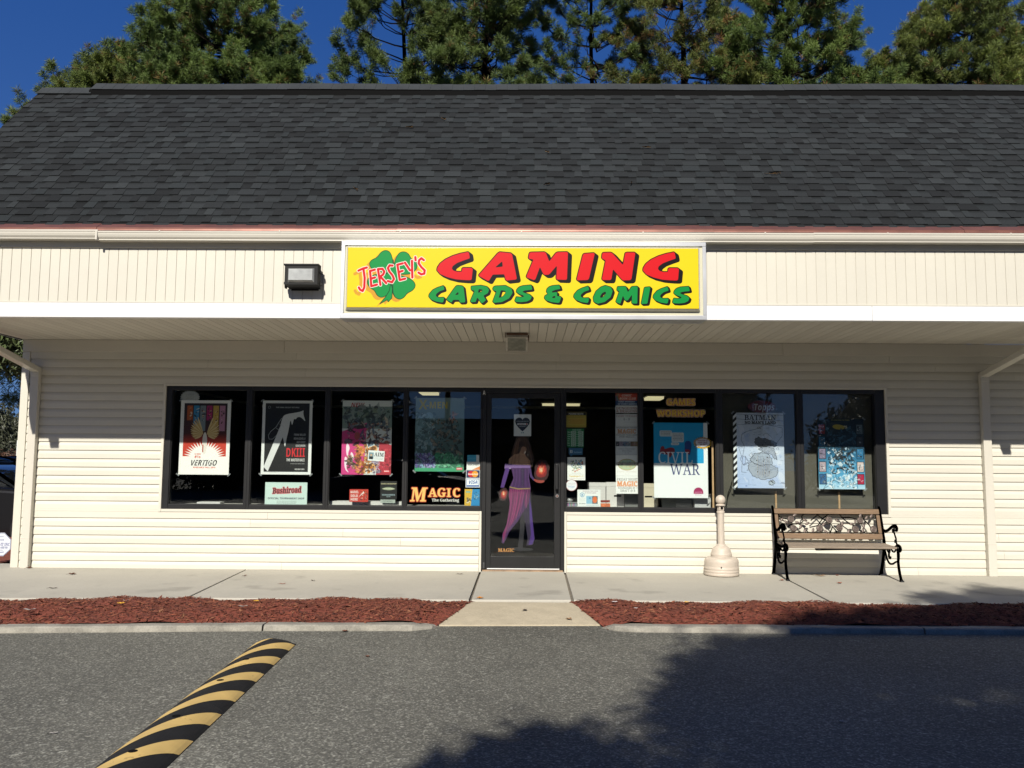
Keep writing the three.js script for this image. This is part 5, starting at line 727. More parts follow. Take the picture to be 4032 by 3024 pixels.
{
  const t = thing('toy_box', 'small orange and red box beside the card grading flyer', 'box', [0.985, 0.7455, -0.12], 0.2);
  const o = std({ map: mottled([0.60, 0.16, 0.06], 0.4, 0.1), roughness: 0.5 }); mesh('tray', rbox(-0.06, 0.06, 0, 0.05, -0.06, 0, 0.004, 1), o, t); mesh('flap', rbox(-0.055, 0.065, 0.05, 0.078, -0.06, -0.05, 0.003, 1).rotateX(0.25), std({ color: C(0.22, 0.03, 0.02), roughness: 0.5 }), t);
  const u = thing('card_tray', 'clear tray of cards at the left end of the ledge right of the door', 'tray', [0.585, 0.7455, -0.16], 0.05);
  const cl = std({ map: mottled([0.30, 0.31, 0.31], 0.5, 0.08, 0.3), roughness: 0.3 }); mesh('tray', [rbox(-0.07, 0.075, 0, 0.014, -0.1, 0, 0.003, 1), rbox(-0.072, 0.077, 0.052, 0.060, -0.1, 0.002, 0.003, 1)], cl, u);
  for (let i = 0; i < 9; i++) mesh('card', box(-0.062 + i * 0.014, -0.052 + i * 0.014, 0.0145, 0.05, -0.09, -0.01), std({ color: C(0.15 + 0.3 * rq(), 0.15 + 0.2 * rq(), 0.15 + 0.25 * rq()), roughness: 0.6 }), u);
  mesh('bag', new THREE.SphereGeometry(0.036, 14, 10).scale(1, 0.72, 0.8).translate(-0.02, 0.085, -0.05).toNonIndexed(), cl, u);
}
// ------------------------------------------------------------------ bench
{
  const O = [3.55, 0, 0.30], b = thing('park_bench', 'cast iron bench with weathered wood rails and a rose vine back panel', 'bench', O, -0.012);
  const at = (g) => g.translate(-O[0], -O[1], -O[2]);
  const wood = std({ map: texFrom(512, (x, y) => { const i = ((Math.floor(y * 9) % 512) * 512 + (Math.floor(x * 0.5) % 512)), j = ((y * 3) % 512) * 512 + x, k = 0.55 + 0.75 * N1[i] + 0.25 * (N2[j] - 0.5); return [0.185 * k, 0.115 * k, 0.062 * k]; }, true, 0.5), roughness: 0.7, bumpMap: BUMP_FINE, bumpScale: 0.002 });
  const grey = std({ map: texFrom(512, (x, y) => { const i = ((Math.floor(y * 9) % 512) * 512 + (Math.floor(x * 0.5) % 512)), k = 0.5 + 0.8 * N1[i]; return [0.25 * k, 0.20 * k, 0.15 * k]; }, true, 0.5), roughness: 0.85, bumpMap: BUMP_FINE, bumpScale: 0.002 });
  const X0 = 2.925, X1 = 4.165;
  // back plane: from (z .165, y .40) leaning to (z .06, y .77)
  const bz = (y) => 0.165 - (y - 0.42) * 0.29;
  const rail = (x0, x1, y0, y1, t = 0.022) => { const g = rbox(x0, x1, 0, y1 - y0, -t / 2, t / 2, 0.004); g.rotateX(-0.28); return at(g.translate(0, y0, bz(y0))); };
  mesh('back_rail', rail(X0 + 0.012, X1 - 0.012, 0.702, 0.762), wood, b); mesh('back_rail', rail(X0 + 0.012, X1 - 0.012, 0.420, 0.484), wood, b);
  mesh('back_stile', rail(X0 + 0.012, X0 + 0.052, 0.486, 0.700), wood, b); mesh('back_stile', rail(X1 - 0.052, X1 - 0.012, 0.486, 0.700), wood, b);
  // rose panel: (u 0..1, v 0..1) of the opening
  const U = (u, v, o = 0) => { const y = 0.486 + v * 0.214; return [lerp(X0 + 0.052, X1 - 0.052, u) - O[0], y - O[1], bz(y) + 0.006 + o - O[2]]; };
  const vines = [[[0.27, 1], [0.24, 0.86], [0.25, 0.62], [0.20, 0.48], [0.12, 0.44], [0.09, 0.30]], [[0.20, 0.48], [0.25, 0.3], [0.29, 0.02]], [[0, 0.92], [0.04, 0.78], [0.11, 0.72]], [[0, 0.74], [0.05, 0.64], [0.08, 0.5]], [[0.41, 0.98], [0.37, 0.82], [0.33, 0.66]], [[0.51, 0.99], [0.45, 0.74], [0.42, 0.56], [0.40, 0.42], [0.31, 0.30]], [[0.40, 1], [0.44, 0.8], [0.50, 0.6], [0.54, 0.38], [0.51, 0.02]], [[0.54, 0.36], [0.57, 0.16], [0.585, 0]], [[0.63, 0.98], [0.67, 0.72], [0.74, 0.46], [0.78, 0.32]], [[0.66, 0.82], [0.74, 0.82], [0.81, 0.72]], [[0.86, 0.98], [0.87, 0.74], [0.91, 0.5], [0.93, 0.3]], [[0.97, 1], [0.94, 0.84]], [[0.80, 0.2], [0.85, 0.06], [0.88, 0.16]], [[0.84, 0.6], [0.87, 0.36]], [[0.03, 0.3], [0.01, 0.44]], [[0.66, 0.62], [0.62, 0.42]]];
  for (const v of vines) mesh('vine', tube(curve(v.map((p) => U(...p)), 14), 0.0066, 6), M.bronze, b);
  const rose = [new THREE.SphereGeometry(0.041, 18, 10).scale(1, 1, 0.34)]; [[0.030, 0.008, 0.007], [0.018, 0.013, 0.006], [0.007, 0.014, 0.006]].forEach(([r, z, t]) => rose.push(new THREE.TorusGeometry(r, t, 6, 18).translate(0.002 * (r > 0.02 ? 1 : -1), 0.001, z)));
  const roseG = merge(rose.map((g) => g.toNonIndexed()));
  [[0.125, 0.72], [0.145, 0.24], [0.41, 0.25], [0.515, 0.70], [0.61, 0.30], [0.77, 0.22], [0.83, 0.68], [0.955, 0.22]].forEach(([u, v], i) => { const m = mesh('rose', roseG, M.bronze, b); m.position.set(...U(u, v, 0.004)); m.rotation.set(-0.28, 0, i * 1.3); m.scale.set(1, 1 + 0.08 * Math.sin(i * 3), 1); });
  const leaf = new THREE.SphereGeometry(0.03, 10, 6).scale(1, 0.5, 0.22).toNonIndexed();
  [[0.17, 0.94, 0.5], [0.035, 0.7, 0.9], [0.075, 0.58, -0.6], [0.19, 0.55, -0.3], [0.03, 0.34, -0.4], [0.22, 0.34, 1.1], [0.27, 0.68, -0.4], [0.26, 0.12, 0.9], [0.34, 0.14, 1.3], [0.455, 0.46, 0.8], [0.47, 0.08, -0.7], [0.60, 0.66, -0.4], [0.645, 0.5, 1.4], [0.70, 0.1, 1.0], [0.74, 0.5, 0.2], [0.78, 0.62, 1.4], [0.84, 0.95, 1.1], [0.86, 0.40, 1.3], [0.845, 0.16, 1.3], [0.90, 0.84, 0.9], [0.95, 0.92, 0.9], [0.29, 0.5, 0.5]].forEach(([u, v, a]) => { const m = mesh('leaf', leaf, M.bronze, b); m.position.set(...U(u, v, 0.003)); m.rotation.set(-0.28, 0, a); });
  mesh('panel_frame', [tube(curve([U(0, 0.985), U(1, 0.985)], 2), 0.005, 5), tube(curve([U(0.996, 0), U(0.996, 1)], 2), 0.005, 5), tube(curve([U(0.004, 0), U(0.004, 1)], 2), 0.005, 5), tube(curve([U(0, 0.015), U(1, 0.015)], 2), 0.005, 5)], M.bronze, b);
  // seat slats, sagging a little at the front
  for (let i = 0; i < 4; i++) mesh('seat_slat', at(rbox(X0 + 0.014, X1 - 0.014, 0.352 + i * 0.0035 - (i === 0 ? 0.004 : 0), 0.372 + i * 0.0035, 0.205 + (3 - i) * 0.092, 0.285 + (3 - i) * 0.092, 0.004)), grey, b);
  mesh('broken_slat', at(rbox(-0.5, 0.1, -0.012, 0.006, -0.03, 0.03, 0.004).rotateZ(-0.055).translate(3.47, 0.335, 0.34)), M.rubber, b);
  mesh('broken_slat', at(rbox(-0.1, 0.72, -0.012, 0.006, -0.03, 0.03, 0.004).rotateZ(0.022).translate(3.42, 0.322, 0.36)), M.rubber, b);
  for (const x of [3.30, 3.71]) mesh('seat_brace', at(rbox(x - 0.012, x + 0.012, 0.335, 0.345, 0.21, 0.56, 0.002, 1)), M.iron, b);
  // the two cast iron ends
  const side = (x) => {
    const P = (l) => l.map(([z, y, dx]) => [x + (dx ?? 0) - O[0], y, z - O[2]]), T = (l, r, n = 18) => { const pts = curve(P(l), n); return tube(pts, pts.map((_, i) => { const t = i / n * (r.length - 1), k = Math.min(r.length - 2, Math.floor(t)); return lerp(r[k], r[k + 1], t - k); }), 8); };
    const e = mesh('end_frame', [
      T([[0.045, 0.79], [0.062, 0.765], [0.085, 0.70], [0.12, 0.58], [0.15, 0.47], [0.17, 0.39], [0.16, 0.30], [0.12, 0.17], [0.075, 0.06], [0.05, 0.0]], [0.012, 0.015, 0.016, 0.018, 0.018, 0.02, 0.018, 0.017, 0.018, 0.024], 26),
      T([[0.165, 0.37], [0.25, 0.355], [0.38, 0.35], [0.48, 0.36], [0.56, 0.388], [0.60, 0.375], [0.612, 0.35], [0.60, 0.33], [0.585, 0.335]], [0.016, 0.016, 0.016, 0.017, 0.017, 0.018, 0.017, 0.013], 24),
      T([[0.545, 0.36], [0.555, 0.28], [0.545, 0.20], [0.565, 0.11], [0.60, 0.03], [0.62, 0.0]], [0.018, 0.017, 0.015, 0.016, 0.016, 0.024], 20),
    ], M.iron, b);
    mesh('armrest', [
      T([[0.115, 0.60], [0.14, 0.545], [0.20, 0.520], [0.29, 0.535], [0.38, 0.572], [0.46, 0.598], [0.51, 0.596], [0.535, 0.572], [0.525, 0.548], [0.50, 0.552]], [0.014, 0.015, 0.017, 0.017, 0.018, 0.019, 0.018, 0.016, 0.012], 26),
      T([[0.47, 0.585], [0.455, 0.54], [0.475, 0.50], [0.505, 0.46], [0.51, 0.42], [0.535, 0.385]], [0.009, 0.010, 0.009, 0.009, 0.009, 0.011], 18), T([[0.455, 0.54], [0.425, 0.525], [0.418, 0.55], [0.435, 0.56]], [0.008, 0.008, 0.007], 10), T([[0.508, 0.43], [0.475, 0.415], [0.478, 0.445]], [0.007, 0.008, 0.007], 8),
    ], M.iron, e);
    mesh('scroll', [T([[0.165, 0.34], [0.21, 0.27], [0.25, 0.20], [0.31, 0.165], [0.40, 0.17], [0.48, 0.20], [0.548, 0.21]], [0.010, 0.010, 0.011, 0.012, 0.011, 0.010, 0.010], 22), T([[0.25, 0.345], [0.27, 0.30], [0.31, 0.285], [0.325, 0.32], [0.295, 0.335]], [0.009, 0.012, 0.011, 0.008], 14), T([[0.30, 0.285], [0.30, 0.24], [0.33, 0.22], [0.35, 0.245]], [0.011, 0.013, 0.010, 0.008], 12), T([[0.50, 0.35], [0.46, 0.31], [0.40, 0.31], [0.36, 0.34]], [0.009, 0.009, 0.010, 0.008], 12)], M.iron, e);
    mesh('foot', [at(rbox(x - 0.018, x + 0.018, 0, 0.014, 0.025, 0.085, 0.004)), at(rbox(x - 0.018, x + 0.018, 0, 0.014, 0.595, 0.648, 0.004))], M.iron, e);
  };
  side(X0); side(X1);
}
// ------------------------------------------------------------------ smoker's receptacle, a cream plastic post
{
  const t = thing('ash_receptacle', 'cream plastic ash post with a round ball top left of the bench', 'ash post', [2.29, 0, 0.185], 0.3);
  const pl = std({ map: mottled([0.50, 0.435, 0.36], 0.12, 0.25, 0.09), roughness: 0.5, bumpMap: BUMP_FINE, bumpScale: 0.0012 });
  const L = (p, seg = 40) => { const g = new THREE.LatheGeometry(p.map(([r, y]) => new THREE.Vector2(r, y)), seg); return g.toNonIndexed(); };
  mesh('base', L([[0, 0.004], [0.192, 0.004], [0.198, 0.01], [0.199, 0.03], [0.194, 0.034], [0.194, 0.040], [0.199, 0.045], [0.199, 0.062], [0.194, 0.067], [0.194, 0.072], [0.199, 0.077], [0.199, 0.094], [0.193, 0.099], [0.193, 0.110], [0.194, 0.150], [0.191, 0.178], [0.178, 0.198], [0.155, 0.209], [0.121, 0.213]]), pl, t);
  mesh('dome', L([[0.119, 0.212], [0.117, 0.226], [0.121, 0.230], [0.121, 0.243], [0.117, 0.247], [0.113, 0.262], [0.106, 0.290], [0.09, 0.315], [0.066, 0.333], [0.052, 0.338], [0.051, 0.352], [0.041, 0.356]]), pl, t);
  mesh('column', L([[0.040, 0.354], [0.0385, 0.50], [0.0378, 0.705], [0.045, 0.709], [0.0455, 0.730], [0.038, 0.734], [0.030, 0.736]], 28), pl, t);
  mesh('neck', [rbox(-0.030, 0.030, 0.7365, 0.789, -0.028, 0.028, 0.004, 1)], pl, t); mesh('ash_slot', [rbox(-0.016, 0.016, 0.752, 0.783, 0.0275, 0.0300, 0.001, 1)], M.dark, t);
  mesh('ball_top', [L([[0.028, 0.7895], [0.050, 0.792], [0.054, 0.797], [0.054, 0.804], [0.040, 0.812], [0.033, 0.816]], 28), new THREE.SphereGeometry(0.0565, 28, 18).translate(0, 0.862, 0).toNonIndexed()], pl, t);
  for (const a of [0.1, 2.1, 4.3]) { const s = new THREE.SphereGeometry(0.008, 8, 6).translate(Math.cos(a) * 0.199, 0.108, Math.sin(a) * 0.199); mesh('bolt', s, M.dark, t); }
}
// ------------------------------------------------------------------ rubber speed bump
{
  const W = 0.31, Hb = 0.058, ang = 0.044, t = thing('speed_bump', 'black rubber speed bump with slanted yellow stripes on the asphalt', 'speed bump', [-1.712 - W / 2, GROUND, 3.65], ang * 1.0);
  const prof = (a) => Hb * Math.pow(Math.max(0, 1 - Math.pow(Math.abs(a) * 2 / W, 2.0)), 0.8) + 0.004, Ls = 1.83;
  const SL2 = 1.8, cutEnd = (a, s) => s; // stripes run s = sR + SL2 * (W/2 - a)
  const surf = (a, s, up = 0) => { const e = clamp(s / 0.10); return [a, (0.35 + 0.65 * Math.pow(e, 0.5)) * prof(a) * (s < 0 ? 0 : 1) + up, s]; };
  const strip = (s0, s1, lo, hi, up) => { // band between two slanted lines, clipped to [lo, hi] along the bump
    const o = [], n = 18, m = 4, P = (i, j) => { const a = -W / 2 + W * i / n, k = SL2 * (W / 2 - a), A = clamp(s0 + k, lo, hi), B = clamp(s1 + k, lo, hi); return surf(a, lerp(A, B, j / m), up); };
    for (let i = 0; i < n; i++) for (let j = 0; j < m; j++) { const q = [P(i, j), P(i, j + 1), P(i + 1, j + 1), P(i + 1, j)]; if (Math.abs(q[0][2] - q[1][2]) + Math.abs(q[2][2] - q[3][2]) < 1e-6) continue; quad(o, ...q); }
    return o.length ? rawGeo(o) : null;
  };
  for (let k = 0; k < 2; k++) { // two modules, end to end
    const s0 = k * Ls, o = [], n = 18, m = 40; for (let i = 0; i < n; i++) for (let j = 0; j < m; j++) { const P = (i, j) => surf(-W / 2 + W * i / n, s0 + (Ls - 0.006) * j / m); quad(o, P(i, j), P(i, j + 1), P(i + 1, j + 1), P(i + 1, j)); }
    for (let i = 0; i < n; i++) for (const [s, f] of [[s0, 0], [s0 + Ls - 0.006, 1]]) { const a = surf(-W / 2 + W * i / n, s), b = surf(-W / 2 + W * (i + 1) / n, s), q = [a, b, [b[0], 0, b[2]], [a[0], 0, a[2]]]; quad(o, ...(f ? q.reverse() : q)); }
    for (const sg of [-1, 1]) { const a = surf(sg * W / 2, s0 + 0.01), b = surf(sg * W / 2, s0 + Ls - 0.006), q = [a, b, [b[0], 0, b[2]], [a[0], 0, a[2]]]; quad(o, ...(sg > 0 ? q : q.reverse())); }
    mesh('rubber_module', rawGeo(o), M.rubber, t);
  }
  for (let k = -2; k < 9; k++) { const s = 0.055 + k * 0.452, g = strip(s - 0.0, s + 0.20, 0.045, 2 * Ls - 0.06, 0.0016); if (g) mesh('yellow_stripe', g, M.bumpYellow, t); }
  for (const [a, s] of [[-0.01, 0.79], [-0.01, 1.35], [-0.01, 2.09], [-0.01, 2.64], [-0.01, 3.3]]) { const p = surf(a, s, 0.0020); mesh('bolt_hole', new THREE.CylinderGeometry(0.021, 0.021, 0.0012, 18).translate(p[0], p[1], p[2]).toNonIndexed(), M.dark, t); }
}
// ------------------------------------------------------------------ yard sign beside the left corner
{
  const t = thing('yard_sign', 'white octagonal security yard sign on a stake in the mulch by the corner', 'sign', [-6.612, -0.01, -0.62], 0.06);
  const tex = canvasTex(300, 300, (g, w, h) => { g.fillStyle = '#e8ecf2'; g.fillRect(0, 0, w, h); g.strokeStyle = '#2c3878'; g.lineWidth = 5; poly(g, [[88, 6], [212, 6], [294, 88], [294, 212], [212, 294], [88, 294], [6, 212], [6, 88]]); g.stroke(); txt(g, 'Honeywell', w / 2, 50, 26, '#8b93ac', { max: 110 }); txt(g, 'Protected', w / 2, 92, 26, '#3a4684'); txt(g, 'by', w / 2, 114, 20, '#3a4684'); txt(g, 'SECURE-IT INC', w / 2, 150, 56, '#1a267c', { font: 'serif', max: 270 }); txt(g, '757-886-0519', w / 2, 192, 36, '#2a367c', { max: 250 }); txt(g, 'authorized dealer', w / 2, 222, 16, '#6b749a', { max: 110 }); txt(g, 'Honeywell', w / 2, 250, 26, '#3a4684', { max: 130 }); });
  const s = new THREE.Shape(); const R = 0.146, k = R * 0.414; [[-k, -R], [k, -R], [R, -k], [R, k], [k, R], [-k, R], [-R, k], [-R, -k]].forEach(([x, y], i) => (i ? s.lineTo(x, y) : s.moveTo(x, y)));
  const g = new THREE.ExtrudeGeometry(s, { depth: 0.004, bevelEnabled: false }), uv = g.attributes.uv, p = g.attributes.position; for (let i = 0; i < uv.count; i++) uv.setXY(i, p.getX(i) / (2 * R) + 0.5, p.getY(i) / (2 * R) + 0.5);
  mesh('sign_plate', g.translate(0, 0.215, 0), std({ color: C(0.75, 0.75, 0.75), map: tex, roughness: 0.4 }), t); mesh('stake', tube([V3(0, -0.05, -0.008), V3(0, 0.33, -0.008)], 0.007, 8), M.alu, t);
}
// ------------------------------------------------------------------ fallen leaves and litter
{
  const shape = (kind) => { // a curled leaf with pointed lobes
    const n = 22, o = [], rim = []; for (let i = 0; i < n; i++) { const a = i / n * 6.283, lob = kind === 0 ? 0.55 + 0.45 * Math.pow(Math.abs(Math.cos(a * 2.5)), 0.7) : kind === 1 ? 0.75 + 0.12 * Math.cos(a * 7) : 0.42 + 0.58 * Math.abs(Math.cos(a)); const x = Math.cos(a) * lob, z = Math.sin(a) * lob * (kind === 2 ? 0.55 : 0.85); rim.push([x, 0.10 + 0.42 * z * z + 0.22 * Math.sin(x * 2.4) * x, z]); }
    for (let i = 0; i < n; i++) o.push(0, 0.04, 0, ...rim[(i + 1) % n], ...rim[i]); const g = rawGeo(o); return g;
  };
  const geos = [0, 1, 2].map(shape), mk = (c) => std({ map: mottled(c, 0.3, 0.6, 0.2), roughness: 0.8, side: THREE.DoubleSide });
  const col = { brown: mk([0.13, 0.05, 0.025]), tan: mk([0.28, 0.17, 0.09]), yellow: mk([0.66, 0.36, 0.04]), orange: mk([0.55, 0.21, 0.03]), red: mk([0.30, 0.07, 0.03]), grey: mk([0.30, 0.28, 0.26]), dark: mk([0.06, 0.04, 0.03]) };
  const first = {};
  const leaf = (label, c, kind, x, z, y, s, turn, group) => {
    if (z > 2.2 && y < -0.005 && y > GROUND + 0.02 && Math.abs(x) > 0.8) y = 0.012;   // lies on top of the bark chips
    const t = thing('fallen_leaf', label, 'leaf', [x, y, z], turn, group); const m = mesh('blade', geos[kind], col[c], t); m.scale.setScalar(s);
    mesh('stalk', tube([V3(-s * 0.8, s * 0.2, 0), V3(-s * 1.5, s * 0.12, s * 0.1)], 0.0012, 4), col[c], t);
  };
  leaf('brown curled leaf near the left downspout on the sidewalk', 'brown', 0, -5.02, 0.62, 0.0, 0.042, 0.4);
  leaf('dark sliver of leaf on the left end of the sidewalk', 'dark', 2, -4.66, 1.67, -0.003, 0.04, 0.2);
  leaf('small brown leaf by the wall joint under the first window', 'brown', 2, -3.09, 0.62, 0.0, 0.036, 1.2);
  leaf('reddish leaf on the sidewalk under the second window', 'red', 2, -2.50, 1.22, -0.002, 0.034, 0.1);
  leaf('small dark leaf on the sidewalk below the DKIII window', 'dark', 2, -2.25, 0.96, -0.001, 0.03, 2.4);
  leaf('dark leaf on the slab left of the door', 'dark', 2, -0.72, 0.30, 0.0, 0.034, 0.2);
  leaf('orange maple leaf at the left front corner of the door slab', 'orange', 0, -0.40, 2.05, -0.004, 0.038, 0.7);
  leaf('brown leaf on the sidewalk beside the left front bench leg', 'red', 1, 2.86, 0.60, 0.0, 0.032, 0.5);
  leaf('long tan leaf under the bench by the wall', 'tan', 2, 3.42, 0.20, 0.0, 0.062, 0.05);
  leaf('rust leaf on the sidewalk in front of the bench', 'red', 0, 3.42, 0.79, -0.001, 0.034, 1.5);
  leaf('rust leaf against the wall under the bench', 'red', 1, 3.64, 0.12, 0.0, 0.028, 0.9);
  leaf('brown leaf clinging at the foot of the left downspout', 'brown', 0, -5.80, 0.10, 0.0, 0.04, 0.9);
  leaf('brown leaf on the sidewalk beyond the right downspout', 'brown', 2, 5.6, 0.6, 0.0, 0.036, 0.3);
  leaf('curled dark leaf near the top of the buff ramp', 'dark', 1, 0.02, 2.44, -0.045, 0.03, 0.9);
  leaf('dry brown leaf with stalks on the right side of the buff ramp', 'tan', 0, 0.40, 2.66, -0.083, 0.034, 2.0);
  leaf('bright yellow leaf on the mulch left of the speed bump', 'yellow', 1, -3.52, 2.66, -0.018, 0.042, 0.3);
  leaf('yellow leaf on the mulch behind the speed bump', 'yellow', 1, -2.39, 2.46, -0.012, 0.036, 0.8);
  leaf('pale dead leaf below the yellow leaf behind the speed bump', 'grey', 2, -2.42, 2.74, -0.028, 0.04, 0.1);
  leaf('small grey leaf beside the yellow leaf on the left mulch', 'grey', 2, -3.56, 2.48, -0.012, 0.03, 0.1);
  leaf('grey leaf at the left end of the mulch by the kerb', 'grey', 2, -4.12, 3.02, -0.035, 0.05, 0.1);
  leaf('yellow leaf on the mulch left of the ash post', 'yellow', 1, 1.49, 2.30, -0.018, 0.036, 1.1);
  leaf('rust leaf where the kerb meets the right edge of the ramp', 'red', 2, 0.73, 2.82, -0.105, 0.04, 1.2);
  leaf('small brown leaf on the asphalt beyond the far end of the speed bump', 'brown', 1, -1.45, 3.14, GROUND + 0.002, 0.034, 1.2);
  leaf('small brown leaf on the asphalt right of the speed bump', 'brown', 1, -1.10, 4.05, GROUND + 0.002, 0.024, 2.2);
  leaf('white scrap of leaf on the asphalt left of the speed bump', 'grey', 2, -2.36, 5.85, GROUND + 0.002, 0.022, 0.2);
  leaf('pale scrap of leaf in the tree shade on the asphalt', 'grey', 1, 1.72, 5.5, GROUND + 0.002, 0.02, 0.2);
  // paper scraps
  const paper = std({ color: C(0.75, 0.75, 0.74), roughness: 0.8, side: THREE.DoubleSide });
  for (const [x, z, s, l] of [[0.84, 2.27, 0.036, 'white paper scrap on the mulch just right of the ramp'], [0.99, 2.60, 0.024, 'small white scrap on the mulch near the kerb end']]) { const m = mesh('paper_scrap', geos[1].clone(), paper); m.position.set(x, 0.006, z); m.scale.set(s, s * 0.8, s * 0.5); tag(m, l, 'litter'); }
  // dry pine twigs caught on the roof, and one along the mulch
  const straw = std({ color: C(0.55, 0.34, 0.16), roughness: 0.8 }), rr = rng(66);
  [[2.73, 1.215, 0.10, 0.03, 'longest dry pine twig right of centre on the roof'], [-1.02, 2.66, 0.05, -0.6, 'short dry pine twig high on the roof left of centre'], [-1.42, 2.42, 0.045, 0.1, 'dry pine twig on the roof left of centre'], [-1.84, 0.84, 0.045, -0.8, 'dry pine twig low on the roof left of centre'], [0.23, 0.95, 0.05, 0.5, 'dry pine twig low on the roof above the sign'], [1.16, 0.98, 0.035, 1.3, 'small dry pine twig low on the roof above the sign right half'], [1.41, 1.87, 0.05, 0.05, 'dry pine twig mid roof right of centre'], [0.25, 1.75, 0.03, -0.5, 'small dry pine twig mid roof above the sign']].forEach(([x, s, l, a, label]) => {
    const t = thing('pine_twig', label, 'twig', RP(x, s, 0.026)); const e1 = RP(0, 1, 0), e0 = RP(0, 0, 0), up = [e1[0] - e0[0], e1[1] - e0[1], e1[2] - e0[2]];
    mesh('needles', [0, 1, 2].map((k) => { const b = a + (k - 1) * 0.16, q = (u) => V3(Math.cos(b) * u, up[1] * Math.sin(b) * u + 0.004 * k, up[2] * Math.sin(b) * u + 0.004); return tube([q(-l * (0.6 + 0.4 * rr())), q(0), q(l * (0.7 + 0.5 * rr()))], 0.003, 4); }), straw, t);
  });
}
// ------------------------------------------------------------------ pines
const needleMat = std({ roughness: 0.62, side: THREE.DoubleSide }), barkMat = std({ map: texFrom(512, (x, y) => { const i = (Math.floor(y * 0.35) % 512) * 512 + x, k = 0.45 + 0.95 * N1[i]; return [0.135 * k, 0.10 * k, 0.078 * k]; }, true, 0.5), roughness: 0.95, bumpMap: BUMP_FINE, bumpScale: 0.012 });
function needleTuft(seed, n, len, wid, spread) { // a spray of long needles round the end of a twig, pointing up +y
  const r = rng(seed), o = [];
  for (let i = 0; i < n; i++) {
    const a = r() * 6.283, e = spread * (0.12 + 0.88 * Math.sqrt(r())), d = V3(Math.sin(e) * Math.cos(a), Math.cos(e), Math.sin(e) * Math.sin(a)), base = V3(0, -0.06 * r() * 2, 0), s = new THREE.Vector3().crossVectors(d, V3(r() - 0.5, r() - 0.5, r() - 0.5)).normalize().multiplyScalar(wid / 2), L = len * (0.65 + 0.45 * r());
    const tip = base.clone().addScaledVector(d, L); tip.y -= 0.10 * L * Math.sin(e) * r(); const mid = base.clone().addScaledVector(d, L * 0.55);
    o.push(base.x - s.x * 0.6, base.y - s.y * 0.6, base.z - s.z * 0.6, mid.x + s.x, mid.y + s.y, mid.z + s.z, tip.x, tip.y, tip.z, base.x + s.x * 0.6, base.y + s.y * 0.6, base.z + s.z * 0.6, tip.x, tip.y, tip.z, mid.x - s.x, mid.y - s.y, mid.z - s.z);
  }
  const g = new THREE.BufferGeometry(); g.setAttribute('position', new THREE.BufferAttribute(new Float32Array(o), 3)); g.computeVertexNormals(); return g;
}
const TUFTS = [needleTuft(1, 34, 0.22, 0.011, 1.5), needleTuft(2, 30, 0.24, 0.011, 1.15), needleTuft(3, 38, 0.20, 0.011, 1.9)];
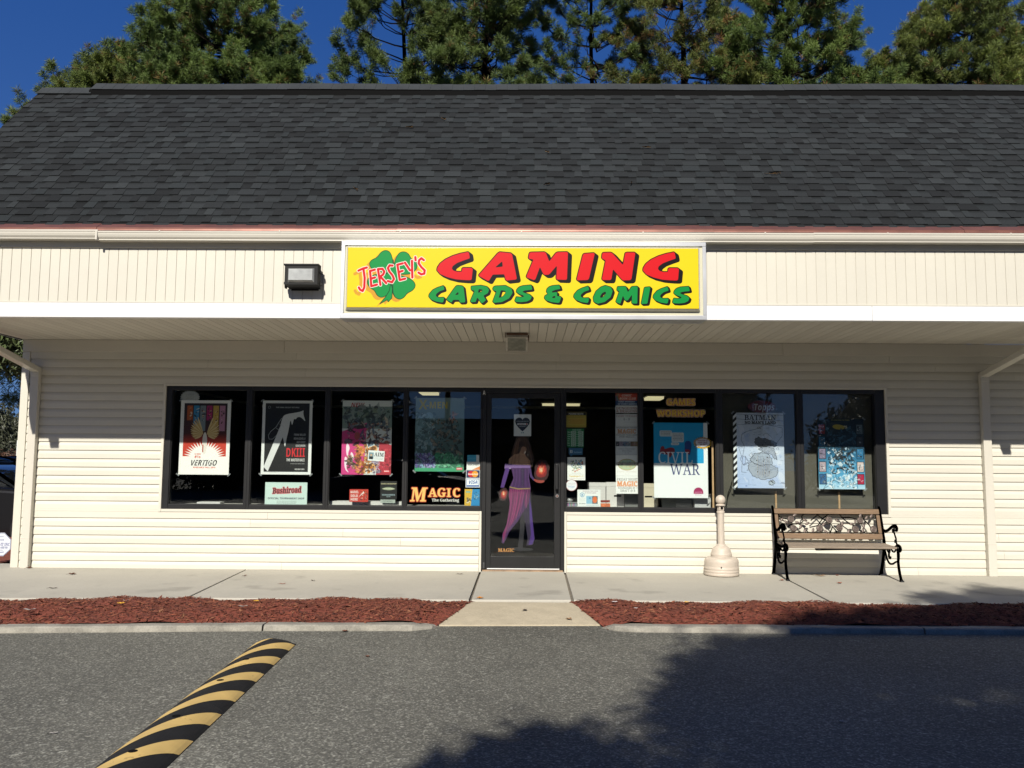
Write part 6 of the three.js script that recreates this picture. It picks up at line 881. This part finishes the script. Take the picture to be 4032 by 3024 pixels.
// o: x, z, h (height), base (lowest branch), rad(t) radius with t 0..1 from base to top, step (whorl spacing), n (branches per whorl), trunk (radius), lean, tone, brown (share)
function pineTree(label, o) {
  const r = rng(o.seed), t = thing('pine_tree', label, 'pine tree', [o.x, GROUND, o.z]);
  const lean = o.lean ?? [0, 0], axis = (y) => V3(lean[0] * y / o.h + 0.10 * Math.sin(y * 0.55 + o.seed), y, lean[1] * y / o.h + 0.10 * Math.cos(y * 0.5 + o.seed * 2));
  const tr = []; for (let i = 0; i <= 14; i++) tr.push(axis(o.h * 0.985 * i / 14));
  mesh('trunk', tube(tr, tr.map((p, i) => lerp(o.trunk, 0.02, Math.pow(i / 14, 1.15))), 9), barkMat, t);
  const wood = [], tufts = [], UP = V3(0, 1, 0);
  const addTuft = (p, d, s) => tufts.push([p, d, s]);
  for (let y = o.base; y < o.h - 0.15; y += o.step * (0.7 + 0.6 * r())) {
    const f = (y - o.base) / (o.h - o.base), nb = Math.max(2, Math.round(o.n * (0.7 + 0.6 * r())));
    for (let b = 0; b < nb; b++) {
      const az = (b + (r() - 0.5) * 1.7) / nb * 6.283 + y * 2.4, R = o.rad(f, az) * (0.72 + 0.42 * r()); if (R < 0.18) continue;
      const P0 = axis(y), dir = V3(Math.cos(az), 0, Math.sin(az)), rise = (lerp(o.droop ?? -0.04, 0.75, f * f) + 0.42 * (r() - 0.5)) * (o.flat ?? 1), bend = (0.05 + 0.42 * r()) * (o.flat ?? 1);
      const at = (u) => P0.clone().addScaledVector(dir, R * u).add(V3(0.10 * R * Math.sin(u * 5 + y), R * (rise * u + bend * u * u), 0.10 * R * Math.cos(u * 4 + y)));
      const pts = [0, 0.25, 0.5, 0.75, 1].map(at); wood.push(tube(pts, [0.010 + 0.011 * R, 0.009 + 0.008 * R, 0.007 + 0.006 * R, 0.009, 0.005], 5, false));
      const nt = Math.max(2, Math.round(R * (o.twigs ?? 4.2) * lerp(o.low ?? 1, 1, clamp((f - 0.28) / 0.3))));
      for (let k = 0; k < nt; k++) {
        const u = 1 - Math.pow(r(), 1.35) * (1 - (o.bare ?? 0.28)), p = at(u), sgn = r() < 0.5 ? -1 : 1, sd = V3(-dir.z, 0, dir.x).multiplyScalar(sgn * (0.35 + 0.75 * r())), tl = (0.35 + 0.6 * r()) * (o.twigLen ?? 1) * (u > 0.95 ? 0.6 : 1);
        const d = dir.clone().multiplyScalar(0.35 + 0.6 * r()).add(sd).add(V3(0, 0.25 + 0.65 * r(), 0)).normalize(), e = p.clone().addScaledVector(d, tl).add(V3(0, 0.15 * tl, 0));
        wood.push(tube([p, p.clone().lerp(e, 0.5).add(V3(0, -0.04, 0)), e], [0.010, 0.007, 0.004], 4, false));
        const m = Math.round((o.per ?? 5) * 1.35);
        for (let q = 0; q < m; q++) { const w = 1 - 0.5 * q / m * (0.8 + 0.4 * r()), dd = d.clone().add(V3(r() - 0.5, 0.35 + 0.5 * r() - 0.2, r() - 0.5).multiplyScalar(q ? 0.9 : 0.35)).normalize(); addTuft(p.clone().lerp(e, w).addScaledVector(dd, q ? 0.07 : 0), dd, 0.62 + 0.42 * r()); }
      }
      addTuft(at(1), dir.clone().multiplyScalar(0.6).add(UP).normalize(), 1.05);
    }
  }
  for (let k = 0; k < 8; k++) addTuft(axis(o.h - 0.3 * r()), V3(r() - 0.5, 1, r() - 0.5).normalize(), 1.1);
  mesh('branches', merge(wood), barkMat, t);
  const m4 = new THREE.Matrix4(), q = new THREE.Quaternion(), col = new THREE.Color(), per = Math.ceil(tufts.length / 3), tone = o.tone ?? [1, 1, 1];
  TUFTS.forEach((g, v) => {
    const list = tufts.filter((_, i) => i % 3 === v), im = new THREE.InstancedMesh(g, needleMat, list.length); im.name = 'crown'; im.userData.kind = 'stuff'; im.castShadow = im.receiveShadow = true;
    list.forEach(([p, d, s], i) => {
      q.setFromUnitVectors(UP, d); m4.compose(p, q, V3(s, s, s)); im.setMatrixAt(i, m4);
      const clump = 0.5 + 0.5 * Math.sin(p.x * 1.9 + o.seed) * Math.sin(p.y * 2.3 + p.z * 1.1 + o.seed), k = (0.72 + 0.5 * r()) * (0.85 + 0.3 * clump);
      const br = r() < (o.brown ?? 0.04) ? 1 : 0, ye = r() * 0.35 + 0.25 * clump;
      if (br) col.setRGB(0.20 * k, 0.105 * k, 0.030 * k); else col.setRGB((0.086 + 0.066 * ye) * k * tone[0], (0.142 + 0.036 * ye) * k * tone[1], (0.036 - 0.008 * ye) * k * tone[2]);
      im.setColorAt(i, col);
    });
    t.add(im);
  });
  return t;
}
const dome = (R, p = 0.5) => (f) => R * Math.pow(Math.max(0, 1 - f * f), p) * (0.45 + 0.55 * Math.min(1, f * 3 + 0.3));
const cone = (R) => (f) => R * (0.25 + 0.75 * Math.pow(1 - f, 0.75)) * Math.min(1, 0.5 + f * 4);
const open = (R, k) => (f, az) => R * Math.pow(Math.max(0, 1 - f), 0.55) * (0.62 + 0.45 * Math.abs(Math.sin(az * 1.5 + f * 9 + k)));
const rowZ = -15.2;
pineTree('big dense round topped pine at the left behind the roof', { seed: 101, x: -9.35, z: rowZ, h: 15.2, base: 8.0, flat: 0.4, rad: dome(3.5, 0.5), step: 0.30, n: 8, trunk: 0.26, twigs: 7.5, per: 6, brown: 0.035, tone: [1.0, 1.05, 0.9], bare: 0.3 });
pineTree('shorter dense pine left of the round topped one, sloping down to the roof end', { seed: 111, x: -12.6, z: rowZ - 0.3, h: 13.3, base: 7.6, flat: 0.4, rad: dome(3.0, 0.5), step: 0.32, n: 7, trunk: 0.2, twigs: 7.5, per: 6, brown: 0.05, tone: [1.1, 1.02, 0.9], bare: 0.3 });
pineTree('open layered pine with a pale thin trunk, left of centre', { seed: 121, x: -3.75, z: rowZ + 0.2, h: 18.6, base: 9.4, low: 0.9, rad: open(2.55, 0.4), step: 0.5, n: 5, trunk: 0.17, twigs: 6.5, per: 6, brown: 0.02, bare: 0.42 });
pineTree('dense tall pine above the left half of the sign', { seed: 131, x: -1.25, z: rowZ + 0.5, h: 19.4, base: 9.6, low: 0.9, rad: open(2.6, 2.2), step: 0.36, n: 6, trunk: 0.2, twigs: 7.5, per: 6, brown: 0.03, bare: 0.36 });
pineTree('dark thin crowned pine just right of centre', { seed: 141, x: 2.15, z: rowZ - 0.7, h: 19.0, base: 9.2, low: 0.7, rad: open(2.4, 4.1), step: 0.55, n: 5, trunk: 0.17, twigs: 5.5, per: 6, brown: 0.03, tone: [0.9, 0.96, 1], bare: 0.42 });
pineTree('rust tinged pine with a thick visible trunk right of centre', { seed: 151, x: 4.75, z: rowZ, h: 19.2, base: 9.8, low: 0.75, rad: open(2.7, 1.3), step: 0.46, n: 5, trunk: 0.23, twigs: 6.5, per: 6, brown: 0.15, tone: [1.15, 0.95, 0.85], bare: 0.42 });
pineTree('bright green pine tapering down to a gap of sky on the right', { seed: 161, x: 8.0, z: rowZ + 0.4, h: 16.6, base: 8.8, low: 0.8, rad: cone(3.2), step: 0.36, n: 6, trunk: 0.2, twigs: 7, per: 6, brown: 0.05, tone: [1.0, 1.05, 0.9], bare: 0.34 });
pineTree('low pine filling the foot of the sky gap on the right', { seed: 165, x: 11.0, z: rowZ - 0.4, h: 13.1, base: 8.2, rad: cone(1.7), step: 0.36, n: 6, trunk: 0.15, twigs: 7, per: 6, brown: 0.06, tone: [1.05, 1.02, 0.9], bare: 0.34 });
pineTree('broad dense pine at the far right behind the roof', { seed: 171, x: 13.5, z: rowZ, h: 15.4, base: 8.0, flat: 0.45, rad: dome(3.0, 0.55), step: 0.32, n: 7, trunk: 0.24, twigs: 7.5, per: 6, brown: 0.05, tone: [1.15, 1.03, 0.88], bare: 0.3 });
pineTree('pine cut by the right edge of the picture', { seed: 181, x: 17.6, z: rowZ - 0.5, h: 15.6, base: 8.6, rad: cone(2.6), step: 0.38, n: 6, trunk: 0.18, twigs: 7, per: 6, brown: 0.06, bare: 0.34 });
pineTree('young dark pine beyond the left corner of the shop', { seed: 191, x: -9.3, z: -7.2, h: 5.6, base: 2.2, rad: cone(1.5), step: 0.32, n: 5, trunk: 0.07, twigs: 5, per: 4, brown: 0.02, tone: [0.8, 0.9, 1.0], bare: 0.3 });

// ------------------------------------------------------------------ broad-leaved trees
const leafMat = new THREE.MeshPhysicalMaterial({ roughness: 0.55, side: THREE.DoubleSide });
function leafSpray(seed, n, size) { const r = rng(seed), o = []; for (let i = 0; i < n; i++) { const c = V3(r() - 0.5, r() - 0.5, r() - 0.5).multiplyScalar(0.5), a = V3(r() - 0.5, r() - 0.5, r() - 0.5).normalize(), b = new THREE.Vector3().crossVectors(a, V3(r() - 0.5, 1, r() - 0.5)).normalize(), L = size * (0.7 + 0.6 * r()), W = L * 0.34, nn = new THREE.Vector3().crossVectors(a, b).multiplyScalar(L * 0.12); const p = (u, v, k = 0) => c.clone().addScaledVector(a, u * L).addScaledVector(b, v * W).addScaledVector(nn, k).toArray(); o.push(...p(-0.5, 0), ...p(-0.1, 0.5, 1), ...p(0.5, 0), ...p(-0.5, 0), ...p(0.5, 0), ...p(-0.1, -0.5, 1)); } const g = new THREE.BufferGeometry(); g.setAttribute('position', new THREE.BufferAttribute(new Float32Array(o), 3)); g.computeVertexNormals(); return g; }
const SPRAYS = [leafSpray(5, 16, 0.14), leafSpray(6, 16, 0.14)], BUSH = [leafSpray(7, 22, 0.16)];
// a crown from lobes [x, y, z, rx, ry, rz] around the foot, with limbs reaching into them
function leafTree(name, label, cat, pos, lobes, count, trunkR, fork, tone, spray = SPRAYS, scale = 1, group, seed = 5, keep = () => true) {
  const r = rng(seed), t = thing(name, label, cat, pos, 0, group);
  if (trunkR) {
    const ps = [V3(0, 0, 0), V3(0.05, fork * 0.5, 0.03), V3(0, fork, 0)]; mesh('trunk', tube(ps, [trunkR * 1.3, trunkR, trunkR * 0.8], 10), barkMat, t);
    const limbs = []; for (const [x, y, z, rx, ry] of lobes) { const e = V3(x, y, z), m = V3(x * 0.45, lerp(fork, y, 0.6), z * 0.45); limbs.push(tube([ps[2].clone().add(V3(0, -0.1, 0)), m, e], [trunkR * 0.6, trunkR * 0.38, 0.03], 6, false)); for (let k = 0; k < 5; k++) { const a = r() * 6.28, q = e.clone().add(V3(Math.cos(a) * rx * 0.8, (r() - 0.3) * ry, Math.sin(a) * rx * 0.8)); limbs.push(tube([m.clone().lerp(e, 0.5 + 0.5 * r()), q], [0.035, 0.008], 5, false)); } }
    mesh('branches', merge(limbs), barkMat, t);
  }
  const tot = lobes.reduce((s, l) => s + l[3] * l[4] + l[3] * l[5], 0), per = spray.map(() => []), m4 = new THREE.Matrix4(), q = new THREE.Quaternion(), e = new THREE.Euler(), col = new THREE.Color();
  for (const l of lobes) { const n = Math.round(count * (l[3] * l[4] + l[3] * l[5]) / tot); for (let i = 0; i < n; i++) { const d = V3(r() - 0.5, r() - 0.5, r() - 0.5).normalize(), k = Math.pow(r(), 0.4) * (0.82 + 0.36 * Math.abs(Math.sin(d.x * 5 + d.y * 4 + l[0]) * Math.cos(d.z * 5 + l[1]))); const at = V3(l[0] + d.x * l[3] * k, l[1] + d.y * l[4] * k, l[2] + d.z * l[5] * k), sc = 0.7 + 0.6 * r(); if (keep(at)) per[i % spray.length].push([at, sc]); } }
  spray.forEach((g, v) => { const im = new THREE.InstancedMesh(g, leafMat, per[v].length); im.name = 'crown'; im.userData.kind = 'stuff'; im.castShadow = im.receiveShadow = true; per[v].forEach(([p, s], i) => { e.set(r() * 6.28, r() * 6.28, r() * 6.28); q.setFromEuler(e); m4.compose(p, q, V3(s * scale, s * scale, s * scale)); im.setMatrixAt(i, m4); const k = 0.65 + 0.7 * r(); im.setColorAt(i, col.setRGB(tone[0] * k, tone[1] * k, tone[2] * k)); }); t.add(im); });
  return t;
}
leafTree('oak_tree', 'green oak whose leaves hang beside the left end of the canopy', 'oak tree', [-11.2, GROUND, -4.6], [[1.9, 4.5, 0.2, 1.9, 1.5, 1.6], [2.6, 3.5, 0.3, 1.3, 0.75, 1.2], [0, 6.0, 0, 2.4, 1.8, 2.2], [3.0, 5.6, -0.5, 1.8, 1.5, 1.6], [-1.8, 4.8, 0.4, 1.8, 1.5, 1.7]], 3600, 0.2, 2.6, [0.075, 0.10, 0.035], SPRAYS, 1, undefined, 31);
// far treeline to the left beyond the road
{
  const kinds = [['grey brown bare topped tree far beyond the left corner', [0.075, 0.055, 0.045]], ['dull green tree far beyond the left corner, second in the line', [0.05, 0.055, 0.03]], ['brown autumn tree far beyond the left corner, third in the line', [0.085, 0.055, 0.035]], ['dark green tree far beyond the left corner, nearest the shop', [0.045, 0.055, 0.03]]];
  [[-51, -62, 7.5, 0], [-44.5, -60, 6.4, 1], [-40.5, -66, 7.8, 2], [-36, -62, 6.8, 3]].forEach(([x, z, h, k], i) => leafTree('distant_tree', kinds[k][0], 'tree', [x, GROUND, z], [[0, h * 0.55, 0, 3.4, h * 0.42, 3], [1.5, h * 0.4, 0.5, 2.6, h * 0.35, 2.4], [-1.6, h * 0.42, 0, 2.6, h * 0.36, 2.4]], 1500, 0.22, h * 0.3, kinds[k][1], BUSH, 2.2, undefined, 60 + i));
  leafTree('hedge', 'rusty brown hedge along the road far left', 'hedge', [-30, GROUND, -40], [[-4, 0.9, 0, 3.4, 1.1, 1.2], [0, 0.8, 0.3, 3.4, 1.0, 1.2], [4, 0.85, 0, 3.2, 1.0, 1.2], [7.5, 0.8, 0, 2.4, 0.9, 1.1]], 2200, 0, 0, [0.11, 0.055, 0.032], BUSH, 1.3, undefined, 88);
  const g = thing('roadside_sign', 'white roadside board with green lettering far beyond the left corner', 'sign', [-24.6, GROUND, -33], 0.35);
  const tex = canvasTex(256, 128, (c, w, h) => { c.fillStyle = '#dfe4de'; c.fillRect(0, 0, w, h); txt(c, 'FOR LEASE', w / 2, h * 0.3, 40, '#2c6b46', { max: 220 }); txt(c, 'OFFICE', w / 2, h * 0.7, 60, '#2f8a4c', { max: 220 }); });
  const pl = box(-0.9, 0.9, 1.62, 2.42, -0.03, 0.03), uv = pl.attributes.uv, p = pl.attributes.position; for (let i = 0; i < uv.count; i++) uv.setXY(i, (p.getX(i) + 0.9) / 1.8, (p.getY(i) - 1.62) / 0.8);
  mesh('board', pl, std({ map: tex, roughness: 0.6 }), g); for (const x of [-0.8, 0.8]) mesh('post', tube([V3(x, 0, -0.06), V3(x, 2.4, -0.06)], 0.045, 8), M.white, g);
}

// ------------------------------------------------------------------ cars
function makeCar(label, paint, pos, turn) {
  const t = thing('parked_car', label, 'car', pos, turn), pm = new THREE.MeshPhysicalMaterial({ color: C(...paint), roughness: 0.4, metalness: 0, specularIntensity: 0.4, clearcoat: 0.35, clearcoatRoughness: 0.05 }), glass = new THREE.MeshPhysicalMaterial({ color: C(0.012, 0.014, 0.016), roughness: 0.04, clearcoat: 1 });
  const sh = (pts) => { const s = new THREE.Shape(); s.moveTo(...pts[0]); s.splineThru(pts.slice(1).map((p) => new THREE.Vector2(...p))); s.closePath(); return s; };
  const body = new THREE.ExtrudeGeometry(sh([[-2.25, 0.36], [-2.28, 0.62], [-2.18, 0.84], [-1.85, 0.93], [-1.0, 0.97], [0.7, 0.96], [1.5, 0.88], [2.1, 0.74], [2.27, 0.55], [2.24, 0.34], [1.2, 0.22], [-1.2, 0.22]]), { depth: 1.56, bevelEnabled: true, bevelSize: 0.09, bevelThickness: 0.12, bevelSegments: 4, curveSegments: 40 }); body.translate(0, 0, -0.78);
  mesh('body', body, pm, t);
  const cab = new THREE.ExtrudeGeometry(sh([[-1.85, 0.93], [-1.35, 1.22], [-0.9, 1.40], [-0.2, 1.45], [0.35, 1.36], [0.75, 1.15], [1.12, 0.92]]), { depth: 1.18, bevelEnabled: true, bevelSize: 0.03, bevelThickness: 0.10, bevelSegments: 3, curveSegments: 30 }); cab.translate(0, 0, -0.59);
  const c = mesh('cabin_glass', cab, glass, t);
  mesh('roof_panel', [tube(curve([[-1.80, 0.97, 0.62], [-1.32, 1.24, 0.62], [-0.9, 1.43, 0.60], [-0.2, 1.48, 0.58], [0.36, 1.39, 0.60], [0.78, 1.17, 0.64], [1.16, 0.94, 0.68]], 26), 0.035, 6), tube(curve([[-1.80, 0.97, -0.62], [-1.32, 1.24, -0.62], [-0.9, 1.43, -0.60], [-0.2, 1.48, -0.58], [0.36, 1.39, -0.60], [0.78, 1.17, -0.64], [1.16, 0.94, -0.68]], 26), 0.035, 6), rbox(-0.95, 0.15, 1.44, 1.485, -0.58, 0.58, 0.02), tube([V3(-0.32, 1.46, 0.66), V3(-0.38, 0.95, 0.72)], 0.03, 6), tube([V3(-0.32, 1.46, -0.66), V3(-0.38, 0.95, -0.72)], 0.03, 6)], pm, c);
  const chrome = std({ color: C(0.7, 0.7, 0.7), roughness: 0.15, metalness: 1 });
  for (const s of [-1, 1]) { mesh('window_chrome', [tube([V3(0.30, 1.37, s * 0.715), V3(1.08, 0.955, s * 0.745), V3(0.60, 0.965, s * 0.745)], 0.010, 5), tube([V3(0.60, 0.965, s * 0.745), V3(-1.7, 0.985, s * 0.745)], 0.007, 5)], chrome, t); const m = mesh('mirror', new THREE.SphereGeometry(0.11, 14, 10).scale(0.7, 0.65, 1).translate(0.72, 1.02, s * 0.92).toNonIndexed(), pm, t); }
  for (const [x, s] of [[-1.38, -1], [-1.38, 1], [1.36, -1], [1.36, 1]]) { const w = mesh('wheel', new THREE.CylinderGeometry(0.33, 0.33, 0.22, 28).rotateX(Math.PI / 2).translate(x, 0.33, s * 0.80).toNonIndexed(), M.rubber, t); mesh('rim', new THREE.CylinderGeometry(0.22, 0.2, 0.03, 10).rotateX(Math.PI / 2).translate(x, 0.33, s * 0.915).toNonIndexed(), M.alu, w); }
  for (const s of [-1, 1]) { mesh('headlight', new THREE.SphereGeometry(0.16, 14, 10).scale(0.5, 0.5, 1).translate(2.12, 0.66, s * 0.62).toNonIndexed(), chrome, t); mesh('tail_light', new THREE.SphereGeometry(0.15, 14, 10).scale(0.4, 0.6, 1).translate(-2.24, 0.74, s * 0.60).toNonIndexed(), std({ color: C(0.25, 0.01, 0.01), roughness: 0.2 }), t); }
  mesh('side_marker', rbox(1.92, 2.04, 0.64, 0.69, 0.86, 0.892, 0.008), std({ color: C(0.75, 0.25, 0.05), roughness: 0.3 }), t);
  return t;
}
makeCar('black car parked beside the left wall of the shop', [0.004, 0.004, 0.005], [-9.7, GROUND - 0.12, -5.2], 0.0);
makeCar('dark blue car parked beyond the black car', [0.018, 0.045, 0.11], [-11.6, GROUND - 0.02, -9.4], -0.05);
// ------------------------------------------------------------------ across the lot, behind the camera: what shades the asphalt and shows in the shop windows
{
  // crown lobes placed in the sunlight that would otherwise reach the shaded asphalt: [shadow x, shadow z, height, radius]
  const GAPS = [[2.35, 4.8, 0.54, 0.50], [3.2, 4.8, 0.60, 0.50], [0.95, 5.95, 0.42, 0.42], [1.8, 5.55, 0.40, 0.40], [3.9, 3.8, 0.40, 0.40]];   // openings in the foliage that let spots of sun through
  const px = 4.6, pz = 17.6, T = (h) => (h - GROUND) / 0.709, lob = (sx, sz, h, r) => [sx + 0.26 - 0.145 * T(h) - px, h, sz + T(h) - pz, r, r * 0.72, r];
  leafTree('shade_tree', 'spreading tree across the lot whose shade falls over the right of the asphalt', 'tree', [px, GROUND, pz], [
    lob(3.15, 4.3, 7.6, 1.05), lob(1.95, 4.7, 7.2, 0.85), lob(2.0, 3.95, 7.5, 0.5), lob(2.75, 3.1, 7.8, 0.5), lob(2.35, 3.0, 7.9, 0.36), lob(3.4, 2.85, 8.1, 0.5), lob(4.4, 3.3, 8.2, 0.8), lob(1.35, 5.4, 6.8, 0.6), lob(1.5, 3.65, 7.6, 0.24), lob(1.12, 4.2, 7.3, 0.26), lob(0.95, 4.9, 7, 0.26), lob(0.75, 5.35, 6.7, 0.22), lob(0.35, 6.0, 6.3, 0.3), lob(-0.15, 6.05, 6.1, 0.24), lob(-0.45, 6.45, 5.9, 0.26), lob(3.2, 2.7, 8.1, 0.24), lob(3.9, 1.6, 8.8, 0.2), lob(4.9, 4.2, 7.8, 1.3), lob(3.6, 6.0, 7.0, 1.5), lob(1.55, 6.4, 6.4, 0.8), lob(5.6, 6.2, 7.4, 1.7), lob(0.75, 7.3, 6.0, 0.72), lob(0.1, 7.0, 5.9, 0.5), lob(2.6, 8.6, 6.2, 1.4), lob(5.2, 9.0, 6.4, 1.8), lob(6.6, 3.6, 8.4, 1.3), lob(4.1, 2.75, 8.4, 0.55), lob(5.2, 2.2, 8.7, 0.5), lob(4.6, 1.35, 9.0, 0.26), lob(0.9, 8.6, 5.6, 1.0),
  ], 17000, 0.24, 3.4, [0.07, 0.085, 0.03], SPRAYS, 1.05, undefined, 404, (p) => { const t = T(p.y), sx = p.x + px + 0.145 * t, sz = p.z + pz - t; return !GAPS.some(([x, z, a, b]) => ((sx - x - 0.5 * (sz - z)) / a) ** 2 + ((sz - z) / b) ** 2 < 1); });
  // a dark evergreen screen on the far side of the lot, with a gap and a low building
  const dark = [0.04, 0.05, 0.025];
  [[-15, 34, 9], [-9.5, 33, 8.5], [3.6, 35, 9.5], [9.0, 34, 8], [19.3, 36, 6], [-22, 32, 11], [-30, 28, 11], [25.5, 38, 11], [27, 33, 11], [34, 28, 11]].forEach(([x, z, h], i) => leafTree('screen_tree', ['dark evergreen across the lot, far left of the row behind the viewer', 'dark evergreen across the lot, left of the low building', 'dark evergreen across the lot, right of the low building', 'dark evergreen across the lot, second right of the low building', 'dark evergreen across the lot, far right of the row', 'tall evergreen across the lot, second from the left end behind the viewer', 'tall evergreen across the lot, at the left end behind the viewer', 'tall evergreen across the lot, third from the right end behind the viewer', 'tall evergreen across the lot, second from the right end behind the viewer', 'tall evergreen across the lot, at the right end behind the viewer'][i], 'tree', [x, GROUND, z], [[0, h * 0.42, 0, 3.3, h * 0.42, 2.6], [0.6, h * 0.75, 0, 2.2, h * 0.25, 2], [-1.2, h * 0.3, 0.3, 2.8, h * 0.3, 2.4]], 1300, 0.3, 1.2, dark, BUSH, 2.4, undefined, 300 + i));
  const b = thing('low_building', 'low flat roofed building across the lot behind the viewer', 'building', [-2.6, GROUND, 40]);
  mesh('wall', box(-14, 14, 0, 3.6, 0, 8), std({ map: mottled([0.09, 0.075, 0.06], 0.2, 2), roughness: 0.9 }), b); mesh('roof', box(-14.4, 14.4, 3.6, 4.0, -0.6, 8.4), M.dark, b); for (let i = 0; i < 6; i++) { const w = mesh('window', rbox(-12 + i * 4, -9.6 + i * 4, 1, 2.6, -0.06, 0.02, 0.02), M.black, b); mesh('pane', box(-11.9 + i * 4, -9.7 + i * 4, 1.1, 2.5, -0.07, -0.062), M.dark, w); }
  const p = thing('utility_pole', 'wooden utility pole with a cross arm across the lot behind the viewer', 'utility pole', [-3.6, GROUND, 30]); mesh('pole', tube([V3(0, 0, 0), V3(0.04, 9.5, 0)], [0.15, 0.11], 10), barkMat, p); mesh('cross_arm', rbox(-1.3, 1.3, 8.6, 8.75, -0.22, -0.12, 0.01), barkMat, p);
  makeCar('black car behind the viewer, mirrored in the third shop window', [0.012, 0.012, 0.014], [-3.2, GROUND, 14.5], 0.1);
}
scene.traverse((o) => { if (o.isMesh) { o.castShadow = true; o.receiveShadow = true; } });
renderer.render(scene, camera);
